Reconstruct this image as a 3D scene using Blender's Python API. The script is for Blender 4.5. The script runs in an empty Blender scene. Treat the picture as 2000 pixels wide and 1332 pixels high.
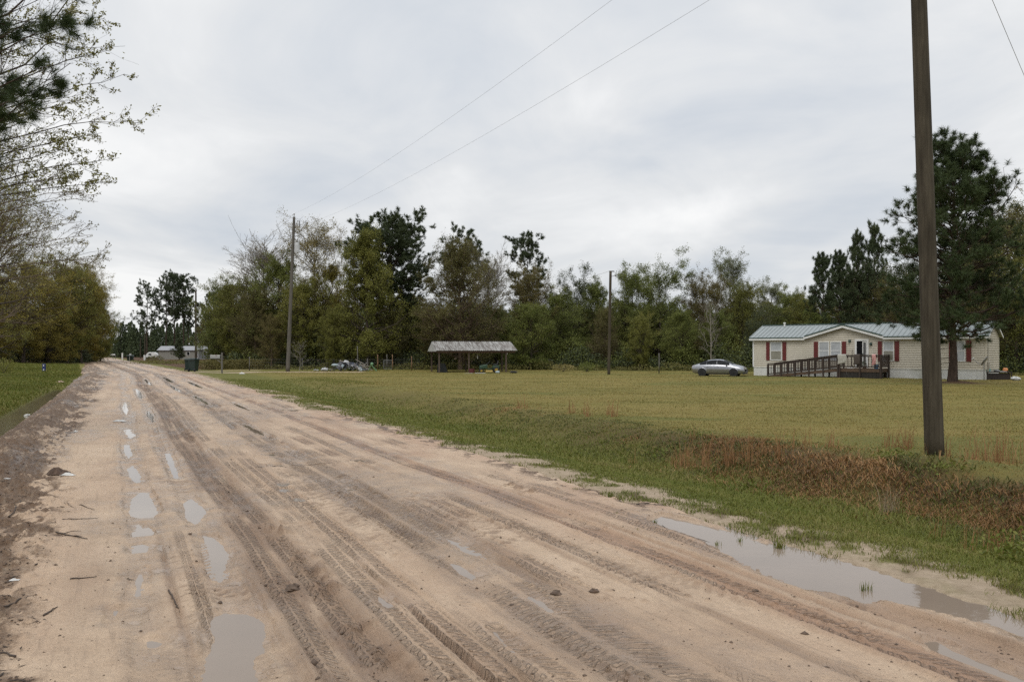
import bpy, math, random
import numpy as np
from mathutils import Vector, Matrix
C = bpy.context.scene.collection
PI = math.pi
rad = math.radians
F = 1600.0      # focal length in pixels of the 2000 px wide photograph
EYE = 1.9       # camera height
HZ = 686.0      # horizon row
def at(px, py, Y):
    return ((px-1000)/F*Y, Y, EYE-(py-HZ)/F*Y)
def gp(px, py, z=0.0):
    Y = (EYE-z)*F/(py-HZ)
    return ((px-1000)/F*Y, Y)
CA, SA = 0.9015, 0.4327
def uv(x, y):
    return CA*x+SA*y, -SA*x+CA*y
def xy(u, v):
    return CA*u-SA*v, SA*u+CA*v
def bend(v):
    return -0.042*np.maximum(0, v-74.0)
# ---------------------------------------------------------------- noise
def _h(ix, iy, s):
    n = (ix.astype(np.int64)*374761393 + iy.astype(np.int64)*668265263 + s*1442695041) & 0x7fffffff
    n = ((n ^ (n >> 13))*1274126177) & 0x7fffffff
    n = (n ^ (n >> 16)) & 0xffff
    return n/65535.0
def noise(x, y, s=0):
    x = np.asarray(x, float); y = np.asarray(y, float)
    ix = np.floor(x); iy = np.floor(y)
    fx = x-ix; fy = y-iy
    fx = fx*fx*(3-2*fx); fy = fy*fy*(3-2*fy)
    a = _h(ix, iy, s); b = _h(ix+1, iy, s); c = _h(ix, iy+1, s); d = _h(ix+1, iy+1, s)
    return (a+(b-a)*fx)+((c-a)+(a-b-c+d)*fx)*fy
def fbm(x, y, s=0, o=4):
    t = 0; a = 0.5; n = 0
    for i in range(o):
        t = t+a*noise(x*2**i, y*2**i, s+17*i); n += a; a *= 0.5
    return t/n
def sst(a, b, x):
    t = np.clip((x-a)/(b-a), 0, 1)
    return t*t*(3-2*t)
def bump(x, c, w):
    return np.exp(-((x-c)/w)**2)
# ---------------------------------------------------------------- mesh helpers
def npmesh(name, verts, faces, mats=(), parent=None, smooth=False, loc=None, midx=None):
    """faces: list of int arrays (N,k)"""
    me = bpy.data.meshes.new(name)
    verts = np.asarray(verts, dtype=np.float32)
    me.vertices.add(len(verts)); me.vertices.foreach_set('co', verts.ravel())
    faces = [np.asarray(f, dtype=np.int32) for f in faces if len(f)]
    nl = sum(f.size for f in faces); npoly = sum(len(f) for f in faces)
    me.loops.add(nl); me.loops.foreach_set('vertex_index', np.concatenate([f.ravel() for f in faces]))
    tot = np.concatenate([np.full(len(f), f.shape[1], np.int32) for f in faces])
    st = np.concatenate([[0], np.cumsum(tot)[:-1]]).astype(np.int32)
    me.polygons.add(npoly); me.polygons.foreach_set('loop_start', st)
    if midx is not None: me.polygons.foreach_set('material_index', np.asarray(midx, np.int32))
    me.update(calc_edges=True)
    if smooth: me.polygons.foreach_set('use_smooth', np.ones(npoly, bool))
    for m in (mats if isinstance(mats, (list, tuple)) else [mats]): me.materials.append(m)
    o = bpy.data.objects.new(name, me); C.objects.link(o)
    if parent: o.parent = parent
    if loc is not None: o.location = loc
    return o
class MB:
    def __init__(s): s.v = []; s.f = []
    def add(s, vs, fs):
        b = len(s.v); s.v += [tuple(p) for p in vs]; s.f += [tuple(b+i for i in f) for f in fs]; return s
    def box(s, x0, y0, z0, x1, y1, z1, M=None):
        vs = [(x, y, z) for z in (z0, z1) for y in (y0, y1) for x in (x0, x1)]
        if M: vs = [M @ Vector(p) for p in vs]
        return s.add(vs, [(0,2,3,1),(4,5,7,6),(0,1,5,4),(2,6,7,3),(0,4,6,2),(1,3,7,5)])
    def beam(s, a, b, w, h, up=(0,0,1)):
        a = Vector(a); b = Vector(b); d = (b-a); L = d.length; d.normalize()
        u = Vector(up); r = d.cross(u)
        if r.length < 1e-4: r = d.cross(Vector((0,1,0)))
        r.normalize(); u = r.cross(d)
        vs = []
        for p in (a, b):
            for i, j in ((-1,-1),(1,-1),(1,1),(-1,1)): vs.append(p+r*(i*w/2)+u*(j*h/2))
        return s.add(vs, [(3,2,1,0),(4,5,6,7),(0,1,5,4),(1,2,6,5),(2,3,7,6),(3,0,4,7)])
    def tube(s, pts, rs, n=8, caps=True):
        pts = [Vector(p) for p in pts]
        if not hasattr(rs, '__len__'): rs = [rs]*len(pts)
        b = len(s.v)
        for i, p in enumerate(pts):
            d = (pts[min(i+1, len(pts)-1)]-pts[max(i-1, 0)]).normalized()
            r = d.cross(Vector((0,0,1)))
            if r.length < 1e-3: r = Vector((1,0,0))
            r.normalize(); u = r.cross(d)
            for k in range(n):
                a = 2*PI*k/n; s.v.append(tuple(p+(r*math.cos(a)+u*math.sin(a))*rs[i]))
        for i in range(len(pts)-1):
            for k in range(n):
                k2 = (k+1) % n; s.f.append((b+i*n+k, b+i*n+k2, b+(i+1)*n+k2, b+(i+1)*n+k))
        if caps:
            s.f.append(tuple(b+k for k in range(n))[::-1]); s.f.append(tuple(b+(len(pts)-1)*n+k for k in range(n)))
        return s
    def ball(s, c, r, n=8, m=6, sc=(1,1,1), jit=0, rng=None):
        b = len(s.v)
        for i in range(m+1):
            th = PI*i/m
            for k in range(n):
                a = 2*PI*k/n; q = 1+(rng.uniform(-jit, jit) if rng else 0)
                s.v.append((c[0]+r*sc[0]*math.sin(th)*math.cos(a)*q, c[1]+r*sc[1]*math.sin(th)*math.sin(a)*q, c[2]+r*sc[2]*math.cos(th)*q))
        for i in range(m):
            for k in range(n):
                k2 = (k+1) % n; s.f.append((b+i*n+k, b+(i+1)*n+k, b+(i+1)*n+k2, b+i*n+k2))
        return s
    def build(s, name, mat, parent=None, smooth=False, loc=None, bevel=0):
        me = bpy.data.meshes.new(name); me.from_pydata(s.v, [], s.f); me.validate(); me.update()
        for m in (mat if isinstance(mat, (list, tuple)) else [mat]): me.materials.append(m)
        if smooth: me.polygons.foreach_set('use_smooth', [True]*len(me.polygons))
        o = bpy.data.objects.new(name, me); C.objects.link(o)
        if parent: o.parent = parent
        if loc is not None: o.location = loc
        if bevel:
            b = o.modifiers.new('bevel', 'BEVEL'); b.width = bevel; b.segments = 2; b.limit_method = 'ANGLE'
        return o
def tag(o, label=None, cat=None, group=None, kind=None):
    if label: o['label'] = label
    if cat: o['category'] = cat
    if group: o['group'] = group
    if kind: o['kind'] = kind
    return o
def thing(name, label, cat, loc=(0,0,0), rz=0.0, group=None):
    o = bpy.data.objects.new(name, None); C.objects.link(o); o.empty_display_size = 0.3
    o.location = loc; o.rotation_euler = (0, 0, rz)
    return tag(o, label, cat, group)
def copy_tree(o, parent=None):
    c = o.copy(); C.objects.link(c); c.parent = parent
    for ch in list(o.children): copy_tree(ch, c)
    return c
# ---------------------------------------------------------------- materials
class NT:
    def __init__(s, name):
        s.m = bpy.data.materials.new(name); s.m.use_nodes = True
        s.t = s.m.node_tree; s.n = s.t.nodes; s.l = s.t.links
        s.b = s.n['Principled BSDF']; s.out = s.n['Material Output']
    def new(s, t, **kw):
        n = s.n.new(t)
        for k, v in kw.items(): setattr(n, k, v)
        return n
    def link(s, a, b): s.l.new(a, b)
    def setin(s, n, i, v):
        if hasattr(v, 'is_linked') or isinstance(v, bpy.types.NodeSocket): s.l.new(v, n.inputs[i])
        elif v is not None: n.inputs[i].default_value = v
    def math(s, op, a, b=0.5, c=None, clamp=False):
        n = s.new('ShaderNodeMath', operation=op, use_clamp=clamp)
        s.setin(n, 0, a); s.setin(n, 1, b)
        if c is not None: s.setin(n, 2, c)
        return n.outputs[0]
    def noise(s, scale, detail=4, rough=0.55, vec=None, dist=0.0):
        n = s.new('ShaderNodeTexNoise'); n.inputs['Scale'].default_value = scale
        n.inputs['Detail'].default_value = detail; n.inputs['Roughness'].default_value = rough
        n.inputs['Distortion'].default_value = dist
        if vec is not None: s.link(vec, n.inputs['Vector'])
        return n.outputs[0]
    def pos(s, scale=(1,1,1), rot=(0,0,0), obj=False):
        if obj: o = s.new('ShaderNodeTexCoord').outputs['Object']
        else: o = s.new('ShaderNodeNewGeometry').outputs['Position']
        mp = s.new('ShaderNodeMapping'); mp.inputs['Scale'].default_value = scale; mp.inputs['Rotation'].default_value = rot
        s.link(o, mp.inputs['Vector']); return mp.outputs[0]
    def ramp(s, fac, stops):
        n = s.new('ShaderNodeValToRGB'); r = n.color_ramp
        while len(r.elements) < len(stops): r.elements.new(0.5)
        for e, (p, c) in zip(r.elements, stops): e.position = p; e.color = (*c, 1) if len(c) == 3 else c
        s.link(fac, n.inputs[0]); return n.outputs[0]
    def mr(s, v, a, b, c=0.0, d=1.0):
        n = s.new('ShaderNodeMapRange'); s.setin(n, 0, v)
        for i, q in enumerate((a, b, c, d)): n.inputs[i+1].default_value = q
        return n.outputs[0]
    def mix(s, f, a, b, mode='MIX'):
        n = s.new('ShaderNodeMix', data_type='RGBA', blend_type=mode)
        for k, v in ((0, f), (6, a), (7, b)):
            if isinstance(v, bpy.types.NodeSocket): s.link(v, n.inputs[k])
            elif k == 0: n.inputs[0].default_value = v
            else: n.inputs[k].default_value = (*v, 1)
        return n.outputs[2]
    def bump(s, h, st=0.3, dist=0.02, normal=None):
        n = s.new('ShaderNodeBump'); n.inputs['Strength'].default_value = st; n.inputs['Distance'].default_value = dist
        s.link(h, n.inputs['Height'])
        if normal is not None: s.link(normal, n.inputs['Normal'])
        s.link(n.outputs[0], s.b.inputs['Normal']); return n.outputs[0]
    def col(s, c):
        s.setin(s.b, 'Base Color', c if isinstance(c, bpy.types.NodeSocket) else (*c, 1)); return s
    def set(s, **kw):
        for k, v in kw.items(): s.setin(s.b, k.replace('_', ' '), v)
        return s
MATS = {}
def mat(name, c, rough=0.7, var=0.25, scale=6.0, metal=0.0, bumpd=0.0, spec=None, dirt=None, obj=True, stretch=(1,1,1), emis=None, coat=0):
    """plain procedural surface: base colour varied by noise, optional grime"""
    if name in MATS: return MATS[name]
    t = NT(name); p = t.pos(scale=stretch, obj=obj)
    n = t.noise(scale, 5, 0.6, p)
    lo = tuple(q*(1-var) for q in c); hi = tuple(min(1, q*(1+var)) for q in c)
    col = t.ramp(n, [(0.3, lo), (0.7, hi)])
    if dirt:
        n2 = t.noise(scale*0.35, 6, 0.65, p)
        col = t.mix(t.mr(n2, 0.48, 0.68, 0, dirt[1]), col, dirt[0])
    t.col(col); t.set(Roughness=rough, Metallic=metal)
    if coat: t.b.inputs['Coat Weight'].default_value = coat
    if spec is not None: t.b.inputs['Specular IOR Level'].default_value = spec
    if bumpd: t.bump(t.noise(scale*3, 5, 0.6, p), 0.5, bumpd)
    MATS[name] = t.m
    return t.m
def leafmat(name, stops, rough=0.6, trans=0.25):
    """leaf colours by leaf, by clump and by tree"""
    t = NT(name); g = t.new('ShaderNodeNewGeometry')
    ri = g.outputs['Random Per Island']
    oi = t.new('ShaderNodeObjectInfo')
    cl = t.noise(0.35, 3, 0.6, t.pos())
    f = t.math('ADD', t.math('MULTIPLY', ri, 0.5), t.math('MULTIPLY', t.mr(cl, 0.3, 0.7), 0.5))
    f = t.math('ADD', f, t.math('MULTIPLY', t.math('SUBTRACT', oi.outputs['Random'], 0.5), 0.22), clamp=True)
    c = t.ramp(f, stops); t.col(c)
    t.set(Roughness=rough); t.b.inputs['Specular IOR Level'].default_value = 0.25
    if trans:
        tr = t.new('ShaderNodeBsdfTranslucent'); t.link(c, tr.inputs['Color'])
        ms = t.new('ShaderNodeMixShader'); ms.inputs[0].default_value = trans
        t.link(t.b.outputs[0], ms.inputs[1]); t.link(tr.outputs[0], ms.inputs[2]); t.link(ms.outputs[0], t.out.inputs[0])
    MATS[name] = t.m
    return t.m
SKYUP, SUN_E, EXPO = 0.95, 1.05, 0.08
# ================================================================ terrain
POLE = gp(1826, 888, 0.1)
def terrain(x, y):
    u, v = uv(x, y); u = u-bend(v)
    z = np.zeros_like(u)
    near = 1-sst(36, 62, v)
    w = noise(v*0.25, v*0, 5)*0.8-0.4
    # right verge falling into the ditch, bank beyond it
    z += -0.42*near*sst(6.2, 9.6, u+w*0.5)*(1-sst(9.9, 11.7+0.6*(1-near), u+w))
    z += 0.05*near*bump(u+w, 12.4, 1.2)
    z += -0.08*sst(6.5, 9, u)*(1-sst(9, 12, u))*(1-near)
    # mound with weeds beside the near pole
    z += 0.22*np.exp(-(((x-POLE[0]+0.85)/1.3)**2+((y-POLE[1]+1.25)/0.65)**2))*sst(9.5, 11.2, u)
    # left: water-filled ditch
    nl = 1-sst(38, 62, v)
    z += -0.5*nl*bump(u, -3.0, 0.45)
    z += 0.10*sst(-3.6, -5.5, u)+0.25*sst(-6, -14, u)
    z += 0.05*bump(u, -1.9, 0.35)*sst(4, 9, v)*(1-sst(60, 90, v))
    lawn = sst(6.5, 13, np.abs(u))
    z += lawn*(fbm(x*0.12, y*0.12, 3)-0.5)*0.10
    z += (fbm(x*0.9, y*0.9, 8)-0.5)*0.06*sst(6, 8, np.abs(u-1.5))*(1-sst(60, 120, v))
    z += (fbm(x*2.6, y*2.6, 9)-0.5)*0.12*near*bump(u, 11.0, 1.0)
    return z
def T1(x, y): return float(terrain(np.array([float(x)]), np.array([float(y)]))[0])
EDGE_R, EDGE_L = 5.9, -2.6
def roadband(u, v):
    """1 inside the dirt road, 0 outside, ragged edge"""
    n = (fbm(v*0.55, u*0.9, 21)-0.5)*1.1+(fbm(v*3.1, u*3, 22)-0.5)*0.45
    n2 = (fbm(v*0.8, u*0.9, 31)-0.5)*0.6+3.0*sst(75, 230, v)
    return sst(-0.12, 0.12, EDGE_R+n-u)*sst(-0.1, 0.1, u-(EDGE_L+n2))
# ---- puddle outlines (photo pixel rows/columns dropped onto the road plane)
TM = TD = None
PUD = {
 'big': [(395,1230),(410,1205),(440,1195),(490,1197),(520,1215),(527,1250),(515,1290),(512,1332),(500,1400),(395,1400),(386,1332),(390,1290),(405,1262)],
 'b': [(392,1046),(420,1050),(440,1065),(453,1082),(447,1112),(440,1140),(420,1141),(405,1110),(400,1080)],
 'c': [(348,985),(375,972),(400,990),(408,1002),(395,1020),(380,1030),(362,1018),(350,1002)],
 'd': [(250,978),(270,960),(295,962),(315,1000),(305,1012),(275,1015),(250,1010),(246,990)],
 'e': [(244,915),(262,906),(280,930),(278,943),(262,945),(248,932)],
 'f': [(256,1066),(280,1061),(302,1066),(290,1080),(262,1082)],
 'g': [(262,1122),(285,1108),(286,1150),(277,1190),(264,1222),(250,1216),(252,1170)],
 'h': [(212,1190),(240,1188),(232,1214),(212,1222)],
 'i': [(258,1026),(276,1022),(298,1040),(290,1048),(262,1050)],
 'j': [(318,885),(336,885),(352,925),(352,938),(336,935),(325,910)],
 'k': [(722,1160),(745,1160),(775,1184),(757,1192),(735,1180)],
 'l': [(950,1230),(975,1232),(1005,1265),(1035,1290),(1010,1290),(975,1262)],
 'm': [(862,1093),(905,1103),(940,1128),(920,1138),(890,1120)],
 'n': [(275,1252),(300,1248),(328,1255),(310,1268),(280,1268)],
 'o': [(238,868),(256,868),(262,890),(250,898),(240,888)],
 'long': [(1262,1018),(1290,1003),(1350,1018),(1440,1040),(1500,1060),(1580,1078),(1650,1098),(1740,1126),(1800,1140),(1880,1163),(1960,1188),(2040,1205),(2100,1222),(2120,1290),(2000,1252),(1930,1228),(1850,1206),(1750,1182),(1690,1181),(1620,1160),(1560,1152),(1500,1130),(1450,1106),(1390,1076),(1350,1052),(1300,1036)],
 'rut': [(1790,1252),(1830,1252),(1900,1285),(1980,1316),(2040,1340),(2040,1360),(1960,1330),(1890,1300),(1820,1275)],
}
rngp = np.random.default_rng(4)
for k, (cx, cy, w) in enumerate([(545,911,12),(556,947,15),(560,958,14),(583,976,14),(513,912,9),(521,890,8),(488,871,7),(530,889,10),
        (700,900,11),(686,957,9),(763,926,5),(811,967,7),(488,861,8),(452,848,8),(418,828,7),(405,812,7),(392,803,6),(380,793,6),(372,786,6),(350,776,6),(560,801,12),(575,802,12),(342,797,6),(358,815,7),(400,822,7),(300,852,8)]):
    PUD['hole%d' % k] = [(cx+w*1.25*math.cos(a)*rngp.uniform(.8, 1.15), cy+w*(cy-HZ)/700*math.sin(a)*rngp.uniform(.8, 1.15)) for a in np.linspace(0, 2*PI, 11)[:-1]]
for k_, (uc, va, vb, hw_) in enumerate([(.22, 12.2, 13.3, .09), (.80, 15.4, 16.9, .08), (.15, 5.5, 6.2, .05), (.80, 18.0, 21.0, .10), (.22, 19.5, 22.5, .10), (2.62, 15.0, 17.2, .07), (2.95, 19, 22.5, .09), (2.66, 24, 28, .10), (.84, 24, 29, .10), (.2, 27, 34, .11),
        (2.9, 31, 38, .12), (2.6, 41, 50, .13), (.8, 36, 46, .13), (3.8, 27, 32, .09), (2.95, 54, 66, .16), (1.6, 50, 62, .12), (3.9, 44, 56, .14), (2.6, 10.6, 11.5, .05), (3.02, 6.9, 7.9, .07), (2.88, 5.2, 5.8, .06)]):
    ring = [(uc+hw_*math.sin(a)*rngp.uniform(.7, 1.25), (va+vb)/2+(vb-va)/2*math.cos(a)) for a in np.linspace(0, 2*PI, 15)[:-1]]
    EXTRA = globals().setdefault('EXTRA', {}); EXTRA['streak%d' % k_] = np.array([xy(a, b) for a, b in ring])
PW = dict(EXTRA)
for k, pl in PUD.items():
    PW[k] = np.array([gp(a, max(b, 700), -0.015) for a, b in pl])
def inside_sd(P, px, py):
    """signed distance, negative inside"""
    n = len(P); ins = np.zeros(px.shape, bool); d = np.full(px.shape, 1e9)
    for i in range(n):
        x1, y1 = P[i]; x2, y2 = P[(i+1) % n]
        ex, ey = x2-x1, y2-y1; L = ex*ex+ey*ey+1e-12
        t = np.clip(((px-x1)*ex+(py-y1)*ey)/L, 0, 1)
        d = np.minimum(d, np.hypot(px-x1-t*ex, py-y1-t*ey))
        c = ((y1 > py) != (y2 > py)) & (px < (x2-x1)*(py-y1)/(y2-y1+1e-12)+x1)
        ins ^= c
    return np.where(ins, -d, d)
for k_ in [q for q in PW if q[:6] == 'streak']:     # drop streaks that would touch a traced puddle
    if any(inside_sd(PW[q], PW[k_][:, 0], PW[k_][:, 1]).min() < 0.22 for q in PW if q != k_): del PW[k_]
# ---- road surface
us = np.arange(-3.0, 7.0, 0.017)
vs = [2.6]
while vs[-1] < 420: vs.append(vs[-1]+max(0.014, 0.0032*vs[-1]))
vs = np.array(vs)
U, V = np.meshgrid(us, vs)
X, Y = xy(U+bend(V), V)
Z0 = terrain(X, Y)
h = np.zeros_like(U); mud = np.zeros_like(U); red = np.zeros_like(U); wet = np.zeros_like(U); deb = np.zeros_like(U)
TM = np.zeros_like(U); TD = np.full_like(U, .5)
fade = 1-sst(10, 26, V)
w0 = (noise(V*0.10, V*0, 41)-0.5)*0.35; w1 = (noise(V*0.16, V*0, 42)-0.5)*0.25; w2 = (noise(V*0.13, V*0, 43)-0.5)*0.3
def track(c, w, depth, tread=0, mudk=0, redk=0, wetk=0, ridge=0.0, seed=0, v0=0, v1=400, period=0.13, brk=0.0):
    """one tyre track: trough, side ridges, tread bars and colours"""
    global h, mud, red, wet
    cc = c+(noise(V*0.22, V*0, 100+seed)-0.5)*0.10+w0*0.5
    d = (U-cc)/w
    on = sst(v0-0.6, v0+0.6, V)*(1-sst(v1-2, v1+2, V))
    if brk: on = on*sst(0.5-0.12, 0.5+0.12, fbm(V*0.45, V*0+seed, 200+seed)+0.5-brk)
    prof = 1-sst(0.72, 1.05, np.abs(d))
    rg = np.exp(-((np.abs(d)-1.15)/0.22)**2)*(0.4+1.2*fbm(V*1.7, U*6, 300+seed))
    h += on*(-depth*prof+ridge*rg)
    if tread:
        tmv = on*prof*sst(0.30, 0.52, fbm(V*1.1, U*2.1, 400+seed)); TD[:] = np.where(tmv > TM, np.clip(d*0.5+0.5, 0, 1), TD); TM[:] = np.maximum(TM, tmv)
        ph = V/period+np.abs(d)*(0.9 if tread == 1 else 0.25)+fbm(V*3, U*4, seed)*0.5
        bars = sst(0.35, 0.6, 0.5+0.5*np.sin(2*PI*ph))*(np.abs(np.abs(d)-0.5) < 0.42)
        wear = sst(0.25, 0.6, fbm(V*1.3, U*3.1, 400+seed))
        h += on*prof*bars*fade*0.006*wear
        mud = np.maximum(mud, on*prof*(1-bars)*fade*0.25*wear)  # mud mask also darkens the tread gaps for their recess shade
    soft = np.exp(-(np.abs(d)/1.25)**4)
    nz = fbm(V*0.9, U*5, 500+seed)
    if mudk: mud = np.maximum(mud, on*soft*mudk*sst(0.25, 0.6, nz+0.12*mudk))
    if redk: red = np.maximum(red, on*soft*redk*sst(0.3, 0.6, nz+0.1))
    if wetk: wet = np.maximum(wet, on*soft*wetk*sst(0.3, 0.6, fbm(V*0.6, U*2, 600+seed)))
track(1.24, 0.27, 0.022, 0, 0.85, 0.25, 0.2, 0.018, 1)
track(1.12, 0.10, 0.014, 2, 0.5, 0, 0.2, 0.008, 2, period=0.07)
track(1.36, 0.09, 0.012, 2, 0.6, 0, 0.2, 0.008, 3, period=0.07)
track(1.72, 0.12, 0.016, 1, 0.18, 0.1, 0.15, 0.010, 4, period=0.115)
track(1.98, 0.13, 0.018, 1, 0.12, 0.3, 0.1, 0.010, 5, 0, 16, period=0.13)
track(1.90, 0.035, 0.03, 0, 0.7, 0, 0.3, 0.022, 6, 0, 7.0)
track(2.28, 0.14, 0.012, 1, 0.2, 0.2, 0.2, 0.006, 7, 4, 13, period=0.125, brk=0.45)
track(2.12, 0.03, 0.02, 0, 0.5, 0, 0.2, 0.016, 8, 0, 6.0)
track(2.80, 0.36, 0.016, 2, 0.45, 0, 0.95, 0.016, 9, period=0.16)
track(2.62, 0.10, 0.018, 0, 0.8, 0, 0.6, 0.03, 10, 7, 90, brk=0.5)
track(3.05, 0.08, 0.015, 0, 0.7, 0, 0.8, 0.026, 11, 3, 90, brk=0.5)
track(3.25, 0.12, 0.012, 1, 0.3, 0.35, 0.3, 0.008, 12, 3, 18, period=0.12, brk=0.55)
track(3.55, 0.13, 0.014, 1, 0.35, 0.55, 0.2, 0.010, 13, 3, 22, period=0.13, brk=0.6)
track(3.85, 0.10, 0.010, 2, 0.35, 0.2, 0.5, 0.008, 14, 2, 80, period=0.1, brk=0.55)
track(4.42, 0.15, 0.018, 2, 0.3, 0.9, 0.2, 0.016, 15, period=0.12)
track(4.70, 0.03, 0.008, 0, 0.2, 0.5, 0.2, 0.005, 16, 3, 12)
track(0.22, 0.20, 0.014, 0, 0.15, 0, 0.95, 0.008, 17)
track(0.80, 0.18, 0.014, 0, 0.1, 0, 0.95, 0.008, 18)
track(0.50, 0.05, 0.010, 2, 0.45, 0, 0.1, 0.008, 19, 3, 12, brk=0.5, period=0.09)
track(0.95, 0.03, 0.014, 0, 0.55, 0, 0.1, 0.012, 20, 3, 9)
track(0.34, 0.025, 0.018, 0, 0.6, 0, 0.1, 0.014, 21, 3, 10)
track(5.15, 0.20, 0.008, 2, 0.15, 0.45, 0.3, 0.006, 22, 2, 30, brk=0.5)
for q_ in range(14):   # faint narrow wheel lines running the length of the road
    track(0.35+q_*0.36+0.1*math.sin(q_*2.3), 0.035+0.02*(q_ % 3), 0.007, 0, 0.45, 0.2, 0.1, 0.008, 60+q_, 3, 120, brk=0.55)
track(4.95, 0.16, 0.03, 0, 0.5, 0.4, 0.8, 0.035, 23, 0, 6.6)
# crossing wheel marks
for (c0, sl, s_) in ((3.9, -0.16, 51), (2.2, 0.10, 52), (4.9, -0.10, 53), (0.9, 0.12, 54)):
    cl = c0+sl*(V-8)+w2
    dd = np.abs(U-cl)/0.13
    on = sst(0.42, 0.6, fbm(V*0.3, V*0+s_, s_))*(1-sst(30, 60, V))
    bars = sst(0.3, 0.7, 0.5+0.5*np.sin(2*PI*(V/0.12+dd)))
    pr = (1-sst(0.8, 1.1, dd))*on
    h += pr*(-0.008+0.012*bars*fade); mud = np.maximum(mud, pr*(1-bars)*0.3)
# broad undulation, pimples and crumbs
h += (fbm(U*0.7, V*0.25, 61)-0.5)*0.05+(fbm(U*3, V*1.6, 62)-0.5)*0.022+(fbm(U*13, V*9, 63, 3)-0.5)*0.010*fade
cr = sst(0.64, 0.86, fbm(U*17, V*13, 64, 3))*sst(0.42, 0.62, fbm(U*1.6, V*0.55, 65))
h += cr*0.016*fade; mud = np.maximum(mud, cr*0.45)
# worn zones of short cross marks left by many treads
for sd, (ca_, cb_) in ((131, (1.5, 2.5)), (132, (3.1, 4.1)), (133, (2.2, 2.7)), (134, (0.3, 1.0))):
    zn = sst(ca_-0.2, ca_+0.2, U)*(1-sst(cb_-0.2, cb_+0.2, U))*sst(0.50, 0.60, fbm(U*1.3, V*0.5, sd))*fade
    ds = sst(0.56, 0.70, fbm(U*9, V*26, sd+5, 2)); h -= zn*ds*0.012; mud = np.maximum(mud, zn*ds*0.75)
# clods thrown up along the muddy tracks
for (cc, ww, sd) in ((1.45, 0.16, 71), (2.62, 0.14, 72), (3.02, 0.12, 73), (4.9, 0.15, 74)):
    c_ = cc+w0*0.5
    m_ = bump(U, c_, ww)*sst(0.55, 0.72, fbm(V*0.5, V*0+sd, sd))
    cl = sst(0.45, 0.8, fbm(U*11, V*8, sd+7, 3))
    h += m_*cl*0.055; mud = np.maximum(mud, m_*0.9*sst(0.3, 0.6, cl+0.3))
# left shoulder: scraped dark dirt, debris, a low berm
sh = sst(-0.35, -1.15, U+(fbm(V*0.4, U, 81)-0.5)*0.8)
berm = bump(U, -1.75+(noise(V*0.3, V*0, 82)-0.5)*0.35, 0.30)*(0.3+1.2*fbm(V*0.35, V*0, 83))
h += berm*0.11+sh*(fbm(U*4.5, V*3.2, 84)-0.5)*0.075
h += sh*sst(0.50, 0.8, fbm(U*14, V*11, 85, 3))*0.045+sh*(fbm(U*30, V*24, 89, 2)-0.5)*0.03*fade
dk = sst(0.47, 0.60, fbm(U*1.5+3, V*0.6, 86)*0.5+fbm(U*9, V*7, 87)*0.5+0.05*sh)*sh
dk = np.maximum(dk, sh*sst(0.52, 0.6, fbm(U*5, V*1.4, 88))*0.8)
dk = np.maximum(dk, bump(U, -1.55, 0.30)*sst(0.45, 0.58, fbm(V*0.7, U*2, 90))*0.8)
ub = np.maximum(-0.50-0.065*(V-5), -1.45)
dk = np.maximum(dk, (1-sst(ub-0.18, ub+0.12, U+(fbm(V*1.0, U*1.6, 91)-0.5)*0.9+(fbm(V*5, U*6, 96)-0.5)*0.4))*(0.50+0.45*sst(.35, .6, fbm(V*2, U*2.5, 99)))*(1-0.5*sst(30, 60, V)))
deb = np.maximum(deb, np.clip(dk*1.1, 0, 1))
# right edge: reddish dry crust and twiggy litter line
deb = np.maximum(deb, 0.9*bump(U, EDGE_R-0.02, 0.42)*sst(0.46, 0.56, fbm(U*7, V*5, 92)))
red = np.maximum(red, 0.18*sst(0.48, 0.62, fbm(U*0.9+9, V*0.4, 193)))
red = np.maximum(red, 0.60*sst(3.2, 5.2, U)*sst(0.45, 0.62, fbm(U*0.8, V*0.35, 93)))
mud = np.maximum(mud, 0.22*sst(0.52, 0.66, fbm(U*1.6, V*0.20, 94)))
wet = np.maximum(wet, 0.6*sst(0.52, 0.66, fbm(U*0.9, V*0.28, 95)))
wet = np.maximum(wet, 0.8*sst(30, 60, V)*sst(0.48, 0.6, fbm(U*2.2, V*0.22, 97)))
mud = np.maximum(mud, 0.7*sst(40, 80, V)*sst(0.52, 0.62, fbm(U*1.9, V*0.16, 98)))
h *= (1-0.5*sst(40, 100, V))
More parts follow.
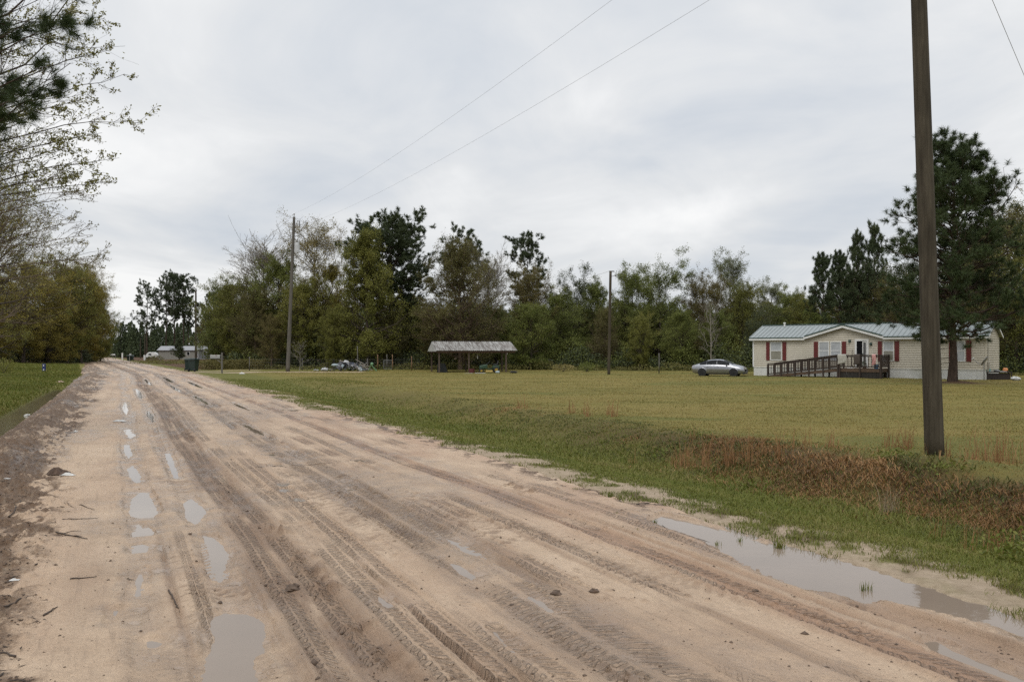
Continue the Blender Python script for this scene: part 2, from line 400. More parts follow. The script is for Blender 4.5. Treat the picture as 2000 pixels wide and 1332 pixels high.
# puddles: hollow the surface to the traced shoreline
WLV = {}
for k, P in PW.items():
    x0, y0 = P.min(0)-0.5; x1, y1 = P.max(0)+0.5
    m = (X > x0) & (X < x1) & (Y > y0) & (Y < y1)
    if not m.any(): continue
    r_, c_ = np.where(m)
    a0, a1, b0, b1 = r_.min(), r_.max()+1, c_.min(), c_.max()+1
    sx, sy = X[a0:a1, b0:b1], Y[a0:a1, b0:b1]
    big = k in ('big', 'long')
    sd = inside_sd(P, sx, sy)-(0.0 if k == 'long' or k[:4] == 'hole' else 0.035)+(fbm(sx*9, sy*9, 111)-0.5)*(0.10 if big else (0.09 if k[:4] == 'stre' else 0.02 if k[:4] == 'hole' else 0.05))
    zz = Z0[a0:a1, b0:b1]; lv = float(zz[np.abs(sd) < 0.2].min())-0.012 if (np.abs(sd) < 0.2).any() else -0.012
    lv -= 0.0006*(len(WLV) % 7); WLV[k] = lv
    hh = h[a0:a1, b0:b1]+zz
    slope = 0.10 if k[:4] != 'hole' else 0.3
    tgt_in = lv-0.002-np.minimum(-sd, 0.25)*slope*1.5
    rim = lv+0.002+np.maximum(sd, 0)*slope
    bw = 0.30 if k[:4] != 'hole' else 0.10
    blend = 1-sst(0.0, bw, sd)
    new = np.where(sd < 0, np.minimum(hh, tgt_in), np.maximum(hh, rim)*(1-blend)*0+(hh*(1-blend)+np.clip(hh, rim, rim+0.02)*blend))
    new = np.where((sd >= 0) & (sd < 0.13), np.maximum(new, lv+0.002), new)
    h[a0:a1, b0:b1] = new-zz
    wr = 1-sst(0.0, 0.16 if k[:4] != 'hole' else 0.05, sd)
    wet[a0:a1, b0:b1] = np.maximum(wet[a0:a1, b0:b1], wr*0.9)
    mud[a0:a1, b0:b1] *= (1-0.7*wr); deb[a0:a1, b0:b1] *= (1-0.6*wr)
rb = roadband(U, V)
edge = np.minimum((U-us[0])/0.35, (us[-1]-U)/0.35)
ROAD_TOP = h
Zr = Z0+h*np.clip(rb+0.15, 0, 1)+0.012*rb-0.05*(1-rb)-0.05*(1-sst(0, 1, edge))
nv, nu = U.shape
idx = np.arange(nv*nu).reshape(nv, nu)
faces = np.stack([idx[:-1, :-1], idx[:-1, 1:], idx[1:, 1:], idx[1:, :-1]], -1).reshape(-1, 4)
# --- road material
t = NT('wet_sandy_dirt')
att = t.new('ShaderNodeAttribute', attribute_name='masks'); sep = t.new('ShaderNodeSeparateColor'); t.link(att.outputs['Color'], sep.inputs[0])
aal = att.outputs['Alpha']
p = t.pos()
n1 = t.noise(1.1, 6, 0.6, p); n2 = t.noise(22, 5, 0.7, p); n3 = t.noise(110, 3, 0.7, p)
sand = t.ramp(n1, [(0.30, (0.45, 0.318, 0.208)), (0.5, (0.56, 0.405, 0.270)), (0.72, (0.63, 0.470, 0.325))])
sand = t.mix(t.mr(n2, 0.35, 0.75, 0.0, 0.5), sand, (0.31, 0.215, 0.14))
sand = t.mix(t.mr(n3, 0.56, 0.74, 0.0, 0.55), sand, (0.17, 0.115, 0.075))
c = t.mix(t.math('MULTIPLY', sep.outputs[1], 0.75), sand, t.ramp(n2, [(0.3, (0.27, 0.140, 0.076)), (0.7, (0.43, 0.245, 0.150))]))
c = t.mix(t.math('MULTIPLY', sep.outputs[0], 0.92), c, t.ramp(n2, [(0.3, (0.130, 0.076, 0.045)), (0.7, (0.270, 0.168, 0.104))]))
nd_ = t.noise(26, 9, 0.85, p)
dfac = t.mr(t.math('ADD', t.math('MULTIPLY', aal, 0.75), t.math('MULTIPLY', nd_, 1.3)), 0.92, 1.30)
c = t.mix(dfac, c, t.ramp(n3, [(0.25, (0.060, 0.032, 0.015)), (0.55, (0.145, 0.082, 0.040)), (0.8, (0.250, 0.152, 0.080))]))
m1 = t.new('ShaderNodeMapping'); m1.inputs['Rotation'].default_value = (0, 0, -0.4475); t.link(t.new('ShaderNodeNewGeometry').outputs['Position'], m1.inputs[0])
m2 = t.new('ShaderNodeMapping'); m2.inputs['Scale'].default_value = (9, 0.7, 1); t.link(m1.outputs[0], m2.inputs[0])
stk = t.noise(1.6, 6, 0.7, m2.outputs[0])
c = t.mix(t.mr(stk, 0.54, 0.70, 0, 0.45), c, (0.22, 0.150, 0.098))
c = t.mix(t.mr(stk, 0.46, 0.30, 0, 0.30), c, (0.50, 0.385, 0.262))
spk = t.noise(70, 2, 0.5, p)
c = t.mix(t.mr(spk, 0.66, 0.74, 0, 0.8), c, (0.085, 0.058, 0.038))
wf = t.math('MULTIPLY', sep.outputs[2], t.mr(t.noise(3.2, 5, 0.6, p), 0.3, 0.6), clamp=True)
c = t.mix(t.math('MULTIPLY', wf, 0.85), c, t.mix(1.0, c, (0.52, 0.50, 0.50), 'MULTIPLY'))
t.col(c)
ro = t.mr(wf, 0.2, 0.8, 0.58, 0.10)
ro = t.math('ADD', ro, t.math('MULTIPLY', sep.outputs[0], 0.06))
t.set(Roughness=ro); t.b.inputs['Specular IOR Level'].default_value = 0.5
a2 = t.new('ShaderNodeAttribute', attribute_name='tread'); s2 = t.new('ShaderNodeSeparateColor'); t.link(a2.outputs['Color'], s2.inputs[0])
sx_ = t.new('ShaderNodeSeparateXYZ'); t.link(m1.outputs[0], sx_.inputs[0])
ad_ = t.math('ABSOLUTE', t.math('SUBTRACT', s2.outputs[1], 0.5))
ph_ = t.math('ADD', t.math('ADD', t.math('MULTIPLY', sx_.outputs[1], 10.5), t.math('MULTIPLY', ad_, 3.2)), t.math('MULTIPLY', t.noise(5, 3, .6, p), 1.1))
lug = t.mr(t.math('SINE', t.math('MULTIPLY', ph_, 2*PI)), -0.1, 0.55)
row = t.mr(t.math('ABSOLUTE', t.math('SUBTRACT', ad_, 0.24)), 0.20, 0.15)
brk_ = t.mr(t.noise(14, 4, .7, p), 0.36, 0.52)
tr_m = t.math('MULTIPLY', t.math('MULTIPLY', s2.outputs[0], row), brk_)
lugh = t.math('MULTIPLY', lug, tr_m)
# fine combed lines inside muddy tracks
m3 = t.new('ShaderNodeMapping'); m3.inputs['Scale'].default_value = (30, 0.8, 1); t.link(m1.outputs[0], m3.inputs[0])
comb = t.math('MULTIPLY', t.noise(1.0, 4, .65, m3.outputs[0]), t.math('ADD', sep.outputs[0], 0.15))
hb = t.math('ADD', t.math('MULTIPLY', n2, 0.7), t.math('MULTIPLY', n3, 0.35))
hb = t.math('ADD', hb, t.math('ADD', t.math('MULTIPLY', lugh, 1.5), t.math('MULTIPLY', comb, 0.9)))
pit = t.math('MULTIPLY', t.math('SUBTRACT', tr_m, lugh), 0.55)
t.link(t.mix(pit, c, (0.15, 0.098, 0.062)), t.b.inputs['Base Color'])  # recess shade and wet mud painted together into the gaps between lugs
hb = t.math('MULTIPLY', hb, t.mr(wf, 0.3, 0.9, 1.0, 0.15))
t.bump(hb, 0.9, 0.035)
M_ROAD = t.m
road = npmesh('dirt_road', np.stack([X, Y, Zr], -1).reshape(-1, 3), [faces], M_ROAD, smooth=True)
tag(road, 'rutted wet sandy dirt road with tyre tracks', kind='structure')
ca = road.data.color_attributes.new('masks', 'FLOAT_COLOR', 'POINT')
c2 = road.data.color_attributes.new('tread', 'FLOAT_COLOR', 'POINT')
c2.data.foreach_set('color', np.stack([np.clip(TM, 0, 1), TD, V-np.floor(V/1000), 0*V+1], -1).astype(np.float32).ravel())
ca.data.foreach_set('color', np.stack([np.clip(mud, 0, 1), np.clip(red, 0, 1), np.clip(wet, 0, 1), np.clip(deb, 0, 1)], -1).astype(np.float32).ravel())
# --- water
def watermat(name, c, rough=0.03):
    t = NT(name); p = t.pos()
    n = t.noise(1.3, 3, 0.5, p)
    t.col(t.ramp(n, [(0.3, tuple(q*0.88 for q in c)), (0.7, c)])); t.set(Roughness=rough, IOR=1.33)
    t.bump(t.noise(9, 2, 0.5, p), 0.06, 0.01); return t.m
M_WATER = watermat('muddy_puddle_water', (0.25, 0.195, 0.150))
M_DITCH = watermat('ditch_water', (0.17, 0.145, 0.085), 0.08)
for k, P in PW.items():
    if k not in WLV: continue
    ce = P.mean(0); q = P-ce; L = np.linalg.norm(q, axis=1)[:, None]
    if k == 'long':
        nrm = []
        for i in range(len(P)):
            d = P[(i+1) % len(P)]-P[i-1]; nn = np.array([-d[1], d[0]]); nrm.append(nn/np.linalg.norm(nn))
        area = sum(P[i][0]*P[(i+1) % len(P)][1]-P[(i+1) % len(P)][0]*P[i][1] for i in range(len(P)))
        Q = P+np.array(nrm)*(-0.10 if area > 0 else 0.10)
    else: Q = ce+q*(1+(0.07 if k[:4] != 'hole' else 0.02)/L)
    mb = MB(); mb.add([(a, b, WLV[k]) for a, b in Q], [tuple(range(len(Q)))])
    o = mb.build('puddle', M_WATER)
    if o.data.polygons[0].normal.z < 0: o.data.flip_normals()
    tag(o, 'muddy rainwater puddle lying on the dirt road', kind='structure')
# --- ditch water on the left
dv = np.arange(6, 58, 1.0); L_ = [xy(-3.6, a) for a in dv]; R_ = [xy(-2.45, a) for a in dv]
mb = MB(); vv = [(*a, -0.20) for a in L_]+[(*a, -0.20) for a in R_]; n = len(dv)
mb.add(vv, [(i, n+i, n+i+1, i+1) for i in range(n-1)]); o = mb.build('ditch_water', M_DITCH)
if o.data.polygons[0].normal.z < 0: o.data.flip_normals()
tag(o, 'still brown water standing in the roadside ditch', kind='structure')
# ---- ground sheet
rs = [0.8]
while rs[-1] < 2200: rs.append(rs[-1]*1.0125+0.004)
rs = np.array(rs)
an = np.concatenate([np.arange(-48, 48, 0.2), np.arange(48, 312, 4.0)])
R, A = np.meshgrid(rs, np.radians(an))
GX, GY = R*np.sin(A), R*np.cos(A)
gu, gv = uv(GX, GY); gub = gu-bend(gv)
GZ = terrain(GX, GY)
inr = roadband(gub, gv)*(gv > 2.9)*(gv < 415)
GZ = GZ-0.10*inr
GZ = np.where((gub > -2.0) & (gub < 5.2) & (gv > 2.9) & (gv < 415), GZ-0.12, GZ)
green = 0.25+0*GX; brown = 0*GX; bare = 0*GX; strw = 0*GX
nr = 1-sst(36, 62, gv)
green = np.maximum(green, (1-sst(9.8, 11.0, gub))*0.95*(gub > 0))
green = np.maximum(green, 0.55*(1-sst(10.5, 14.5, gub)))
green = np.maximum(green, (gub < 0)*(0.85-0.4*sst(0.4, 0.6, fbm(GX*.15, GY*.15, 5))))
green = np.maximum(green, 0.9*sst(0.52, 0.66, fbm(GX*0.09, GY*0.30, 6)))
brown = 0.8*bump(gub, EDGE_R+0.35, 0.45)*sst(.45, .56, fbm(GX*3, GY*3, 61))*(gv < 30)+nr*bump(gub+(fbm(GX*.7, GY*.7, 51)-.5)*1.6, 11.0, 0.95)*sst(-0.02, 0.12, (gv-0)/60-0.0)*(0.35+0.65*(1-sst(11, 22, gv)))
bare = np.maximum(bare, roadband(gub-0.25, gv)*(gub > 0)*0.9)
bare = np.maximum(bare, 0.95*bump(gub, EDGE_R+0.5, 0.7)*sst(0.48, 0.58, 1-(fbm(GX*1.6, GY*1.6, 12)*.7+fbm(GX*5, GY*5, 13)*.3))*(gv < 45))
# sandy driveway behind the near lawn
dr = bump(GY, 75.5+(GX+20)*0.02, 2.0)*sst(-31, -29, GX)*(1-sst(-14.5, -12.5, GX))
bare = np.maximum(bare, sst(0.45, 0.75, dr))
dr2 = bump(GY, 82, 1.2)*sst(-34, -32, GX)*(1-sst(-26, -24, GX)); bare = np.maximum(bare, sst(0.4, 0.7, dr2)*0.8)
BP = gp(1860, 749)
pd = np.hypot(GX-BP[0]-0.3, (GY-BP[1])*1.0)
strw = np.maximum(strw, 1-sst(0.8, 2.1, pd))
GZ = GZ+0.16*np.exp(-(pd/0.9)**2)
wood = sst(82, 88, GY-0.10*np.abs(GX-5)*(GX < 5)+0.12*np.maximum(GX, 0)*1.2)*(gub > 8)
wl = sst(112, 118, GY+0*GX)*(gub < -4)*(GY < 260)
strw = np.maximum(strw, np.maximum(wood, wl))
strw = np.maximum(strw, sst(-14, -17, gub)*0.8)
bare = np.clip(bare, 0, 1)
t = NT('rough_lawn_ground')
att = t.new('ShaderNodeAttribute', attribute_name='zones'); sep = t.new('ShaderNodeSeparateColor'); t.link(att.outputs['Color'], sep.inputs[0])
p = t.pos(); pst = t.pos(scale=(0.35, 1.3, 1))
n1 = t.noise(0.22, 5, 0.6, pst); n2 = t.noise(9, 5, 0.7, p); n3 = t.noise(60, 3, 0.7, p)
dry = t.ramp(n1, [(0.32, (0.150, 0.126, 0.031)), (0.5, (0.200, 0.158, 0.042)), (0.7, (0.250, 0.185, 0.058))])
grn = t.ramp(n2, [(0.3, (0.070, 0.082, 0.018)), (0.7, (0.140, 0.145, 0.032))])
c = t.mix(t.math('MULTIPLY', sep.outputs[0], t.mr(n2, 0.2, 0.8, 0.6, 1.0)), dry, grn)
c = t.mix(t.mr(n3, 0.5, 0.75, 0, 0.3), c, t.mix(1.0, c, (0.6, 0.6, 0.5), 'MULTIPLY'))
c = t.mix(sep.outputs[1], c, t.ramp(n2, [(0.3, (0.040, 0.026, 0.014)), (0.7, (0.120, 0.075, 0.035))]))
c = t.mix(sep.outputs[2], c, t.ramp(n2, [(0.3, (0.30, 0.225, 0.150)), (0.7, (0.47, 0.37, 0.27))]))
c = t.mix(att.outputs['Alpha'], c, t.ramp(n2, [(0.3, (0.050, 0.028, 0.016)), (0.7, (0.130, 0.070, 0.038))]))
t.col(c); t.set(Roughness=0.9); t.b.inputs['Specular IOR Level'].default_value = 0.2
t.bump(t.math('ADD', n2, t.math('MULTIPLY', n3, 0.5)), 0.8, 0.05)
na, nr_ = A.shape
idx = np.arange(na*nr_).reshape(na, nr_); idn = np.roll(idx, -1, axis=0)
f1 = np.stack([idx[:, :-1], idx[:, 1:], idn[:, 1:], idn[:, :-1]], -1).reshape(-1, 4)
ground = npmesh('grass_ground', np.stack([GX, GY, GZ], -1).reshape(-1, 3), [f1, idx[::-1, 0][None]], t.m, smooth=True)
if ground.data.polygons[0].normal.z < 0: ground.data.flip_normals()
tag(ground, 'mown grass ground with ditch and bank', kind='structure')
ca = ground.data.color_attributes.new('zones', 'FLOAT_COLOR', 'POINT')
ca.data.foreach_set('color', np.stack([np.clip(green, 0, 1), np.clip(brown, 0, 1), bare, np.clip(strw, 0, 1)], -1).astype(np.float32).ravel())
# ================================================================ grass and weeds (uncountable)
def blades(name, x, y, z, h, w, lean, mat_, rng, label, cat='grass'):
    n = len(x); a = rng.uniform(0, 2*PI, n); b = rng.uniform(0, 2*PI, n)
    dx, dy = np.cos(a)*w/2, np.sin(a)*w/2
    lx, ly = np.cos(b)*lean*h, np.sin(b)*lean*h
    v = np.empty((n, 5, 3))
    v[:, 0] = np.stack([x-dx, y-dy, z-0.02], -1); v[:, 1] = np.stack([x+dx, y+dy, z-0.02], -1)
    v[:, 2] = np.stack([x+dx*.8+lx*.35, y+dy*.8+ly*.35, z+h*.55], -1)
    v[:, 3] = np.stack([x-dx*.8+lx*.35, y-dy*.8+ly*.35, z+h*.55], -1)
    v[:, 4] = np.stack([x+lx, y+ly, z+h*np.sqrt(np.maximum(0.05, 1-0.4*lean**2))], -1)
    i = np.arange(n)[:, None]*5
    o = npmesh(name, v.reshape(-1, 3), [i+np.array([[0, 1, 2, 3]]), i+np.array([[3, 2, 4]])], mat_)
    return tag(o, label, cat, kind='stuff')
GR = leafmat('grass_blades', [(0.0, (0.088, 0.092, 0.019)), (0.4, (0.138, 0.130, 0.028)), (0.7, (0.195, 0.165, 0.042)), (1.0, (0.28, 0.21, 0.08))], trans=0.2)
GG = leafmat('lush_grass_blades', [(0.0, (0.070, 0.090, 0.015)), (0.45, (0.125, 0.145, 0.024)), (0.75, (0.175, 0.170, 0.038)), (1.0, (0.27, 0.215, 0.09))], trans=0.2)
GD = leafmat('dry_grass_blades', [(0.0, (0.150, 0.130, 0.031)), (0.4, (0.210, 0.170, 0.044)), (0.8, (0.265, 0.188, 0.060)), (1.0, (0.34, 0.25, 0.11))], trans=0.15)
GB = leafmat('brown_weed_blades', [(0.0, (0.078, 0.044, 0.017)), (0.3, (0.165, 0.088, 0.032)), (0.6, (0.275, 0.145, 0.054)), (0.85, (0.40, 0.25, 0.12)), (1.0, (0.13, 0.135, 0.03))], trans=0.1)
GO = leafmat('broomsedge_stalks', [(0.0, (0.17, 0.085, 0.035)), (0.5, (0.28, 0.15, 0.065)), (1.0, (0.38, 0.23, 0.11))], trans=0.1)
GW = leafmat('dark_green_weeds', [(0.0, (0.045, 0.055, 0.013)), (0.6, (0.090, 0.100, 0.024)), (1.0, (0.15, 0.14, 0.045))], trans=0.15)
rg = np.random.default_rng(11)
def scatter(n, r0, r1, amin, amax, dens):
    """candidates with density falling as 1/r^2 so that every part of the view gets its share"""
    r = np.exp(rg.uniform(math.log(r0), math.log(r1), n)); a = np.radians(rg.uniform(amin, amax, n))
    x, y = r*np.sin(a), r*np.cos(a); u, v = uv(x, y); u = u-bend(v)
    k = rg.random(n) < dens(x, y, u, v)
    return x[k], y[k], r[k], u[k], v[k]
BU = lambda u, v: (noise(v*0.25, v*0, 5)*0.8-0.4)
# verge and ditch
def d_v(x, y, u, v):
    rb = roadband(u, v)
    e = 1-sst(0.0, 0.9, rb)
    pat = sst(0.40, 0.60, fbm(x*1.6, y*1.6, 12)*.7+fbm(x*5, y*5, 13)*.3+0.22*sst(EDGE_R, EDGE_R+1.6, u))
    return e*pat*sst(EDGE_R-0.6, EDGE_R+0.3, u)*(1-sst(10.6, 11.6, u)*(v < 45))*(u < 13.5)
x, y, r, u, v = scatter(560000, 5, 60, -24, 52, d_v)
h = rg.uniform(.02, .058, len(x))*(1+1.2*bump(u, 9.5, 0.8)*(v < 45))*(0.75+0.6*fbm(x*1.1, y*1.1, 19))
blades('verge_grass', x, y, terrain(x, y), h, np.maximum(.005, .00078*r)*rg.uniform(.7, 1.3, len(x)), rg.uniform(.4, 1.5, len(x)), GG, rg, 'short green grass growing on the road verge and ditch')
# lawn
def d_l(x, y, u, v):
    return sst(10.9, 12.0, u+BU(u, v))*(0.45+0.55*sst(.35, .6, fbm(x*.8, y*.8, 23)))*((GYm := y) < 84)
def lawnset(n, m, sd, lab, thr):
    x, y, r, u, v = scatter(n, 9, 80, -32, 48, d_l)
    k = (fbm(x*0.35, y*0.9, 77) > thr) if sd else (fbm(x*0.35, y*0.9, 77) <= thr)
    x, y, r = x[k], y[k], r[k]
    blades('lawn_grass', x, y, terrain(x, y), rg.uniform(.012, .034, len(x)), np.maximum(.005, .0008*r), rg.uniform(.6, 1.6, len(x)), m, rg, lab)
lawnset(330000, GR, 1, 'short olive green grass of the mown lawn', 0.50)
lawnset(330000, GD, 0, 'short dry yellowish grass of the mown lawn', 0.57)
# left bank
def d_left(x, y, u, v): return np.maximum(sst(-3.2, -3.45, u), sst(-2.5, -3.0, u)*sst(46, 60, v))*(u > -22)*(v > 4)
x, y, r, u, v = scatter(230000, 12, 140, -46, -20, d_left)
blades('roadside_grass', x, y, terrain(x, y), rg.uniform(.04, .12, len(x)), np.maximum(.006, .0009*r), rg.uniform(.2, 1.0, len(x)), GG, rg, 'green grass on the low bank left of the ditch')
# tall brown weeds of the bank
def d_b(x, y, u, v):
    k = bump(u+0.25*BU(u, v)+(fbm(x*.9, y*.9, 51)-.5)*2.0+0.35*(1-sst(10, 14, v)), 11.05, 0.80)
    return np.clip(k*1.5, 0, 1)*sst(.30, .5, fbm(x*1.3, y*1.3, 33)+0.25*(1-sst(10, 16, v)))*(1-sst(20, 40, v))
x, y, r, u, v = scatter(320000, 7, 42, -6, 54, d_b)
nearf = 1-sst(11, 16, v)
h = rg.uniform(.04, .15, len(x))*(0.35+0.75*nearf)*(0.4+1.2*fbm(x*1.5, y*1.5, 34))
k = fbm(x*1.1, y*1.1, 36)+0.25*(rg.random(len(x))-.5) < (0.37+0.22*nearf)
blades('brown_weeds', x[k], y[k], terrain(x[k], y[k]), h[k], np.maximum(.006, .0009*r[k]), rg.uniform(.5, 2.2, k.sum()), GB, rg, 'tangled brown weeds covering the ditch bank', 'weeds')
k = ~k
blades('green_weeds', x[k], y[k], terrain(x[k], y[k]), h[k]*0.9, np.maximum(.006, .001*r[k]), rg.uniform(.5, 2.0, k.sum()), GW, rg, 'dark green weeds among the brown ones on the bank', 'weeds')
# upright broomsedge stalks
sx, sy, sh_ = [], [], []
for (px, py, n, sp, hh) in ((1395,878,260,.75,.85),(1460,880,150,.5,.75),(1520,885,80,.35,.8),(1560,880,60,.3,.6),(1180,815,70,.8,.7),(1140,812,60,.8,.6),(1040,800,40,1.,.6),
                            (1745,872,110,.35,.7),(1800,880,90,.5,.5),(1930,905,170,.45,.85),(1900,900,70,.4,.7),(1975,900,60,.3,.95),(1860,905,60,.5,.45),(1950,1010,150,.7,.45),(1990,1000,90,.5,.5),(1300,865,120,.9,.5),(1640,880,50,.4,.45)):
    X0, Y0 = gp(px, py, 0.0)
    n = int(n*.75); nc = max(2, n//14); cx_ = rg.normal(X0, sp*.6, nc); cy_ = rg.normal(Y0, sp*.5, nc); ci = rg.integers(0, nc, n)
    sx.append(cx_[ci]+rg.normal(0, .06, n)); sy.append(cy_[ci]+rg.normal(0, .05, n)); sh_.append(rg.uniform(.12, 1, n)**1.6*hh*0.95)
x, y, h = map(np.concatenate, (sx, sy, sh_))
blades('broomsedge_stalks', x, y, terrain(x, y), h, np.maximum(.004, .00055*np.hypot(x, y)), rg.uniform(.02, .55, len(x)), GO, rg, 'tall thin rust coloured dry stalks standing on the bank', 'weeds')
# leafy weeds
def leafballs(name, spots, mat_, label, cat='weeds', kind='stuff', size=.05, parent=None):
    cs = []
    for (X0, Y0, Z0_, n, s, hh) in spots:
        q = rg.normal(0, 1, (n, 3))*np.array([s, s, hh*.4])+np.array([X0, Y0, Z0_+hh*.5]); cs.append(q)
    c_ = np.concatenate(cs); o = leafquads(name, c_, size, mat_, parent=parent)
    return tag(o, label, cat, kind=kind)
def leafverts(c, size, rng, aspect=0.55, up=0.0):
    n = len(c); a = rng.normal(0, 1, (n, 3)); a[:, 2] += up; a /= np.linalg.norm(a, axis=1)[:, None]
    b = np.cross(a, rng.normal(0, 1, (n, 3))); b /= np.linalg.norm(b, axis=1)[:, None]+1e-9
    s = (size*rng.uniform(.6, 1.35, n))[:, None]
    v = np.empty((n, 4, 3)); v[:, 0] = c-a*s*.5; v[:, 1] = c+b*s*.5*aspect; v[:, 2] = c+a*s*.5; v[:, 3] = c-b*s*.5*aspect
    return v.reshape(-1, 3)
def leafquads(name, c, size, mat_, parent=None, rng=None, aspect=0.6):
    v = leafverts(c, size, rng or rg, aspect); f = np.arange(len(v)).reshape(-1, 4)
    return npmesh(name, v, [f], mat_, parent)
sp = []
for (px, py, n, s, hh) in ((1750,905,260,.16,.16),(1735,912,160,.12,.12),(1995,1050,200,.18,.30),(1960,1060,120,.15,.2),(1850,935,120,.15,.12),(1465,915,90,.15,.12),(1360,858,120,.22,.15),(1285,865,120,.3,.15)):
    X0, Y0 = gp(px, py, -0.05); sp.append((X0, Y0, T1(X0, Y0), n, s, hh))
leafballs('leafy_weeds', sp, GG, 'broad leafed green weeds growing in the brown bank', size=.055)
# pale dead clump of grass in the ditch
X0, Y0 = gp(1737, 1002, -0.4); n = 70
o = blades('dead_grass_clump', rg.normal(X0, .06, n), rg.normal(Y0, .05, n), np.full(n, T1(X0, Y0)), rg.uniform(.1, .50, n), np.full(n, .006), rg.uniform(0, .6, n),
    leafmat('dead_straw', [(0, (0.16, 0.12, 0.07)), (1, (0.34, 0.27, 0.17))], trans=0), rg, 'pale dead grass clump standing upright at the foot of the brown bank', 'grass clump')
del o['kind']
# tufts at the road edge and in the puddle
for (px, py, n, s, hh) in ((1278,1021,26,.03,.07),(1522,1068,60,.05,.10),(1445,1055,14,.03,.06),(945,860,30,.06,.09),(1115,903,34,.05,.10),(1125,958,30,.05,.09),(1192,968,34,.04,.10),(1210,972,20,.03,.08),(1245,1037,16,.03,.06),
                           (1165,1010,14,.02,.06),(1205,1005,14,.02,.06),(1400,1062,12,.03,.06),(1690,1150,30,.05,.08)):
    X0, Y0 = gp(px, py, 0); m = n
    o = blades('grass_tuft', rg.normal(X0, s*.5, m), rg.normal(Y0, s*.5, m), np.full(m, T1(X0, Y0)-0.01), rg.uniform(.4, 1, m)*hh, np.full(m, .006), rg.uniform(.1, .8, m), GG, rg,
        'small green grass tuft sprouting from the sandy right edge of the road', 'grass tuft')
    del o['kind']; o['group'] = 'grass tufts sprouting at the right edge of the road'
# crumbs of mud and twiggy litter
def chips(name, x, y, z, s, m, label, el=1.0):
    n = len(x); base = np.array([[1,0,0],[0,1,0],[-1,0,0],[0,-1,0],[0,0,.7],[0,0,-.7]])
    q = base[None]*s[:, None, None]*rg.uniform(.6, 1.2, (n, 6, 1)); a = rg.uniform(0, 2*PI, n)
    q[:, :, 0] *= el
    X_ = q[:, :, 0]*np.cos(a)[:, None]-q[:, :, 1]*np.sin(a)[:, None]; Y_ = q[:, :, 0]*np.sin(a)[:, None]+q[:, :, 1]*np.cos(a)[:, None]
    v = np.stack([X_+x[:, None], Y_+y[:, None], q[:, :, 2]*(1 if el == 1 else .5)+z[:, None]], -1).reshape(-1, 3)
    i = np.arange(n)[:, None]*6
    return tag(npmesh(name, v, [np.concatenate([i+np.array([q_]) for q_ in ((0,1,4),(1,2,4),(2,3,4),(3,0,4),(1,0,5),(2,1,5),(3,2,5),(0,3,5))])], m), label, 'debris', kind='stuff')
def roadz(x, y):
    u, v = uv(x, y); u = u-bend(v)
    i = np.clip(np.searchsorted(vs, v), 0, len(vs)-1); j = np.clip(((u-us[0])/0.017).astype(int), 0, len(us)-1)
    return Zr[i, j]
def mudat(x, y, A):
    u, v = uv(x, y); u = u-bend(v)
    i = np.clip(np.searchsorted(vs, v), 0, len(vs)-1); j = np.clip(((u-us[0])/0.017).astype(int), 0, len(us)-1)
    return A[i, j]
n = 110000; r = np.exp(rg.uniform(math.log(4), math.log(26), n)); a = np.radians(rg.uniform(-40, 40, n)); x, y = r*np.sin(a), r*np.cos(a); u, v = uv(x, y)
inroad = (u > -2.5) & (u < 6.4)
k = inroad & (rg.random(n) < 0.03+0.22*mudat(x, y, mud)**2+0.55*mudat(x, y, deb)**2) & (mudat(x, y, wet) < 0.85)
x, y = x[k], y[k]
s = np.exp(rg.normal(-5.1, .5, len(x)))
CLOD = mat('damp_mud_clod', (0.105, 0.070, 0.047), 0.75, 0.4, 30, obj=False)
chips('mud_crumbs', x, y, roadz(x, y), s, CLOD, 'small dark mud crumbs scattered over the road')
k = (inroad & (rg.random(n) < 0.30*mudat(*xy(u, v), deb)**2))
x, y = xy(u[k], v[k])
chips('twig_litter', x, y, roadz(x, y)+.004, np.exp(rg.normal(-5.3, .4, len(x))), mat('dark_twig_litter', (0.05, 0.035, 0.025), 0.85, 0.4, 30, obj=False), 'dark twig and leaf litter on the scraped shoulder', el=5.0)
# ================================================================ trees
def tubes(P, R, sides=4):
    """P (N,K,3) polylines, R (N,K) radii -> verts, quads"""
    N, K, _ = P.shape
    T = np.gradient(P, axis=1); T /= np.linalg.norm(T, axis=2)[..., None]+1e-9
    ref = np.where(np.abs(T[..., 2:3]) > 0.9, np.array([1., 0, 0]), np.array([0, 0, 1.]))
    A = np.cross(T, ref); A /= np.linalg.norm(A, axis=2)[..., None]+1e-9; B = np.cross(T, A)
    ang = 2*PI*np.arange(sides)/sides
    V_ = P[:, :, None]+R[:, :, None, None]*(A[:, :, None]*np.cos(ang)[:, None]+B[:, :, None]*np.sin(ang)[:, None])
    idx = np.arange(N*K*sides).reshape(N, K, sides); nx = np.roll(idx, -1, axis=2)
    f = np.stack([idx[:, :-1], nx[:, :-1], nx[:, 1:], idx[:, 1:]], -1).reshape(-1, 4)
    return V_.reshape(-1, 3), f
class Wood:
    def __init__(s): s.v = []; s.f = []; s.n = 0
    def add(s, P, R, sides=4):
        if not len(P): return
        v, f = tubes(P, R, sides); s.v.append(v); s.f.append(f+s.n); s.n += len(v)
    def mesh(s, name, m, parent): return npmesh(name, np.concatenate(s.v), [np.concatenate(s.f)], m, parent, smooth=True)
def plen(P): return np.linalg.norm(np.diff(P, axis=1), axis=2).sum(1)
def interp(P, t):
    K = P.shape[1]; f = t*(K-1); i = np.minimum(f.astype(int), K-2); w = (f-i)[:, None]
    r = np.arange(len(P)); return P[r, i]*(1-w)+P[r, i+1]*w, P[r, i+1]-P[r, i]
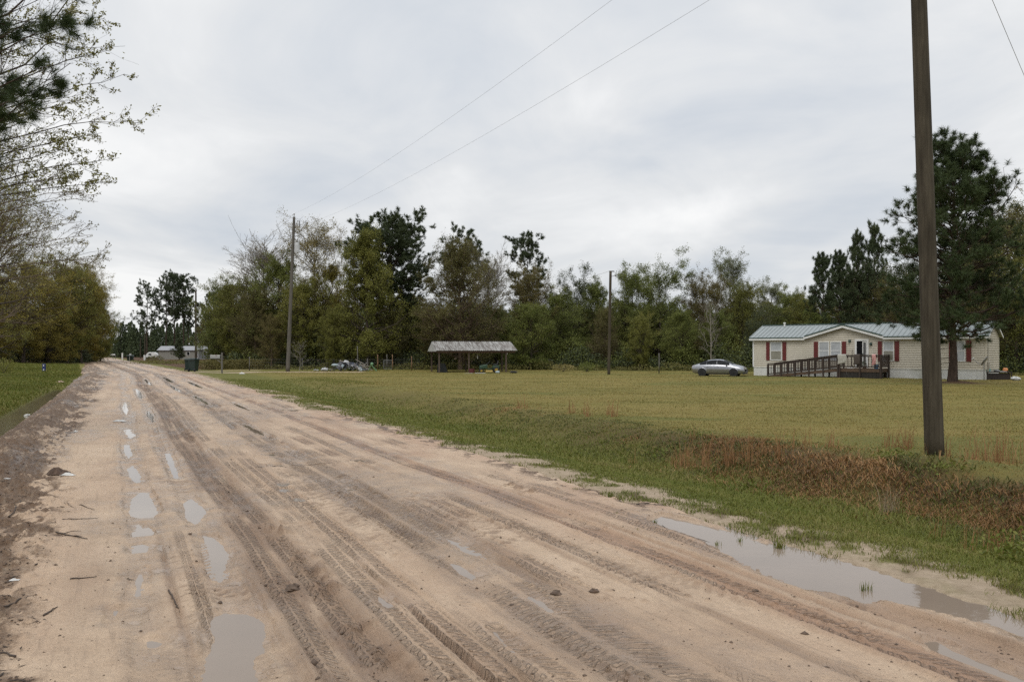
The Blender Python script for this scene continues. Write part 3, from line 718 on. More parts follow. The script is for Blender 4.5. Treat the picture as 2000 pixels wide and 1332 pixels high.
def spawn(rng, P, R, n, t0, t1, ls, ang, K=4, upb=0.15, jit=0.08, grow=0.5, rk=0.55, upd=0.0, absr=None):
    N = len(P); I = np.repeat(np.arange(N), n); t = rng.uniform(t0, t1, N*n)
    pos, tan = interp(P[I], t); tan /= np.linalg.norm(tan, axis=1)[:, None]+1e-9
    L = plen(P)[I]*ls*(1-grow*t)*rng.uniform(.55, 1.25, N*n)
    q = np.cross(tan, rng.normal(0, 1, (N*n, 3))); q /= np.linalg.norm(q, axis=1)[:, None]+1e-9
    a = rng.normal(ang, ang*.25, N*n)[:, None]
    d = tan*np.cos(a)+q*np.sin(a); d[:, 2] += upd; d /= np.linalg.norm(d, axis=1)[:, None]
    s = np.linspace(0, 1, K)[None, :, None]
    nz = np.cumsum(rng.normal(0, 1, (N*n, K, 3)), axis=1)*jit*L[:, None, None]/K**.5; nz[:, 0] = 0
    Q = pos[:, None]+d[:, None]*L[:, None, None]*s+nz
    Q[:, :, 2] += upb*L[:, None]*s[:, :, 0]**2
    r0 = interp1(R[I], t)*rk
    RR = r0[:, None]*(1-0.75*s[:, :, 0]); return Q, RR
def interp1(R, t):
    K = R.shape[1]; f = t*(K-1); i = np.minimum(f.astype(int), K-2); w = f-i; r = np.arange(len(R)); return R[r, i]*(1-w)+R[r, i+1]*w
BARK = {}
def bark(name, lo, hi):
    if name in BARK: return BARK[name]
    t = NT(name); n = t.noise(7, 6, 0.65, t.pos(scale=(1, 1, .22), obj=True))
    t.col(t.ramp(n, [(0.3, lo), (0.7, hi)])); t.set(Roughness=0.9); t.b.inputs['Specular IOR Level'].default_value = 0.15; t.bump(n, 0.8, 0.05)
    BARK[name] = t.m; return t.m
bk_dark = bark('dark_bark', (0.035, 0.028, 0.022), (0.105, 0.085, 0.068))
bk_pine = bark('pine_bark', (0.030, 0.022, 0.017), (0.095, 0.066, 0.050))
bk_brown = bark('red_brown_bark', (0.070, 0.050, 0.036), (0.165, 0.120, 0.085))
bk_twig = bark('light_brown_twigs', (0.105, 0.080, 0.060), (0.20, 0.155, 0.115))
bk_pale = bark('pale_bark', (0.14, 0.125, 0.105), (0.30, 0.27, 0.23))
LM = {
 'olive': leafmat('olive_spring_leaves', [(0, (0.113, 0.121, 0.027)), (.4, (0.164, 0.166, 0.035)), (.8, (0.218, 0.210, 0.047)), (1, (0.291, 0.256, 0.067))]),
 'green': leafmat('green_spring_leaves', [(0, (0.088, 0.109, 0.027)), (.5, (0.139, 0.159, 0.037)), (.9, (0.198, 0.215, 0.053)), (1, (0.269, 0.264, 0.077))]),
 'bright': leafmat('fresh_green_leaves', [(0, (0.093, 0.118, 0.026)), (.5, (0.140, 0.163, 0.035)), (1, (0.214, 0.217, 0.056))]),
 'brown': leafmat('reddish_budding_leaves', [(0, (0.089, 0.083, 0.027)), (.4, (0.131, 0.121, 0.038)), (.8, (0.177, 0.163, 0.050)), (1, (0.237, 0.214, 0.073))]),
 'rust': leafmat('rusty_budding_leaves', [(0, (0.087, 0.078, 0.027)), (.5, (0.135, 0.116, 0.037)), (1, (0.203, 0.168, 0.054))]),
 'tan': leafmat('yellow_tan_leaves', [(0, (0.160, 0.133, 0.049)), (.5, (0.255, 0.210, 0.074)), (1, (0.408, 0.332, 0.133))]),
 'gold': leafmat('golden_olive_leaves', [(0, (0.138, 0.118, 0.028)), (.4, (0.213, 0.182, 0.037)), (.8, (0.291, 0.232, 0.049)), (1, (0.373, 0.284, 0.067))]),
 'pale': leafmat('pale_green_leaves', [(0, (0.105, 0.118, 0.055)), (.5, (0.160, 0.175, 0.085)), (1, (0.24, 0.25, 0.13))]),
 'dark': leafmat('dark_evergreen_leaves', [(0, (0.040, 0.051, 0.023)), (.5, (0.067, 0.081, 0.035)), (1, (0.107, 0.123, 0.049))], trans=0.1),
 'pine': leafmat('pine_needles', [(0, (0.039, 0.053, 0.026)), (.5, (0.062, 0.083, 0.037)), (.9, (0.098, 0.119, 0.051)), (1, (0.130, 0.144, 0.061))], trans=0.1),
 'pinel': leafmat('lighter_pine_needles', [(0, (0.028, 0.044, 0.018)), (.5, (0.052, 0.076, 0.027)), (1, (0.090, 0.115, 0.042))], trans=0.1),
}
GOLD = 2.39996
def skeleton(rng, H, cb, Rc, prof, n1, el, r0, lean=0.0, K=6, limb_up=0.15, wob=0.02):
    """trunk and first limbs"""
    z = np.linspace(0, 1, 9)
    tp = np.stack([np.cumsum(rng.normal(0, wob, 9))*H*.25, np.cumsum(rng.normal(0, wob, 9))*H*.25, z*H], -1); tp[0, :2] = 0
    tp[:, 0] += lean*z*H
    tr = r0*(1-0.93*z**0.9)+0.012; tr[0] *= 1.35
    TP, TR = tp[None], tr[None]
    th = np.sort(rng.uniform(0, 1, n1))
    hh = cb+(0.985-cb)*th
    pos, _ = interp(np.repeat(TP, n1, 0), hh)
    az = np.arange(n1)*GOLD+rng.uniform(-.5, .5, n1)
    L = Rc*prof(th)*rng.uniform(.7, 1.12, n1)
    e = el(th)+rng.normal(0, .12, n1)
    d = np.stack([np.cos(az)*np.cos(e), np.sin(az)*np.cos(e), np.sin(e)], -1)
    L = L/np.maximum(.35, np.cos(e))
    s = np.linspace(0, 1, K)[None, :, None]
    nz = np.cumsum(rng.normal(0, 1, (n1, K, 3)), axis=1)*.05*L[:, None, None]; nz[:, 0] = 0
    P = pos[:, None]+d[:, None]*L[:, None, None]*s+nz; P[:, :, 2] += limb_up*L[:, None]*s[:, :, 0]**2
    rr = np.minimum(interp1(np.repeat(TR, n1, 0), hh)*.6, 0.012+0.022*L)
    R = rr[:, None]*(1-.8*s[:, :, 0])
    return TP, TR, P, R
P_round = lambda t: np.sqrt(np.maximum(0.05, 1-(2*t-0.85)**2/1.9))
P_cone = lambda t: 0.12+0.95*(1-t)**0.8*np.minimum(1, .35+t*4)
P_egg = lambda t: np.maximum(.12, np.sin(PI*np.clip(0.12+0.86*t, 0, 1))**.7)
P_top = lambda t: np.maximum(.25, np.sin(PI*np.clip(0.05+0.90*t, 0, 1))**.6)
def hardwood(name, seed, H, cb, Rc, prof, n1, n2, n3, nl, leaf, lsize, lspread, elo, ehi, r0, bk, label=None, cat='tree', group=None, twig=0.012, up=0.2, thin=1.0, extra=0, asp=.6):
    rng = np.random.default_rng(seed)
    TP, TR, P1, R1 = skeleton(rng, H, cb, Rc, prof, n1, lambda t: elo+(ehi-elo)*t, r0)
    P2, R2 = spawn(rng, P1, R1, n2, .18, 1., .55, .75, 4, up, .07)
    P3, R3 = spawn(rng, P2, R2, n3, .15, 1., .55, .7, 3, up, .07)
    R3 = np.maximum(R3, twig*.5); R2 = np.maximum(R2, twig)
    root = thing(name, label, cat, group=group)
    w = Wood(); w.add(TP, TR, 9); w.add(P1, R1, 5); w.add(P2, R2, 3); w.add(P3, R3, 3)
    w.mesh('trunk', bk, root)
    if nl:
        if lsize > .12: nl = int(round(nl*1.9)); lsize *= .70
        PL = np.concatenate([P3]); I = np.repeat(np.arange(len(PL)), nl)
        pos, _ = interp(PL[I], rng.uniform(.1, 1.05, len(I)).clip(0, 1))
        pos = pos+rng.normal(0, lspread, pos.shape)
        if thin < 1: pos = pos[rng.random(len(pos)) < thin]
        leafquads('crown', pos, lsize, LM[leaf], root, rng, asp)
    return root
def tuft_mesh(rng, c, d, n, L, w):
    N = len(c); I = np.repeat(np.arange(N), n)
    q = rng.normal(0, 1, (N*n, 3)); q /= np.linalg.norm(q, axis=1)[:, None]
    dd = d[I]*0.75+q; dd /= np.linalg.norm(dd, axis=1)[:, None]
    b = np.cross(dd, rng.normal(0, 1, (N*n, 3))); b /= np.linalg.norm(b, axis=1)[:, None]
    l = (L*rng.uniform(.7, 1.15, N*n))[:, None]; base = c[I]-d[I]*rng.uniform(0, L*.7, N*n)[:, None]
    v = np.empty((N*n, 3, 3)); v[:, 0] = base-b*w*.5; v[:, 1] = base+b*w*.5; v[:, 2] = base+dd*l
    return v.reshape(-1, 3), np.arange(N*n*3).reshape(-1, 3)
def pine(name, seed, H, cb, Rc, prof, n1, n2, n3, nt, nn, nl, nw, elo, ehi, r0, label=None, cat='pine tree', group=None, leaf='pine', lean=0.0, dead=4, mod=None):
    rng = np.random.default_rng(seed)
    TP, TR, P1, R1 = skeleton(rng, H, cb, Rc, prof, n1, lambda t: elo+(ehi-elo)*t, r0, lean, limb_up=.12, wob=.012)
    if mod is not None: P1, R1 = mod(rng, P1, R1)
    P2, R2 = spawn(rng, P1, R1, n2, .25, 1., .42, .75, 3, .2, .05)
    tw = P2; tr = R2
    w = Wood(); w.add(TP, TR, 10); w.add(P1, R1, 5); w.add(P2, np.maximum(R2, .008), 3)
    if n3:
        P3, R3 = spawn(rng, P2, R2, n3, .3, 1., .5, .7, 3, .25, .05); tw = P3; w.add(P3, np.maximum(R3, .007), 3)
    if dead:
        zz = np.linspace(.45*cb, cb*.98, dead); pos, _ = interp(np.repeat(TP, dead, 0), zz); az = rng.uniform(0, 6.28, dead)
        D = np.stack([np.cos(az), np.sin(az), np.zeros(dead)-.1], -1); s = np.linspace(0, 1, 3)[None, :, None]
        w.add(pos[:, None]+D[:, None]*(Rc*.35)*s, np.full((dead, 3), .018), 3)
    root = thing(name, label, cat, group=group); w.mesh('trunk', bk_pine, root)
    K = tw.shape[1]; end = tw[:, -1]; d = tw[:, -1]-tw[:, -2]; d /= np.linalg.norm(d, axis=1)[:, None]+1e-9
    cs = [end]; ds = [d]
    for k in range(nt-1):
        t = rng.uniform(.3, .9, len(tw)); p_, dd = interp(tw, t); dd = dd/(np.linalg.norm(dd, axis=1)[:, None]+1e-9); cs.append(p_); ds.append(dd)
    e1 = P1[:, -1]; d1 = P1[:, -1]-P1[:, -2]; d1 /= np.linalg.norm(d1, axis=1)[:, None]; cs.append(e1); ds.append(d1)
    cs.append(TP[:, -1]); ds.append(np.array([[0, 0, 1.]]))
    cs = np.concatenate(cs); ds = np.concatenate(ds); ds[:, 2] += .35; ds /= np.linalg.norm(ds, axis=1)[:, None]
    v, f = tuft_mesh(rng, cs, ds, nn, nl, nw)
    npmesh('crown', v, [f], LM[leaf], root)
    return root
# ---------------- prototypes (natural size; first use moves the prototype itself)
PROTO = {}
PDEF = {
 'olive1': lambda: hardwood('hardwood_tree', 101, 13, .06, 4.3, P_cone, 80, 8, 6, 8, 'olive', .21, .16, .15, .9, .20, bk_dark, up=.05),
 'olive2': lambda: hardwood('hardwood_tree', 102, 13, .08, 4.0, P_egg, 66, 8, 6, 9, 'olive', .21, .18, .25, .9, .22, bk_dark, up=.05),
 'brown1': lambda: hardwood('hardwood_tree', 103, 13, .08, 5.2, P_cone, 84, 9, 7, 6, 'brown', .17, .16, .35, .9, .24, bk_brown, twig=.014, up=.05),
 'brown2': lambda: hardwood('hardwood_tree', 104, 12, .08, 3.8, P_egg, 60, 9, 6, 7, 'brown', .18, .17, .35, 1.0, .18, bk_brown, up=.05),
 'rust1': lambda: hardwood('hardwood_tree', 105, 11, .10, 3.3, P_egg, 54, 8, 6, 8, 'rust', .18, .17, .35, 1.0, .16, bk_brown, up=.05),
 'green1': lambda: hardwood('hardwood_tree', 106, 13, .24, 5.0, P_round, 30, 8, 7, 15, 'green', .24, .24, .2, 1.0, .28, bk_dark, up=.08),
 'green2': lambda: hardwood('hardwood_tree', 107, 12, .06, 4.0, P_egg, 60, 8, 6, 9, 'green', .22, .2, .2, .95, .2, bk_dark, up=.06),
 'bright1': lambda: hardwood('hardwood_tree', 108, 9, .05, 3.4, P_egg, 54, 8, 6, 8, 'bright', .19, .17, .15, .9, .15, bk_dark, up=.06),
 'tan1': lambda: hardwood('hardwood_tree', 109, 14, .22, 3.2, P_egg, 44, 8, 6, 6, 'tan', .16, .16, .5, 1.1, .16, bk_pale, twig=.014, up=.06, thin=.9),
 'bare1': lambda: hardwood('hardwood_tree', 110, 13, .22, 3.2, P_egg, 50, 10, 8, 1, 'tan', .13, .12, .5, 1.15, .15, bk_pale, twig=.020, up=.06, thin=.9),
 'pale1': lambda: hardwood('hardwood_tree', 111, 12, .28, 3.0, P_egg, 30, 8, 6, 9, 'pale', .19, .16, .55, 1.1, .2, bk_pale, twig=.014, up=.10),
 'dark1': lambda: hardwood('evergreen_tree', 112, 12, .10, 4.2, P_round, 50, 8, 6, 11, 'dark', .24, .22, .15, 1.0, .24, bk_dark, up=.06),
 'gold1': lambda: hardwood('hardwood_tree', 113, 13, .08, 4.4, P_egg, 66, 8, 7, 8, 'gold', .20, .17, .2, .9, .2, bk_dark, up=.05),
 'gold2': lambda: hardwood('hardwood_tree', 114, 12, .05, 4.2, P_round, 60, 9, 6, 8, 'gold', .20, .19, .1, .9, .2, bk_dark, up=.05),
 'pinet1': lambda: pine('pine_tree', 120, 21, .48, 3.6, P_top, 44, 7, 4, 1, 26, .46, .060, .0, .8, .24),
 'pinet2': lambda: pine('pine_tree', 121, 22, .44, 4.2, P_round, 46, 7, 4, 1, 26, .46, .060, -.1, .8, .26),
 'pinet3': lambda: pine('pine_tree', 122, 14, .30, 2.8, P_cone, 60, 6, 4, 1, 18, .40, .055, .1, .8, .18),
 'piney1': lambda: pine('pine_tree', 123, 12, .10, 2.7, P_cone, 80, 6, 4, 1, 16, .36, .050, .2, .9, .16),
}
PLIST = {}
def place(kind, px, top, Y, wid, label, rz=None, group=None, name=None, cat=None):
    """stand a tree with its axis at column px, distance Y, its top at row top; wid scales the crown"""
    first = kind not in PROTO
    if first: PROTO[kind] = PDEF[kind](); 
    o = PROTO[kind] if first else copy_tree(PROTO[kind])
    X0 = (px-1000)/F*Y; z0 = T1(X0, Y)
    # natural height is measured on the crown mesh
    if first:
        cr_ = [c_ for c_ in o.children if c_.name.startswith('crown' if kind != 'bare1' else 'trunk')][0]
        zz = np.empty(len(cr_.data.vertices)*3, np.float32); cr_.data.vertices.foreach_get('co', zz); PLIST[kind] = float(np.percentile(zz[2::3], 99.6))
    Hn = PLIST[kind]; wid = wid*1.16
    H = EYE-(top-HZ)/F*Y-z0
    s = H/Hn; o.location = (X0, Y, z0-.05); o.scale = (s*wid, s*wid, s)
    o.rotation_euler = (0, 0, rz if rz is not None else random.uniform(0, 6.28))
    o['label'] = label
    o['category'] = cat or ('pine tree' if 'pine' in kind else 'tree')
    if 'group' in o: del o['group']
    if group: o['group'] = group
    return o
random.seed(5)

def crown_top(root):
    zz = []
    for c_ in root.children:
        if c_.name.startswith('crown'):
            a_ = np.empty(len(c_.data.vertices)*3, np.float32); c_.data.vertices.foreach_get('co', a_); zz.append(float(np.percentile(a_[2::3], 99.6)))
    return max(zz)
# ================================================================ the wood: every tree whose crown shows
W = [
 # kind, column, top row, distance, width, label   (left to right)
 ('green2', 436, 543, 100, .85, 'green leafy tree at the left end of the wood, next to the slim far pines'),
 ('olive2', 462, 540, 96, .9, 'olive hardwood second from the left end of the wood, behind the grey mailbox'),
 ('bare1', 520, 448, 98, 1.1, 'bare pale twigged tree rising above the wood just left of the transformer pole'),
 ('brown2', 498, 560, 92, .95, 'low brown budding tree directly below the bare pale tree left of the transformer pole'),
 ('green2', 545, 492, 94, .8, 'green leafed tree touching the left side of the transformer pole, behind it'),
 ('tan1', 614, 424, 95, 1.15, 'airy tree with yellow tan leaves rising just right of the transformer pole top'),
 ('olive2', 590, 540, 90, .9, 'olive green tree directly behind the lower right side of the transformer pole'),
 ('gold1', 652, 508, 93, .72, 'golden brown leafed tree between the transformer pole and the great spreading pine'),
 ('olive2', 650, 600, 85, .8, 'low olive green tree standing straight behind the left half of the junk heap'),
 ('olive1', 716, 452, 86, .74, 'tall olive green pyramid shaped tree in front of the great spreading pine'),
 ('brown1', 900, 468, 84, .98, 'broad reddish brown budding tree spreading above the open shed roof'),
 ('pinet2', 905, 441, 97, .9, 'dark pine whose top pokes out above the reddish brown tree over the open shed'),
 ('bare1', 955, 480, 92, .8, 'bare twiggy tree on the right shoulder of the reddish brown tree over the open shed'),
 ('rust1', 850, 600, 88, .9, 'low rusty brown tree behind the left gable of the open shed'),
 ('pinet1', 1030, 458, 98, .88, 'dark pine standing above the wood just right of the open shed'),
 ('rust1', 1040, 515, 92, .75, 'rusty budding tree in front of the pine that stands just right of the open shed'),
 ('bright1', 1035, 590, 84, 1.05, 'fresh green low tree at the wood edge immediately right of the open shed'),
 ('dark1', 1125, 521, 100, .75, 'dark round evergreen between the open shed and the lone bare pole'),
 ('green2', 1165, 545, 97, .75, 'pale grey green tree just left of the top of the lone bare pole'),
 ('green2', 1090, 560, 92, .9, 'low green tree below the dark round evergreen, left of the lone bare pole'),
 ('green1', 1290, 495, 92, .98, 'large green oak like tree with forked limbs right of the lone bare pole'),
 ('green2', 1235, 520, 96, .75, 'loose leafed green tree on the left shoulder of the large green oak like tree'),
 ('rust1', 1372, 530, 90, .8, 'rusty brown tree between the large green oak like tree and the airy pale tree'),
 ('pale1', 1425, 488, 94, .85, 'airy pale green tree with upright limbs above the silver car'),
 ('olive2', 1450, 550, 90, .75, 'olive green tree below the airy pale tree, between the car and the house'),
 ('green2', 1400, 600, 84, .9, 'low green tree right behind the roof of the silver car'),
 ('pale1', 1505, 542, 96, .9, 'small pale green tree top above the left end of the house roof'),
 ('green2', 1545, 560, 92, .8, 'green tree behind the left half of the house roof, left of the narrow young pine'),
 ('pinet3', 1607, 494, 80, .66, 'narrow young pine above the house gable, leftmost of the pines behind the house'),
 ('pinet3', 1640, 490, 82, .62, 'dark pine close to the right of the narrow young pine behind the house'),
 ('piney1', 1674, 454, 82, .5, 'spiky pine with stacked upright tips, third of the pines behind the house'),
 ('piney1', 1707, 437, 81, .45, 'highest slim pine spike just left of the big yard pine'),
 ('rust1', 1690, 505, 84, .72, 'rusty brown tree below the slim pine spikes behind the house'),
 ('green2', 1600, 600, 80, 1.0, 'low green tree directly behind the house gable'),
 ('brown2', 1740, 540, 80, .9, 'brown tree behind the house roof between the rusty tree and the near pole'),
 ('dark1', 1800, 480, 86, 1.0, 'dark tree behind the house and the near pole'),
 ('brown2', 1988, 385, 72, .95, 'brown leafed tree at the right edge of the picture behind the junk'),
 ('brown1', 1925, 440, 78, .9, 'brown twiggy tree behind the right end of the house roof'),
 ('olive2', 2050, 420, 66, .8, 'olive tree cut by the right picture edge'),
 ('brown2', 760, 610, 88, .9, 'low brown tree behind the right end of the junk heap'),
 ('olive2', 800, 585, 93, .8, 'olive tree between the great spreading pine and the left gable of the open shed'),
 ('brown1', 1180, 600, 86, .7, 'low brown budding tree directly behind the lone bare pole'),
 ('green2', 1330, 600, 84, .9, 'low green tree right of the large oak like tree, left of the car'),
 ('green2', 970, 590, 90, .9, 'low green tree behind the right end of the shed roof'),
 ('rust1', 530, 610, 88, .8, 'low rusty tree left of the foot of the transformer pole'),
 ('olive2', 1250, 610, 82, .8, 'low olive tree right of the lone bare pole'),
 ('olive2', 1582, 572, 88, .8, 'olive tree filling the dip just left of the narrow young pine behind the house'),
 ('brown2', 1656, 528, 87, .8, 'brown twiggy tree showing between the pines behind the house'),
 ('dark1', 1480, 610, 82, .8, 'dark low tree behind the front left corner of the house'),
]
for i, (k, px, top, Y, wd, lab) in enumerate(W):
    place(k, px, top, Y, wd, lab)
# the great spreading pine
def spread(rng, P, R):
    return P, R
big = pine('pine_tree', 140, 17.4, .42, 4.4, lambda t: .55+.5*np.sin(PI*np.clip(.12+.80*t, 0, 1)), 90, 9, 5, 2, 16, .36, .06, .0, .55, .34,
           'great spreading dark pine, the highest crown left of centre')
X0, Y0 = (762-1000)/F*92, 92; big.location = (X0, Y0, T1(X0, Y0)); big.rotation_euler[2] = 1.1; k_ = (EYE+274/F*92)/crown_top(big); big.scale = (k_*1.18, k_*1.18, k_)
# filler trees deep in the wood
rw = np.random.default_rng(77); kinds = ['olive2', 'olive2', 'green2', 'brown2', 'green2', 'gold2', 'green2', 'olive1']
for i in range(44):
    px = 430+i*(1570/43)+rw.uniform(-12, 12); Y = rw.uniform(98, 108)-max(0, (px-1500))*0.03
    k = kinds[rw.integers(len(kinds))]; top = rw.uniform(575, 620) if px < 1700 else rw.uniform(500, 590)
    place(k, px, top, Y, rw.uniform(.8, 1.15), 'indistinct tree deep in the wood behind the front row of trees', group='indistinct trees deep in the wood')
for px, top, Y in ((2130, 470, 70), (2230, 500, 66), (2330, 470, 70), (2450, 500, 64), (2580, 480, 66)):
    place('olive2', px, top, Y, 1.1, 'olive tree standing beyond the right picture edge', group='trees beyond the right picture edge')
# left wood across the far end of the left verge
LW = [('gold1', -20, 520, 112, 1.0, 'golden leafed tree at the left picture edge, at the back of the left verge'),
      ('gold1', 45, 505, 118, .9, 'golden leafed tree left of the blue marker, its trunk forked low'),
      ('gold2', 95, 500, 124, .95, 'golden olive tree rising right behind the blue marker'),
      ('olive2', 130, 505, 130, .9, 'olive tree second in from the road end of the left wood'),
      ('gold1', 158, 520, 136, .85, 'golden tree next to last before the road in the left wood'),
      ('olive1', 182, 548, 146, .72, 'olive green tree whose crown reaches over the left edge of the far road'),
      ('tan1', 172, 505, 152, .8, 'twiggy yellow topped tree above the end of the left wood'),
      ('bright1', 196, 612, 158, .8, 'low fresh green tree hanging over the far road, nearest to it on the left')]
for k, px, top, Y, wd, lab in LW: place(k, px, top, Y, wd, lab)
for i in range(12):
    px = -60+i*21+rw.uniform(-6, 6); Y = rw.uniform(128, 150)
    place(['brown2', 'olive2', 'green2', 'gold2'][i % 4], px, rw.uniform(560, 610), Y, 1.0, 'indistinct tree inside the left wood behind its front row', group='indistinct trees inside the left wood')
# far pines left of centre, two thin ones beside them
FP = [('pinet2', 287, 548, 212, .82, 'leftmost tall far pine of the clump, its crown leaning left'),
      ('pinet2', 324, 530, 216, .75, 'highest far pine in the middle of the clump behind the far grey house'),
      ('pinet1', 341, 532, 222, .80, 'far pine just right of the highest one in the clump'),
      ('pinet1', 358, 540, 218, .80, 'rightmost broad far pine of the clump, left of the far pole'),
      ('pinet1', 368, 575, 226, .7, 'low crowned far pine at the right foot of the pine clump'),
      ('pinet1', 391, 590, 230, .6, 'thin far pine immediately right of the far pole'),
      ('pinet1', 411, 570, 215, .62, 'slim far pine with a round head right of the far pole'),
      ('pinet1', 428, 577, 220, .6, 'slim far pine nearest to the left end of the wood'),
      ('rust1', 402, 620, 210, .8, 'small reddish far tree below the slim pine heads')]
for k, px, top, Y, wd, lab in FP: place(k, px, top, Y, wd, lab)
cone = hardwood('conifer_tree', 150, 4.4, .02, 1.45, P_cone, 46, 8, 5, 6, 'dark', .16, .1, .1, .8, .08, bk_dark, 'small dark cone shaped conifer in front of the far grey house', 'conifer tree')
cone.location = ((350-1000)/F*180, 180, 0.0)
# --- masses nobody could count
def mass(name, pts, n, hfun, size, m, label, th=4.0, zlow=0.0):
    """leaf mass along a polyline of ground points"""
    pts = np.array(pts, float); seg = np.linalg.norm(np.diff(pts, axis=0), axis=1); cu = np.concatenate([[0], np.cumsum(seg)])
    s = rw.uniform(0, cu[-1], n); x = np.interp(s, cu, pts[:, 0]); y = np.interp(s, cu, pts[:, 1])+rw.uniform(-th, th, n); x = x+rw.uniform(-th, th, n)*.3
    H = hfun(s, cu[-1]); z = terrain(x, y)+zlow+rw.uniform(0, 1, n)**.85*(H-zlow)
    return tag(leafquads(name, np.stack([x, y, z], -1), size, m, None, rw, .75), label, 'woodland', kind='stuff')
hf = lambda base, amp, sc, sd: (lambda s, L: base+amp*(fbm(s/sc, s*0, sd)-.5)*2)
line = lambda Y, a, b, n=24: [((px-1000)/F*Y, Y) for px in np.linspace(a, b, n)]
mass('woodland_backdrop', [((px-1000)/F*(114-max(0, px-1500)*.05), 114-max(0, px-1500)*.05) for px in np.linspace(425, 2700, 36)], 110000, hf(7.0, 1.8, 6, 1), .40, LM['dark'], 'dark far wood filling the gaps behind the trees of the right side')
mass('woodland_backdrop', line(118, 425, 2500), 30000, hf(8.0, 2.2, 5, 2), .45, LM['brown'], 'brown green haze of twigs far inside the wood')
mass('woodland_backdrop', [(-200, 150), (-120, 150), (-93, 160), (-102, 190)], 30000, hf(9.5, 2.0, 8, 3), .6, LM['olive'], 'dark depth of the left wood')
mass('underbrush', [((px-1000)/F*Y_, Y_) for px, Y_ in ((440, 90), (600, 88), (830, 86), (1000, 84), (1250, 82), (1480, 78), (1600, 76), (1800, 74), (2100, 62), (2600, 58))], 22000, lambda s, L: .15+1.9*np.maximum(0, fbm(s/2.2, s*0, 4)-.35), .15, LM['brown'], 'low brown underbrush along the foot of the wood', 2.0)
mass('underbrush', [((px-1000)/F*Y_, Y_) for px, Y_ in ((440, 93), (600, 91), (830, 89), (1000, 87), (1250, 85), (1480, 81), (1600, 79), (1800, 77), (2100, 65), (2600, 60))], 60000, lambda s, L: .4+8.5*np.maximum(0, fbm(s/3.1, s*0, 5)-.30), .17, LM['dark'], 'dark saplings and brush just inside the wood edge', 2.4)
mass('underbrush', [((px-1000)/F*Y_, Y_) for px, Y_ in ((440, 92), (600, 90), (830, 88), (1000, 86), (1250, 84), (1480, 80), (1600, 78), (1800, 76), (2100, 64), (2600, 59))], 30000, lambda s, L: .3+9.0*np.maximum(0, fbm(s/2.3, s*0, 15)-.38), .13, LM['green'], 'green saplings in ragged clumps along the wood edge', 2.4)
mass('underbrush', [((px-1000)/F*Y_, Y_) for px, Y_ in ((-300, 108), (0, 118), (100, 126), (160, 140), (186, 160))], 22000, hf(2.0, 1.3, 4, 6), .22, LM['dark'], 'dark brush at the foot of the left wood', 2.5)
# far pine plantation with spiky tops
n = 80000; pl = np.array([((px-1000)/F*262, 262.) for px in np.linspace(150, 470, 160)])
px_ = rw.uniform(0, 1, 150); tx = (150+px_*320-1000)/F*262; ty = rw.uniform(250, 285, 150); tH = rw.uniform(6.5, 10.0, 150)*(0.8+.35*(px_ > .25))
I = rw.integers(0, 150, n); q = rw.uniform(0, 1, n)**.8; rr = (1-q)**.8*1.7+.1; aa = rw.uniform(0, 6.28, n)
tag(leafquads('pine_plantation', np.stack([tx[I]+rr*np.cos(aa), ty[I]+rr*np.sin(aa), q*tH[I]], -1), .55, LM['pine'], None, rw, .5), 'far dark pine plantation closing the end of the road', 'woodland', kind='stuff')
# brown field weeds before the far house
mass('field_weeds', [((px-1000)/F*130, 130) for px in np.linspace(300, 460, 10)], 5000, hf(.45, .3, 5, 8), .16, LM['brown'], 'brown weeds of the field behind the wheelie bins', 8.0)
mass('field_weeds', [((px-1000)/F*88, 88) for px in np.linspace(395, 520, 10)], 6000, hf(1.0, .5, 3, 9), .14, LM['rust'], 'rusty brown brush between the bins and the wood', 2.0)
# shrubs at the wood edge
def shrub(px, py, w, hgt, m, label, n=900, size=.09, wd=None):
    X0, Y0 = gp(px, py); z0 = T1(X0, Y0)
    root = thing('shrub', label, 'shrub', (X0, Y0, z0))
    q = rw.normal(0, 1, (n, 3)); q /= np.linalg.norm(q, axis=1)[:, None]; q *= rw.uniform(.3, 1, n)[:, None]**.5*(1+.35*(fbm(q[:, 0]*2, q[:, 1]*2+px, 3)-.5))[:, None]
    q = q*np.array([w/2, w/2, hgt/2])+np.array([0, 0, hgt/2]); leafquads('foliage', q, size, m, root, rw)
    mb = MB()
    for k in range(5):
        a = k*1.3; mb.tube([(0, 0, 0), (math.cos(a)*w*.12, math.sin(a)*w*.12, hgt*.4), (math.cos(a)*w*.3, math.sin(a)*w*.3, hgt*.8)], [.03, .02, .01], 5)
    mb.build('stem', bk_dark, root); return root
shrub(1146, 726.5, 1.7, .95, LM['bright'], 'round green shrub at the wood edge left of the lone bare pole')
shrub(1100, 726, 2.4, .75, LM['tan'], 'yellowish dry shrub left of the round green one at the wood edge')
shrub(8, 733, 1.9, 1.2, LM['olive'], 'leafy bush at the left picture edge on the green verge', 1200)
shrub(303, 707, 3.2, 1.3, LM['brown'], 'brown bush in front of the white far vehicle', 500, .2)
# bare sapling behind the car, and one beside the pole foot
sap = hardwood('sapling_tree', 160, 5.6, .18, 1.15, P_egg, 16, 5, 4, 0, 'tan', .1, .1, .7, 1.2, .05, bk_pale, 'bare white stemmed sapling standing right behind the silver car', 'sapling', twig=.012)
X0, Y0 = gp(1390, 729); sap.location = (X0, Y0, 0)
# fallen pale branches at the wood edge near the transformer pole
br = hardwood('bare_sapling_tree', 161, 4.6, .1, 1.7, P_egg, 16, 6, 5, 0, 'tan', .1, .1, .2, .9, .06, bk_pale, 'bare grey twiggy sapling right of the foot of the transformer pole', 'sapling', twig=.008); br.scale = (.6, .6, .55)
X0, Y0 = gp(585, 723); br.location = (X0, Y0, 0)
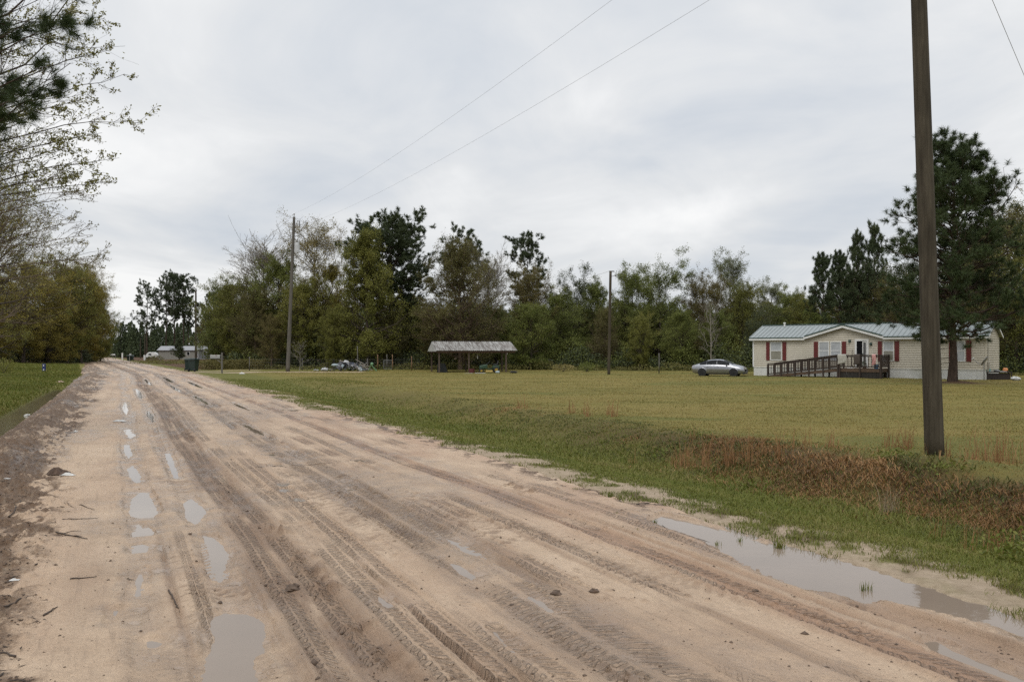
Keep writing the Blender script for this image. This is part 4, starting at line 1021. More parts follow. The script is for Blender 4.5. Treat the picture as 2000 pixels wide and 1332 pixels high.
# ================================================================ near trees
# big yard pine before the house
def ymod(rng, P, R):
    return P, R
H_ = EYE+(HZ-262)/F*BP[1]
yard = pine('yard_pine_tree', 170, H_-.15, .16, 3.9, lambda t: 0.10+1.0*np.maximum(0, 1-t)**.68*np.minimum(1, .75+t*2.2), 125, 9, 3, 1, 44, .33, .024, -.05, 1.0, .21,
            'big dark pine standing in the yard in front of the right end of the house', leaf='pinel', dead=5, lean=-.012)
k_ = H_/crown_top(yard); yard.scale = (k_*1.14, k_*1.14, k_); yard.location = (BP[0], BP[1], T1(*BP)-.05); yard.rotation_euler[2] = .8
# its low sparse branches over the house roof
rng = np.random.default_rng(171); tr = [o for o in yard.children if o.name.startswith('trunk')][0]
lowP = []
for (az, z, L, e) in ((2.9, 3.9, 3.9, .02), (3.4, 4.7, 3.3, .12), (-.3, 3.7, 2.9, 0), (.25, 4.3, 3.3, .1), (2.5, 3.1, 1.9, -.1), (-.7, 4.8, 2.7, .15), (4.3, 4.2, 2.4, .1), (3.0, 5.1, 3.0, .25), (0.0, 5.3, 2.9, .2), (3.3, 2.7, 1.1, .0)):
    s = np.linspace(0, 1, 6)[:, None]; d = np.array([math.cos(az-.8)*math.cos(e), math.sin(az-.8)*math.cos(e), math.sin(e)])
    p_ = np.array([0, 0, z])+d*L*s+np.cumsum(rng.normal(0, .05, (6, 3)), 0)*L*.3*s; lowP.append(p_)
lowP = np.array(lowP); lowR = np.full(lowP.shape[:2], .03)*(1-.75*np.linspace(0, 1, 6))
b2, r2 = spawn(rng, lowP, lowR, 13, .3, 1., .32, .7, 3, .15, .06)
w = Wood(); w.add(lowP, lowR, 5); w.add(b2, np.maximum(r2, .007), 3); w.mesh('low_branches', bk_pine, yard)
e_ = b2[:, -1]; d_ = b2[:, -1]-b2[:, -2]; d_ /= np.linalg.norm(d_, axis=1)[:, None]; d_[:, 2] += .3; v, f = tuft_mesh(rng, e_, d_, 46, .30, .020)
npmesh('low_needles', v, [f], LM['pinel'], yard)
# pine whose branches hang into the top left corner
cp = pine('corner_pine_tree', 180, 13, .36, 3.1, lambda t: .75+.4*np.sin(t*3), 52, 9, 3, 2, 42, .20, .007, .0, .7, .17,
          'dark pine at the top left corner, its needle branches hanging into the picture', leaf='pinel')
cp.location = (-13.05, 16.2, T1(-13.05, 16.2)); cp.rotation_euler[2] = 0.4
# branches of it that reach furthest toward the road
rng = np.random.default_rng(181)
def limbset(root, specs, n2, n3, leaf, nl, lsize, lsp, bk, seed, nm='limb', r=.035, ls=.42, up=.1, drop=0.0, twig=.004):
    """long side limbs given as (start, end, sag) in world space under their tree"""
    rng = np.random.default_rng(seed); o = np.array(root.location); P = []
    for a, b, sag in specs:
        a = np.array(a)-o; b = np.array(b)-o; s = np.linspace(0, 1, 9)[:, None]; L = np.linalg.norm(b-a)
        q = a+(b-a)*s; q[:, 2:] += -sag*4*s*(1-s)*L; nz = np.cumsum(rng.normal(0, 1, (9, 3)), 0)*.010*L; nz[0] = 0; P.append(q+nz*s)
    P = np.array(P); R = np.full(P.shape[:2], r)*(1-.85*np.linspace(0, 1, 9))
    P2, R2 = spawn(rng, P, R, n2, .15, 1., ls, .6, 5, up, .07, grow=.75, absr=None)
    P3, R3 = spawn(rng, P2, R2, n3, .1, 1., .45, .6, 4, up, .08)
    w = Wood(); w.add(P, R, 6); w.add(P2, np.maximum(R2, twig*1.3), 4); w.add(P3, np.maximum(R3, twig), 3)
    ow = w.mesh(nm, bk, root)
    ow.rotation_euler = (0, 0, -root.rotation_euler[2])
    if nl:
        Q = np.concatenate([P3]); I = np.repeat(np.arange(len(Q)), nl); t = rng.uniform(.0, 1., len(I)); pos, _ = interp(Q[I], t)
        pos = np.concatenate([pos, np.repeat(P2[:, -1], 4, 0)]); pos = pos+rng.normal(0, lsp, pos.shape)
        ol = leafquads('leaves', pos, lsize, LM[leaf], root, rng, .5); ol.rotation_euler = (0, 0, -root.rotation_euler[2])
    return P3
cpx = [(( -12.9, 16.1, 5.9), at(152, 60, 15.3), -.05), ((-12.9, 16.1, 5.5), at(140, 110, 15.4), -.04), ((-12.9, 16.1, 5.2), at(135, 155, 15.6), -.03), ((-12.9, 16.1, 5.0), at(90, 200, 15.8), .02), ((-12.9, 16.2, 6.4), at(70, 40, 15.9), -.03), ((-12.9, 16.2, 7.4), at(30, 30, 16.), -.03), ((-12.9, 16.1, 6.2), at(50, 140, 15.9), .02), ((-12.9, 16.1, 5.2), at(40, 215, 16.), .02)]
rot = cp.rotation_euler[2]; cp.rotation_euler[2] = 0
for ch in cp.children: ch.rotation_euler[2] = rot
e3 = limbset(cp, cpx, 7, 3, 'pine', 0, .1, .1, bk_pine, 182, r=.032, ls=.30, up=.05)
e_ = np.concatenate([e3[:, -1], e3[:, 2]]); d_ = e3[:, -1]-e3[:, -2]; d_ /= np.linalg.norm(d_, axis=1)[:, None]; d_ = np.concatenate([d_, d_]); v, f = tuft_mesh(rng, e_, d_, 80, .22, .0065)
npmesh('needles', v, [f], LM['pinel'], cp)
LM['fresh'] = leafmat('young_yellow_green_leaves', [(0, (0.15, 0.15, 0.05)), (.5, (0.24, 0.23, 0.08)), (1, (0.36, 0.31, 0.13))])
# young hardwood with long level branches
hb = hardwood('overhanging_tree', 190, 15.5, .18, 3.6, P_egg, 34, 8, 6, 2, 'fresh', .07, .10, .1, .95, .18, bk_dark,
              'slender budding tree at the left edge, its long level twigs reaching farthest over the road', 'tree', twig=.005, thin=.8)
hb.location = (-17.4, 25, T1(-17.4, 25))
sp = []
for (px, py, z0, Y1) in ((280, 230, 7.8, 24), (262, 148, 8.6, 24), (245, 308, 6.6, 24.5), (225, 100, 9.2, 24), (205, 255, 7.4, 25), (200, 20, 10.4, 24.5), (190, 195, 8.3, 25), (150, 5, 11, 25), (215, 355, 6.2, 24), (170, 285, 7.0, 24.5), (110, 60, 9.8, 25), (130, 330, 6.3, 24.5)):
    sp.append(((-17.3, 25, z0), at(px, py, Y1), -.03))
limbset(hb, sp, 18, 6, 'fresh', 5, .085, .04, bk_dark, 191, r=.028, ls=.30, up=.06, twig=.004)
# brown twiggy trees further along
def neartree(name, seed, H, X0, Y0, lab, leaf, specs, R=4.2, nl=1, ls=.30, leafsz=.09, n2=17, n3=7, bkk=None):
    tr_ = hardwood(name, seed, H, .14, R, P_round, 40, 10, 8, nl, leaf, leafsz, .09, .15, 1.0, .2, bkk or bk_dark, lab, 'tree', twig=.006, thin=.8)
    tr_.location = (X0, Y0, T1(X0, Y0))
    limbset(tr_, [((X0, Y0, z), at(px, py, Y1), sg) for px, py, z, Y1, sg in specs], n2, n3, leaf, 3, leafsz, .05, bkk or bk_dark, seed+1, r=.04, ls=ls, up=.1, twig=.006)
neartree('overhanging_tree', 200, 13, -27.0, 38, 'brown twiggy tree at the left edge, its fine bare sprays below the long level twigs', 'brown',
         [(185, 450, 6.2, 36, .0), (190, 485, 5.2, 37, .0), (150, 400, 7.2, 36, -.03), (160, 375, 7.6, 36, -.03), (120, 345, 8.4, 37, -.03), (90, 310, 9.2, 37, -.03), (60, 280, 9.9, 37, -.02), (150, 430, 6.0, 37, -.02), (170, 520, 5.0, 37, .02)], ls=.36, bkk=bk_twig)
neartree('overhanging_tree', 204, 12.5, -37.5, 55, 'golden brown tree at the left edge below the fine bare sprays', 'gold',
         [(205, 500, 6.6, 53, 0), (190, 540, 5.2, 53, 0), (170, 470, 7.6, 53, -.02), (130, 440, 8.8, 54, -.03), (180, 580, 4.2, 54, .02), (100, 420, 9.5, 54, -.02)], nl=4, leafsz=.11)
neartree('overhanging_tree', 208, 12.5, -47.5, 75, 'tan and olive tree left of the verge, just before the left wood', 'olive',
         [(190, 520, 8.0, 72, -.02), (180, 560, 6.2, 72, 0), (150, 500, 9.0, 73, -.02), (160, 600, 4.6, 73, .02)], nl=5, leafsz=.13)
# ================================================================ mobile home
SIDE = mat('beige_vinyl_siding', (0.52, 0.475, 0.385), 0.55, 0.06, 1.2, dirt=((0.33, 0.31, 0.22), .35))
WHITE = mat('white_trim_paint', (0.70, 0.70, 0.68), 0.5, 0.05, 3, dirt=((0.45, 0.44, 0.38), .4))
SKIRT = mat('white_skirting_panel', (0.60, 0.60, 0.57), 0.6, 0.08, 2, dirt=((0.30, 0.29, 0.22), .6))
RED = mat('dark_red_shutter', (0.130, 0.016, 0.014), 0.5, 0.15, 4)
ROOFG = mat('pale_green_metal_roof', (0.26, 0.285, 0.28), 0.45, 0.08, 1.5, metal=0.2, dirt=((0.24, 0.26, 0.24), .5))
TRIMG = mat('dark_green_roof_trim', (0.030, 0.065, 0.055), 0.4, 0.1, 3)
def glass(name, c, rough=0.08):
    if name in MATS: return MATS[name]
    t = NT(name); n = t.noise(1.7, 3, .5, t.pos(obj=True)); t.col(t.ramp(n, [(.3, tuple(q*.75 for q in c)), (.7, c)])); t.set(Roughness=rough); MATS[name] = t.m; return t.m
G_BLIND = glass('window_with_white_blind', (0.44, 0.46, 0.47), .15)
G_CURT = glass('window_with_curtain', (0.26, 0.25, 0.20), .12)
G_DARK = glass('dark_interior_and_glass', (0.010, 0.010, 0.011), .6); G_DARK.node_tree.nodes['Principled BSDF'].inputs['Specular IOR Level'].default_value = .05
WOOD = mat('weathered_dark_timber', (0.042, 0.028, 0.020), 0.8, 0.35, 8, stretch=(1, 1, .3))
WOODL = mat('brown_deck_boards', (0.095, 0.060, 0.038), 0.8, 0.3, 8)
HO = (19.08, 64.7, 0.0); ang = math.atan2(-.641, .768)
zg = -0.02
house = thing('mobile_home', 'long beige mobile home with green metal roof, red shutters and a small front gable', 'mobile home', (HO[0], HO[1], zg), ang)
L, Wd, ZS, ZE, ZR = 16.1, 4.8, .70, 3.0, 3.93
def S(px, d=0.0):
    k = (px-1000)/F; X_, Y_ = HO[0]-.641*d, HO[1]-.768*d
    return (k*Y_-X_)/(.768+.641*k)
GA, GF0, GF1, GZ_ = 6.92, 4.28, 9.55, 3.78   # gable apex, feet and height
# walls with lapped boards
mb = MB(); lap = .16
def clad(mb, p0, p1, z0, z1f, nrm):
    """lapped boards between two plan points; z1f(s) gives the top"""
    Lw = math.dist(p0, p1); z = z0
    cols = np.linspace(0, 1, 41)
    while z < max(z1f(c*Lw) for c in cols)-1e-3:
        for a, b in zip(cols[:-1], cols[1:]):
            ta, tb = z1f(a*Lw), z1f(b*Lw); za, zb = min(z+lap, ta), min(z+lap, tb)
            if za <= z+1e-4 and zb <= z+1e-4: continue
            za, zb = max(za, z), max(zb, z)
            P = lambda s, o: (p0[0]+(p1[0]-p0[0])*s+nrm[0]*o, p0[1]+(p1[1]-p0[1])*s+nrm[1]*o)
            mb.add([(*P(a, .036), z), (*P(b, .036), z), (*P(b, .002), zb), (*P(a, .002), za)], [(0, 1, 2, 3)])
            mb.add([(*P(a, 0), z), (*P(b, 0), z), (*P(b, .036), z), (*P(a, .036), z)], [(0, 1, 2, 3)])
        z += lap
def zf(s):
    if GF0 < s < GA: return ZE+(GZ_-.06-ZE)*(s-GF0)/(GA-GF0)
    if GA <= s < GF1: return ZE+(GZ_-.06-ZE)*(GF1-s)/(GF1-GA)
    return ZE
clad(mb, (0, 0), (L, 0), ZS, zf, (0, -1))
clad(mb, (L, 0), (L, Wd), ZS, lambda s: ZE+(ZR-.05-ZE)*(1-abs(s-Wd/2)/(Wd/2)), (1, 0))
clad(mb, (0, Wd), (0, 0), ZS, lambda s: ZE+(ZR-.05-ZE)*(1-abs(s-Wd/2)/(Wd/2)), (-1, 0))
clad(mb, (L, Wd), (0, Wd), ZS, lambda s: ZE, (0, 1))
mb.build('wall', SIDE, house)
for sx in (0, L): MB().box(sx-.05, -.05, ZS, sx+.05, .04, ZE, None).build('corner_trim', WHITE if sx == 0 else SIDE, house)
mb = MB(); mb.box(.02, .0, 0, L-.02, .03, ZS); mb.box(.02, Wd-.03, 0, L-.02, Wd, ZS); mb.box(.02, .03, 0, .05, Wd-.03, ZS); mb.box(L-.05, .03, 0, L-.02, Wd-.03, ZS)
mb.box(0, -.03, ZS-.05, L, .0, ZS+.0)
for k in range(14): mb.box(.6+k*1.15, -.012, .02, .63+k*1.15, 0, ZS-.06)
mb.build('skirting', SKIRT, house)
# roof with standing ribs
roof = MB(); OV = .28; sl = (ZR-ZE)/(Wd/2)
def slab(mb, pts, th=.05):
    n = len(pts); mb.add(list(pts)+[(a, b, c-th) for a, b, c in pts], [tuple(range(n)), tuple(range(2*n-1, n-1, -1))]+[(i, n+i, n+(i+1) % n, (i+1) % n) for i in range(n)])
zf_ = lambda y: ZE+sl*y+.07
x0, x1 = -.25, L+.25
for a, b, ya in ((x0, GF0-.05, -OV), (GF0-.05, GF1+.05, .02), (GF1+.05, x1, -OV)):
    slab(roof, [(a, ya, zf_(ya)), (b, ya, zf_(ya)), (b, Wd/2, zf_(Wd/2)), (a, Wd/2, zf_(Wd/2))])
zb_ = lambda y: ZE+sl*(Wd-y)+.07
slab(roof, [(x0, Wd/2, zb_(Wd/2)), (x1, Wd/2, zb_(Wd/2)), (x1, Wd+OV, zb_(Wd+OV)), (x0, Wd+OV, zb_(Wd+OV))])
yv = (GZ_-ZE)/sl
gf, gb = -.30, yv
ga, gz = GA, GZ_+.09
slab(roof, [(GF0-.16, gf, zf_(0)-.03), (ga, gf, gz), (ga, gb, gz), (GF0-.16, .0, zf_(0)-.03)][::-1])
slab(roof, [(GF1+.16, gf, zf_(0)-.03), (GF1+.16, 0, zf_(0)-.03), (ga, gb, gz), (ga, gf, gz)][::-1])
x = x0+.02
while x < x1:
    ya = -OV if not (GF0 < x < GF1) else 0.0
    y_ = ya
    if GF0 < x < GF1:
        f_ = (x-GF0)/(GA-GF0) if x < GA else (GF1-x)/(GF1-GA); y_ = yv*f_+.02
    roof.beam((x, y_, zf_(y_)+.015), (x, Wd/2, zf_(Wd/2)+.015), .045, .04)
    x += .33
for k in range(1, 9):
    f_ = k/9; y_ = gf+(gb-gf)*f_
rf = roof.build('roof', ROOFG, house)
tr = MB(); tr.beam((x0, Wd/2, ZR+.10), (x1, Wd/2, ZR+.10), .22, .05)
tr.beam((x0, -OV-.012, zf_(-OV)-.02), (GF0-.16, -OV-.012, zf_(-OV)-.02), .03, .08); tr.beam((GF1+.16, -OV-.012, zf_(-OV)-.02), (x1, -OV-.012, zf_(-OV)-.02), .03, .08)
tr.beam((GF0-.16, gf-.02, zf_(0)-.03), (ga, gf-.02, gz), .04, .09); tr.beam((GF1+.16, gf-.02, zf_(0)-.03), (ga, gf-.02, gz), .04, .09)
tr.build('roof_trim', TRIMG, house)
fa = MB(); zz = zf_(-OV)-.13
fa.beam((x0, -OV+.0, zz), (GF0-.16, -OV, zz), .03, .14); fa.beam((GF1+.16, -OV, zz), (x1, -OV, zz), .03, .14)
fa.beam((GF0-.20, gf+.0, zf_(0)-.17), (ga, gf, gz-.14), .03, .17); fa.beam((GF1+.20, gf, zf_(0)-.17), (ga, gf, gz-.14), .03, .17)
for xx in (x0+.01, x1-.01):
    fa.beam((xx, -OV, zf_(-OV)-.08), (xx, Wd/2, zf_(Wd/2)-.08), .03, .14); fa.beam((xx, Wd+OV, zb_(Wd+OV)-.08), (xx, Wd/2, zf_(Wd/2)-.08), .03, .14)
fa.box(x0, -OV+.02, zz-.06, GF0-.16, -.0, zz-.04); fa.box(GF1+.16, -OV+.02, zz-.06, x1, 0, zz-.04)
fa.build('fascia', WHITE, house)
mb = MB(); mb.tube([(S(1512), Wd/2-.3, ZR-.05), (S(1512), Wd/2-.3, ZR+.18)], .07, 10); mb.ball((S(1512), Wd/2-.3, ZR+.22), .11, 10, 6, (1, 1, .5)); mb.build('roof_vent', WHITE, house)
def shutter(a, b, z0, z1):
    mb = MB(); mb.box(a, -.075, z0, b, -.038, z1); n = 16
    for k in range(n):
        zz = z0+.06+(z1-z0-.12)*k/n; mb.box(a+.04, -.087, zz, b-.04, -.075, zz+(z1-z0-.12)/n*.55)
    mb.build('shutter', RED, house)
def window(a, b, z0, z1, g, g2=None):
    fr = MB(); t_ = .055
    fr.box(a, -.07, z0, a+t_, -.02, z1); fr.box(b-t_, -.07, z0, b, -.02, z1); fr.box(a+t_, -.07, z1-t_, b-t_, -.02, z1); fr.box(a+t_, -.07, z0, b-t_, -.02, z0+t_)
    zm = z0+(z1-z0)*.52; fr.box(a+t_, -.065, zm-.025, b-t_, -.03, zm+.025)
    w = fr.build('window', WHITE, house)
    MB().box(a+t_, -.042, zm+.025, b-t_, -.035, z1-t_).build('pane', g, w)
    o = MB().box(a+t_, -.050, z0+t_, b-t_, -.043, zm-.025).build('pane', g2 or g, w)
    return w
z0, z1 = 1.22, 2.64
shutter(S(1497), S(1503.5), z0, z1); window(S(1505), S(1527.5), z0, z1, G_BLIND, G_CURT); shutter(S(1529), S(1536), z0, z1)
shutter(S(1590), S(1598), z0, z1); window(S(1599.5), S(1620), z0, z1, G_BLIND); window(S(1622.5), S(1643.5), z0, z1, G_BLIND); shutter(S(1645), S(1653), z0, z1)
shutter(S(1715), S(1723), z0, z1); window(S(1725), S(1746.5), z0, z1, G_BLIND, G_CURT); shutter(S(1748), S(1756.5), z0, z1)
shutter(S(1854), S(1863), z0, z1); window(S(1865), S(1886), z0, z1, G_BLIND); shutter(S(1888), S(1897.5), z0, z1)
# door: white frame, flat black panel for the unlit opening, storm door half open
a, b = S(1670), S(1697); mb = MB(); mb.box(a, -.07, .72, a+.13, -.02, 2.80); mb.box(b-.13, -.07, .72, b, -.02, 2.80); mb.box(a+.13, -.07, 2.66, b-.13, -.02, 2.80)
door = mb.build('door_frame', WHITE, house)
MB().box(a+.13, -.040, .74, b-.13, -.030, 2.66).build('door_opening', G_DARK, door)
sm = S(1685.2); mb = MB(); mb.box(sm, -.10, .74, sm+.06, -.05, 2.62); mb.box(b-.17, -.10, .74, b-.135, -.05, 2.62); mb.box(sm+.06, -.10, 2.56, b-.17, -.05, 2.62); mb.box(sm+.06, -.10, .74, b-.17, -.05, .95)
sd = mb.build('storm_door', WHITE, house); MB().box(sm+.06, -.08, .95, b-.17, -.07, 2.56).build('screen', glass('grey_door_screen', (0.10, 0.10, 0.10), .4), sd)
MB().box(sm+.02, -.13, 1.6, sm+.05, -.10, 1.78).build('handle', TRIMG, sd)
for px, zz in ((1660, 2.66), (1701.5, 2.45)):
    c_ = S(px); mb = MB(); mb.box(c_-.08, -.05, zz-.1, c_+.08, -.02, zz+.1); mb.tube([(c_, -.05, zz+.06), (c_, -.16, zz+.06)], .04, 8); mb.ball((c_, -.16, zz-.02), .085, 10, 6, (1, 1, 1.2)); mb.build('porch_light', TRIMG, house)
MB().box(S(1793), -.06, 2.66, S(1804), -.022, 2.80).build('name_plate', TRIMG, house)
mb = MB(); mb.box(L+.02, .35, .55, L+.14, .62, 1.15); mb.tube([(L+.06, .5, 1.1), (L+.06, .5, 2.9)], .025, 6); mb.build('electric_box', mat('grey_meter_box', (0.30, 0.28, 0.24), .5), house)
def hl(s, d, z): # local -> world
    return (HO[0]+.768*s-.641*d, HO[1]-.641*s-.768*d, z+zg)
# ------------------------------------------------ deck with ramp
deck = thing('wheelchair_ramp_deck', 'dark weathered timber deck with a long railed ramp in front of the house door', 'deck', (HO[0], HO[1], zg), ang)
D = 2.0; dx0, dx1, rx0 = 7.25, 9.98, 2.03; FZ = .70; RT = 1.66
mb = MB(); n = 14
for k in range(n):
    y0 = -D+k*(D-.06)/n; mb.box(dx0, y0, FZ-.04, dx1, y0+(D-.06)/n-.012, FZ)
mb.build('deck_floor', WOODL, deck)
mb = MB(); mb.box(dx0, -D-.045, FZ-.24, dx1, -D-.002, FZ-.02); mb.box(dx1+.002, -D, FZ-.24, dx1+.045, -.08, FZ-.02); mb.box(dx0-.045, -.85, FZ-.24, dx0-.002, -.08, FZ-.02)
mb.build('deck_skirt_board', WOODL, deck)
mb = MB(); nb = 44
for k in range(nb):
    a = rx0+(dx0-rx0-.05)*k/nb; b = rx0+(dx0-rx0-.05)*(k+1)/nb-.012; za = .06+(FZ-.06)*k/nb; zb2 = .06+(FZ-.06)*(k+1)/nb
    mb.add([(a, -D, za-.04), (b, -D, zb2-.04), (b, -.9, zb2-.04), (a, -.9, za-.04), (a, -D, za), (b, -D, zb2), (b, -.9, zb2), (a, -.9, za)], [(3,2,1,0),(4,5,6,7),(0,1,5,4),(1,2,6,5),(2,3,7,6),(3,0,4,7)])
mb.beam((rx0, -D-.025, .02), (dx0-.05, -D-.025, FZ-.12), .04, .2); mb.beam((rx0, -.87, .02), (dx0-.05, -.87, FZ-.12), .04, .2)
mb.build('ramp', WOODL, deck)
def railing(p0, p1, zf0, zf1, zt0, zt1, nb, npost, name='railing'):
    mb = MB(); p0 = Vector((*p0, 0)); p1 = Vector((*p1, 0))
    mb.beam(p0+Vector((0, 0, zt0)), p1+Vector((0, 0, zt1)), .13, .045); mb.beam(p0+Vector((0, 0, zf0+.14)), p1+Vector((0, 0, zf1+.14)), .04, .08)
    mb.beam(p0+Vector((0, 0, zt0-.09)), p1+Vector((0, 0, zt1-.09)), .04, .08)
    o = mb.build(name, WOOD, deck)
    mb = MB()
    for k in range(nb):
        f = (k+.5)/nb; p = p0.lerp(p1, f); mb.box(p.x-.02, p.y-.02, zf0+(zf1-zf0)*f+.1, p.x+.02, p.y+.02, zt0+(zt1-zt0)*f-.05)
    mb.build('baluster_row', WOOD, o)
    for k in range(npost):
        f = k/(npost-1); p = p0.lerp(p1, f); MB().box(p.x-.05, p.y-.05, -.15, p.x+.05, p.y+.05, zt0+(zt1-zt0)*f-.02).build('post', WOOD, o)
railing((rx0, -D-.1), (dx0-.06, -D-.1), .06, FZ, .97, RT, 30, 6)
railing((rx0, -.82), (dx0-.06, -.82), .06, FZ, .97, RT, 30, 6)
railing((dx0+.07, -D-.1), (dx1+.1, -D-.1), FZ, FZ, RT, RT, 12, 3)
railing((dx1+.11, -D+.05), (dx1+.11, -.12), FZ, FZ, RT, RT, 9, 2)
mb = MB()
for x_, y_ in ((dx0+.1, -D+.12), (dx0+1.3, -D+.12), (dx1-.1, -D+.12), (dx0+.1, -.2), (dx1-.1, -.2)): mb.box(x_-.07, y_-.07, -.15, x_+.07, y_+.07, FZ-.05)
mb.build('support_posts', WOOD, deck)
mb = MB()
for k in range(11): a = dx0+.03+k*.25; mb.box(a, -D+.0, .0, a+.235, -D+.02, FZ-.24)
mb.build('deck_apron', mat('black_boards', (0.028, 0.024, 0.020), .85), deck)  # near-black boards keep the space under the deck dark
# ------------------------------------------------ cloths over the rail
def cloth(name, s0, s1, zlo0, zlo1, m, label, d=D+.1, zt=RT+.03, cat='towel'):
    n, k = 14, 12; vs_ = []
    prof = []
    for i in range(n+1):
        s = s0+(s1-s0)*i/n; lo = zlo0+(zlo1-zlo0)*i/n; row = []
        for j in range(k+1):
            f = j/k
            if f < .2: y = -d+.085-.0*f; z = zt-(.2-f)/.2*.25
            elif f < .32: y = -d+.085-(f-.2)/.12*.17; z = zt+.012
            else: g = (f-.32)/.68; y = -d-.085-.03*math.sin(i*1.3)*g; z = zt-(zt-lo)*g
            row.append((s+.02*math.sin(j*.9+i), y, z))
        prof.append(row)
    vs_ = [p for r in prof for p in r]
    fs = [(i*(k+1)+j, (i+1)*(k+1)+j, (i+1)*(k+1)+j+1, i*(k+1)+j+1) for i in range(n) for j in range(k)]
    o = MB().add(vs_, fs).build(name, m, None, smooth=True); o.location = (HO[0], HO[1], zg); o.rotation_euler[2] = ang
    md = o.modifiers.new('thickness', 'SOLIDIFY'); md.thickness = .012
    return tag(o, label, cat)
cloth('towel', S(1638, D), S(1655, D), .98, 1.12, mat('pale_grey_towel', (0.40, 0.385, 0.34), .95, .1), 'pale grey towel hanging over the deck rail at the top of the ramp')
cloth('door_mat', S(1669, D), S(1681, D), .98, .98, mat('brown_rubber_mat', (0.075, 0.060, 0.050), .9, .2), 'dark brown mat hung over the deck rail before the open door', cat='mat')
cloth('towel', S(1705, D), S(1712.5, D), .92, 1.02, mat('pink_towel', (0.56, 0.30, 0.28), .95, .1), 'pink towel hanging over the right end of the deck rail')
# broom and bits on the deck
def put(o, s, d, z): o.location = hl(s, d, z); o.rotation_euler[2] = ang; return o
bm = MB(); bm.tube([(0, 0, 0.12), (.03, 0, 1.38)], .014, 7); bm.add([(-.13, -.03, 0), (.13, -.03, 0), (.13, .03, 0), (-.13, .03, 0), (-.05, -.02, .2), (.05, -.02, .2), (.05, .02, .2), (-.05, .02, .2)], [(3,2,1,0),(4,5,6,7),(0,1,5,4),(1,2,6,5),(2,3,7,6),(3,0,4,7)])
put(tag(bm.build('broom', WOOD), 'long handled broom leaning upright on the deck left of the door', 'broom'), S(1663, .2), .12, FZ)
mb = MB(); mb.tube([(0, 0, 0), (0, 0, .28)], [.13, .16], 14); mb.tube([(0, 0, .27), (0, 0, .29)], .17, 14)
put(tag(mb.build('blue_bucket', mat('blue_plastic', (0.05, 0.16, 0.30), .4)), 'small blue bucket at the right end of the deck below the pink towel', 'bucket'), dx1-.28, D-.25, FZ)
fp = thing('potted_plant', 'dark potted plant on the deck in front of the door', 'potted plant', hl(S(1688, 1.6), 1.55, FZ), ang)
MB().tube([(0, 0, 0), (0, 0, .2)], [.11, .15], 12).build('pot', WOODL, fp); leafquads('foliage', rw.normal(0, .1, (160, 3))+np.array([0, 0, .33]), .07, LM['dark'], fp, rw)
mb = MB(); mb.add([(-.25, -.02, 0), (.25, -.02, 0), (.25, .02, 0), (-.25, .02, 0), (-.25, -.02, .06), (.2, -.02, .09), (.2, .02, .09), (-.25, .02, .06)], [(3,2,1,0),(4,5,6,7),(0,1,5,4),(1,2,6,5),(2,3,7,6),(3,0,4,7)])
put(tag(mb.build('white_board', WHITE), 'short white board lying on the deck floor behind the left rail', 'board'), S(1661, 1.6), 1.7, FZ)
# ------------------------------------------------ satellite dish
dish = thing('satellite_dish', 'grey satellite dish on a thin mast at the right corner of the house', 'satellite dish', hl(S(1922, .7), .7, 0), ang)
METAL = mat('dull_grey_metal', (0.22, 0.22, 0.22), .45, .15, metal=.5)
MB().tube([(0, 0, -.05), (0, 0, 1.12)], .028, 8).build('mast', METAL, dish)
mb = MB(); rr_ = 8; ns = 18; Rm = .36
vs_ = [(0, 0, 0)]; fs = []
for i in range(1, rr_+1):
    for k in range(ns):
        a = 2*PI*k/ns; r_ = Rm*i/rr_; vs_.append((r_*math.cos(a)*.95, r_*math.sin(a), .55*r_*r_))
for k in range(ns): fs.append((0, 1+k, 1+(k+1) % ns))
for i in range(rr_-1):
    for k in range(ns): fs.append((1+i*ns+k, 1+(i+1)*ns+k, 1+(i+1)*ns+(k+1) % ns, 1+i*ns+(k+1) % ns))
o = mb.add(vs_, fs).build('reflector', METAL, dish, smooth=True); o.location = (.06, 0, 1.25); o.rotation_euler = (0, rad(-58), 0); o.modifiers.new('t', 'SOLIDIFY').thickness = .02
mb = MB(); mb.tube([(.05, 0, 1.1), (-.28, -.02, 1.08), (-.68, -.05, 1.42)], .017, 6); mb.build('feed_arm', METAL, dish)
mb = MB(); mb.tube([(-.70, -.05, 1.40), (-.56, -.04, 1.46)], .045, 10); mb.build('receiver', WHITE, dish)
# ------------------------------------------------ things heaped right of the house
def gput(o, px, py, rz=0): X_, Y_ = gp(px, py); o.location = (X_, Y_, T1(X_, Y_)); o.rotation_euler[2] = rz; return o
tb = thing('low_table', 'low dark table loaded with odds and ends right of the house corner', 'table')
gput(tb, 1950, 741.5, -.2)
DARKW = mat('very_dark_wood', (0.030, 0.022, 0.018), .8)
MB().box(-1.0, -.3, .48, .75, .3, .54).build('table_top', DARKW, tb)
for sx in (-.95, .7):
    for sy in (-.25, .25): MB().box(sx-.03, sy-.03, 0, sx+.03, sy+.03, .48).build('leg', DARKW, tb)
MB().box(-.9, -.2, .02, .65, .22, .42).build('lower_shelf_box', DARKW, tb)
base = Vector(tb.location); Mz = Matrix.Rotation(-.2, 4, 'Z')
def ont(name, mbo, m, x, y, z, label, cat, smooth=True):
    o = mbo.build(name, m, smooth=smooth); p_ = base+(Mz @ Vector((x, y, z))); o.location = p_; return tag(o, label, cat)
rj = random.Random(3)
ont('teal_tub', MB().tube([(0, 0, 0), (0, 0, .17)], [.22, .27], 16), mat('teal_plastic', (0.10, 0.32, 0.34), .4), -.75, -.05, .54, 'pale teal tub at the left end of the dark table beside the house corner', 'tub', False)
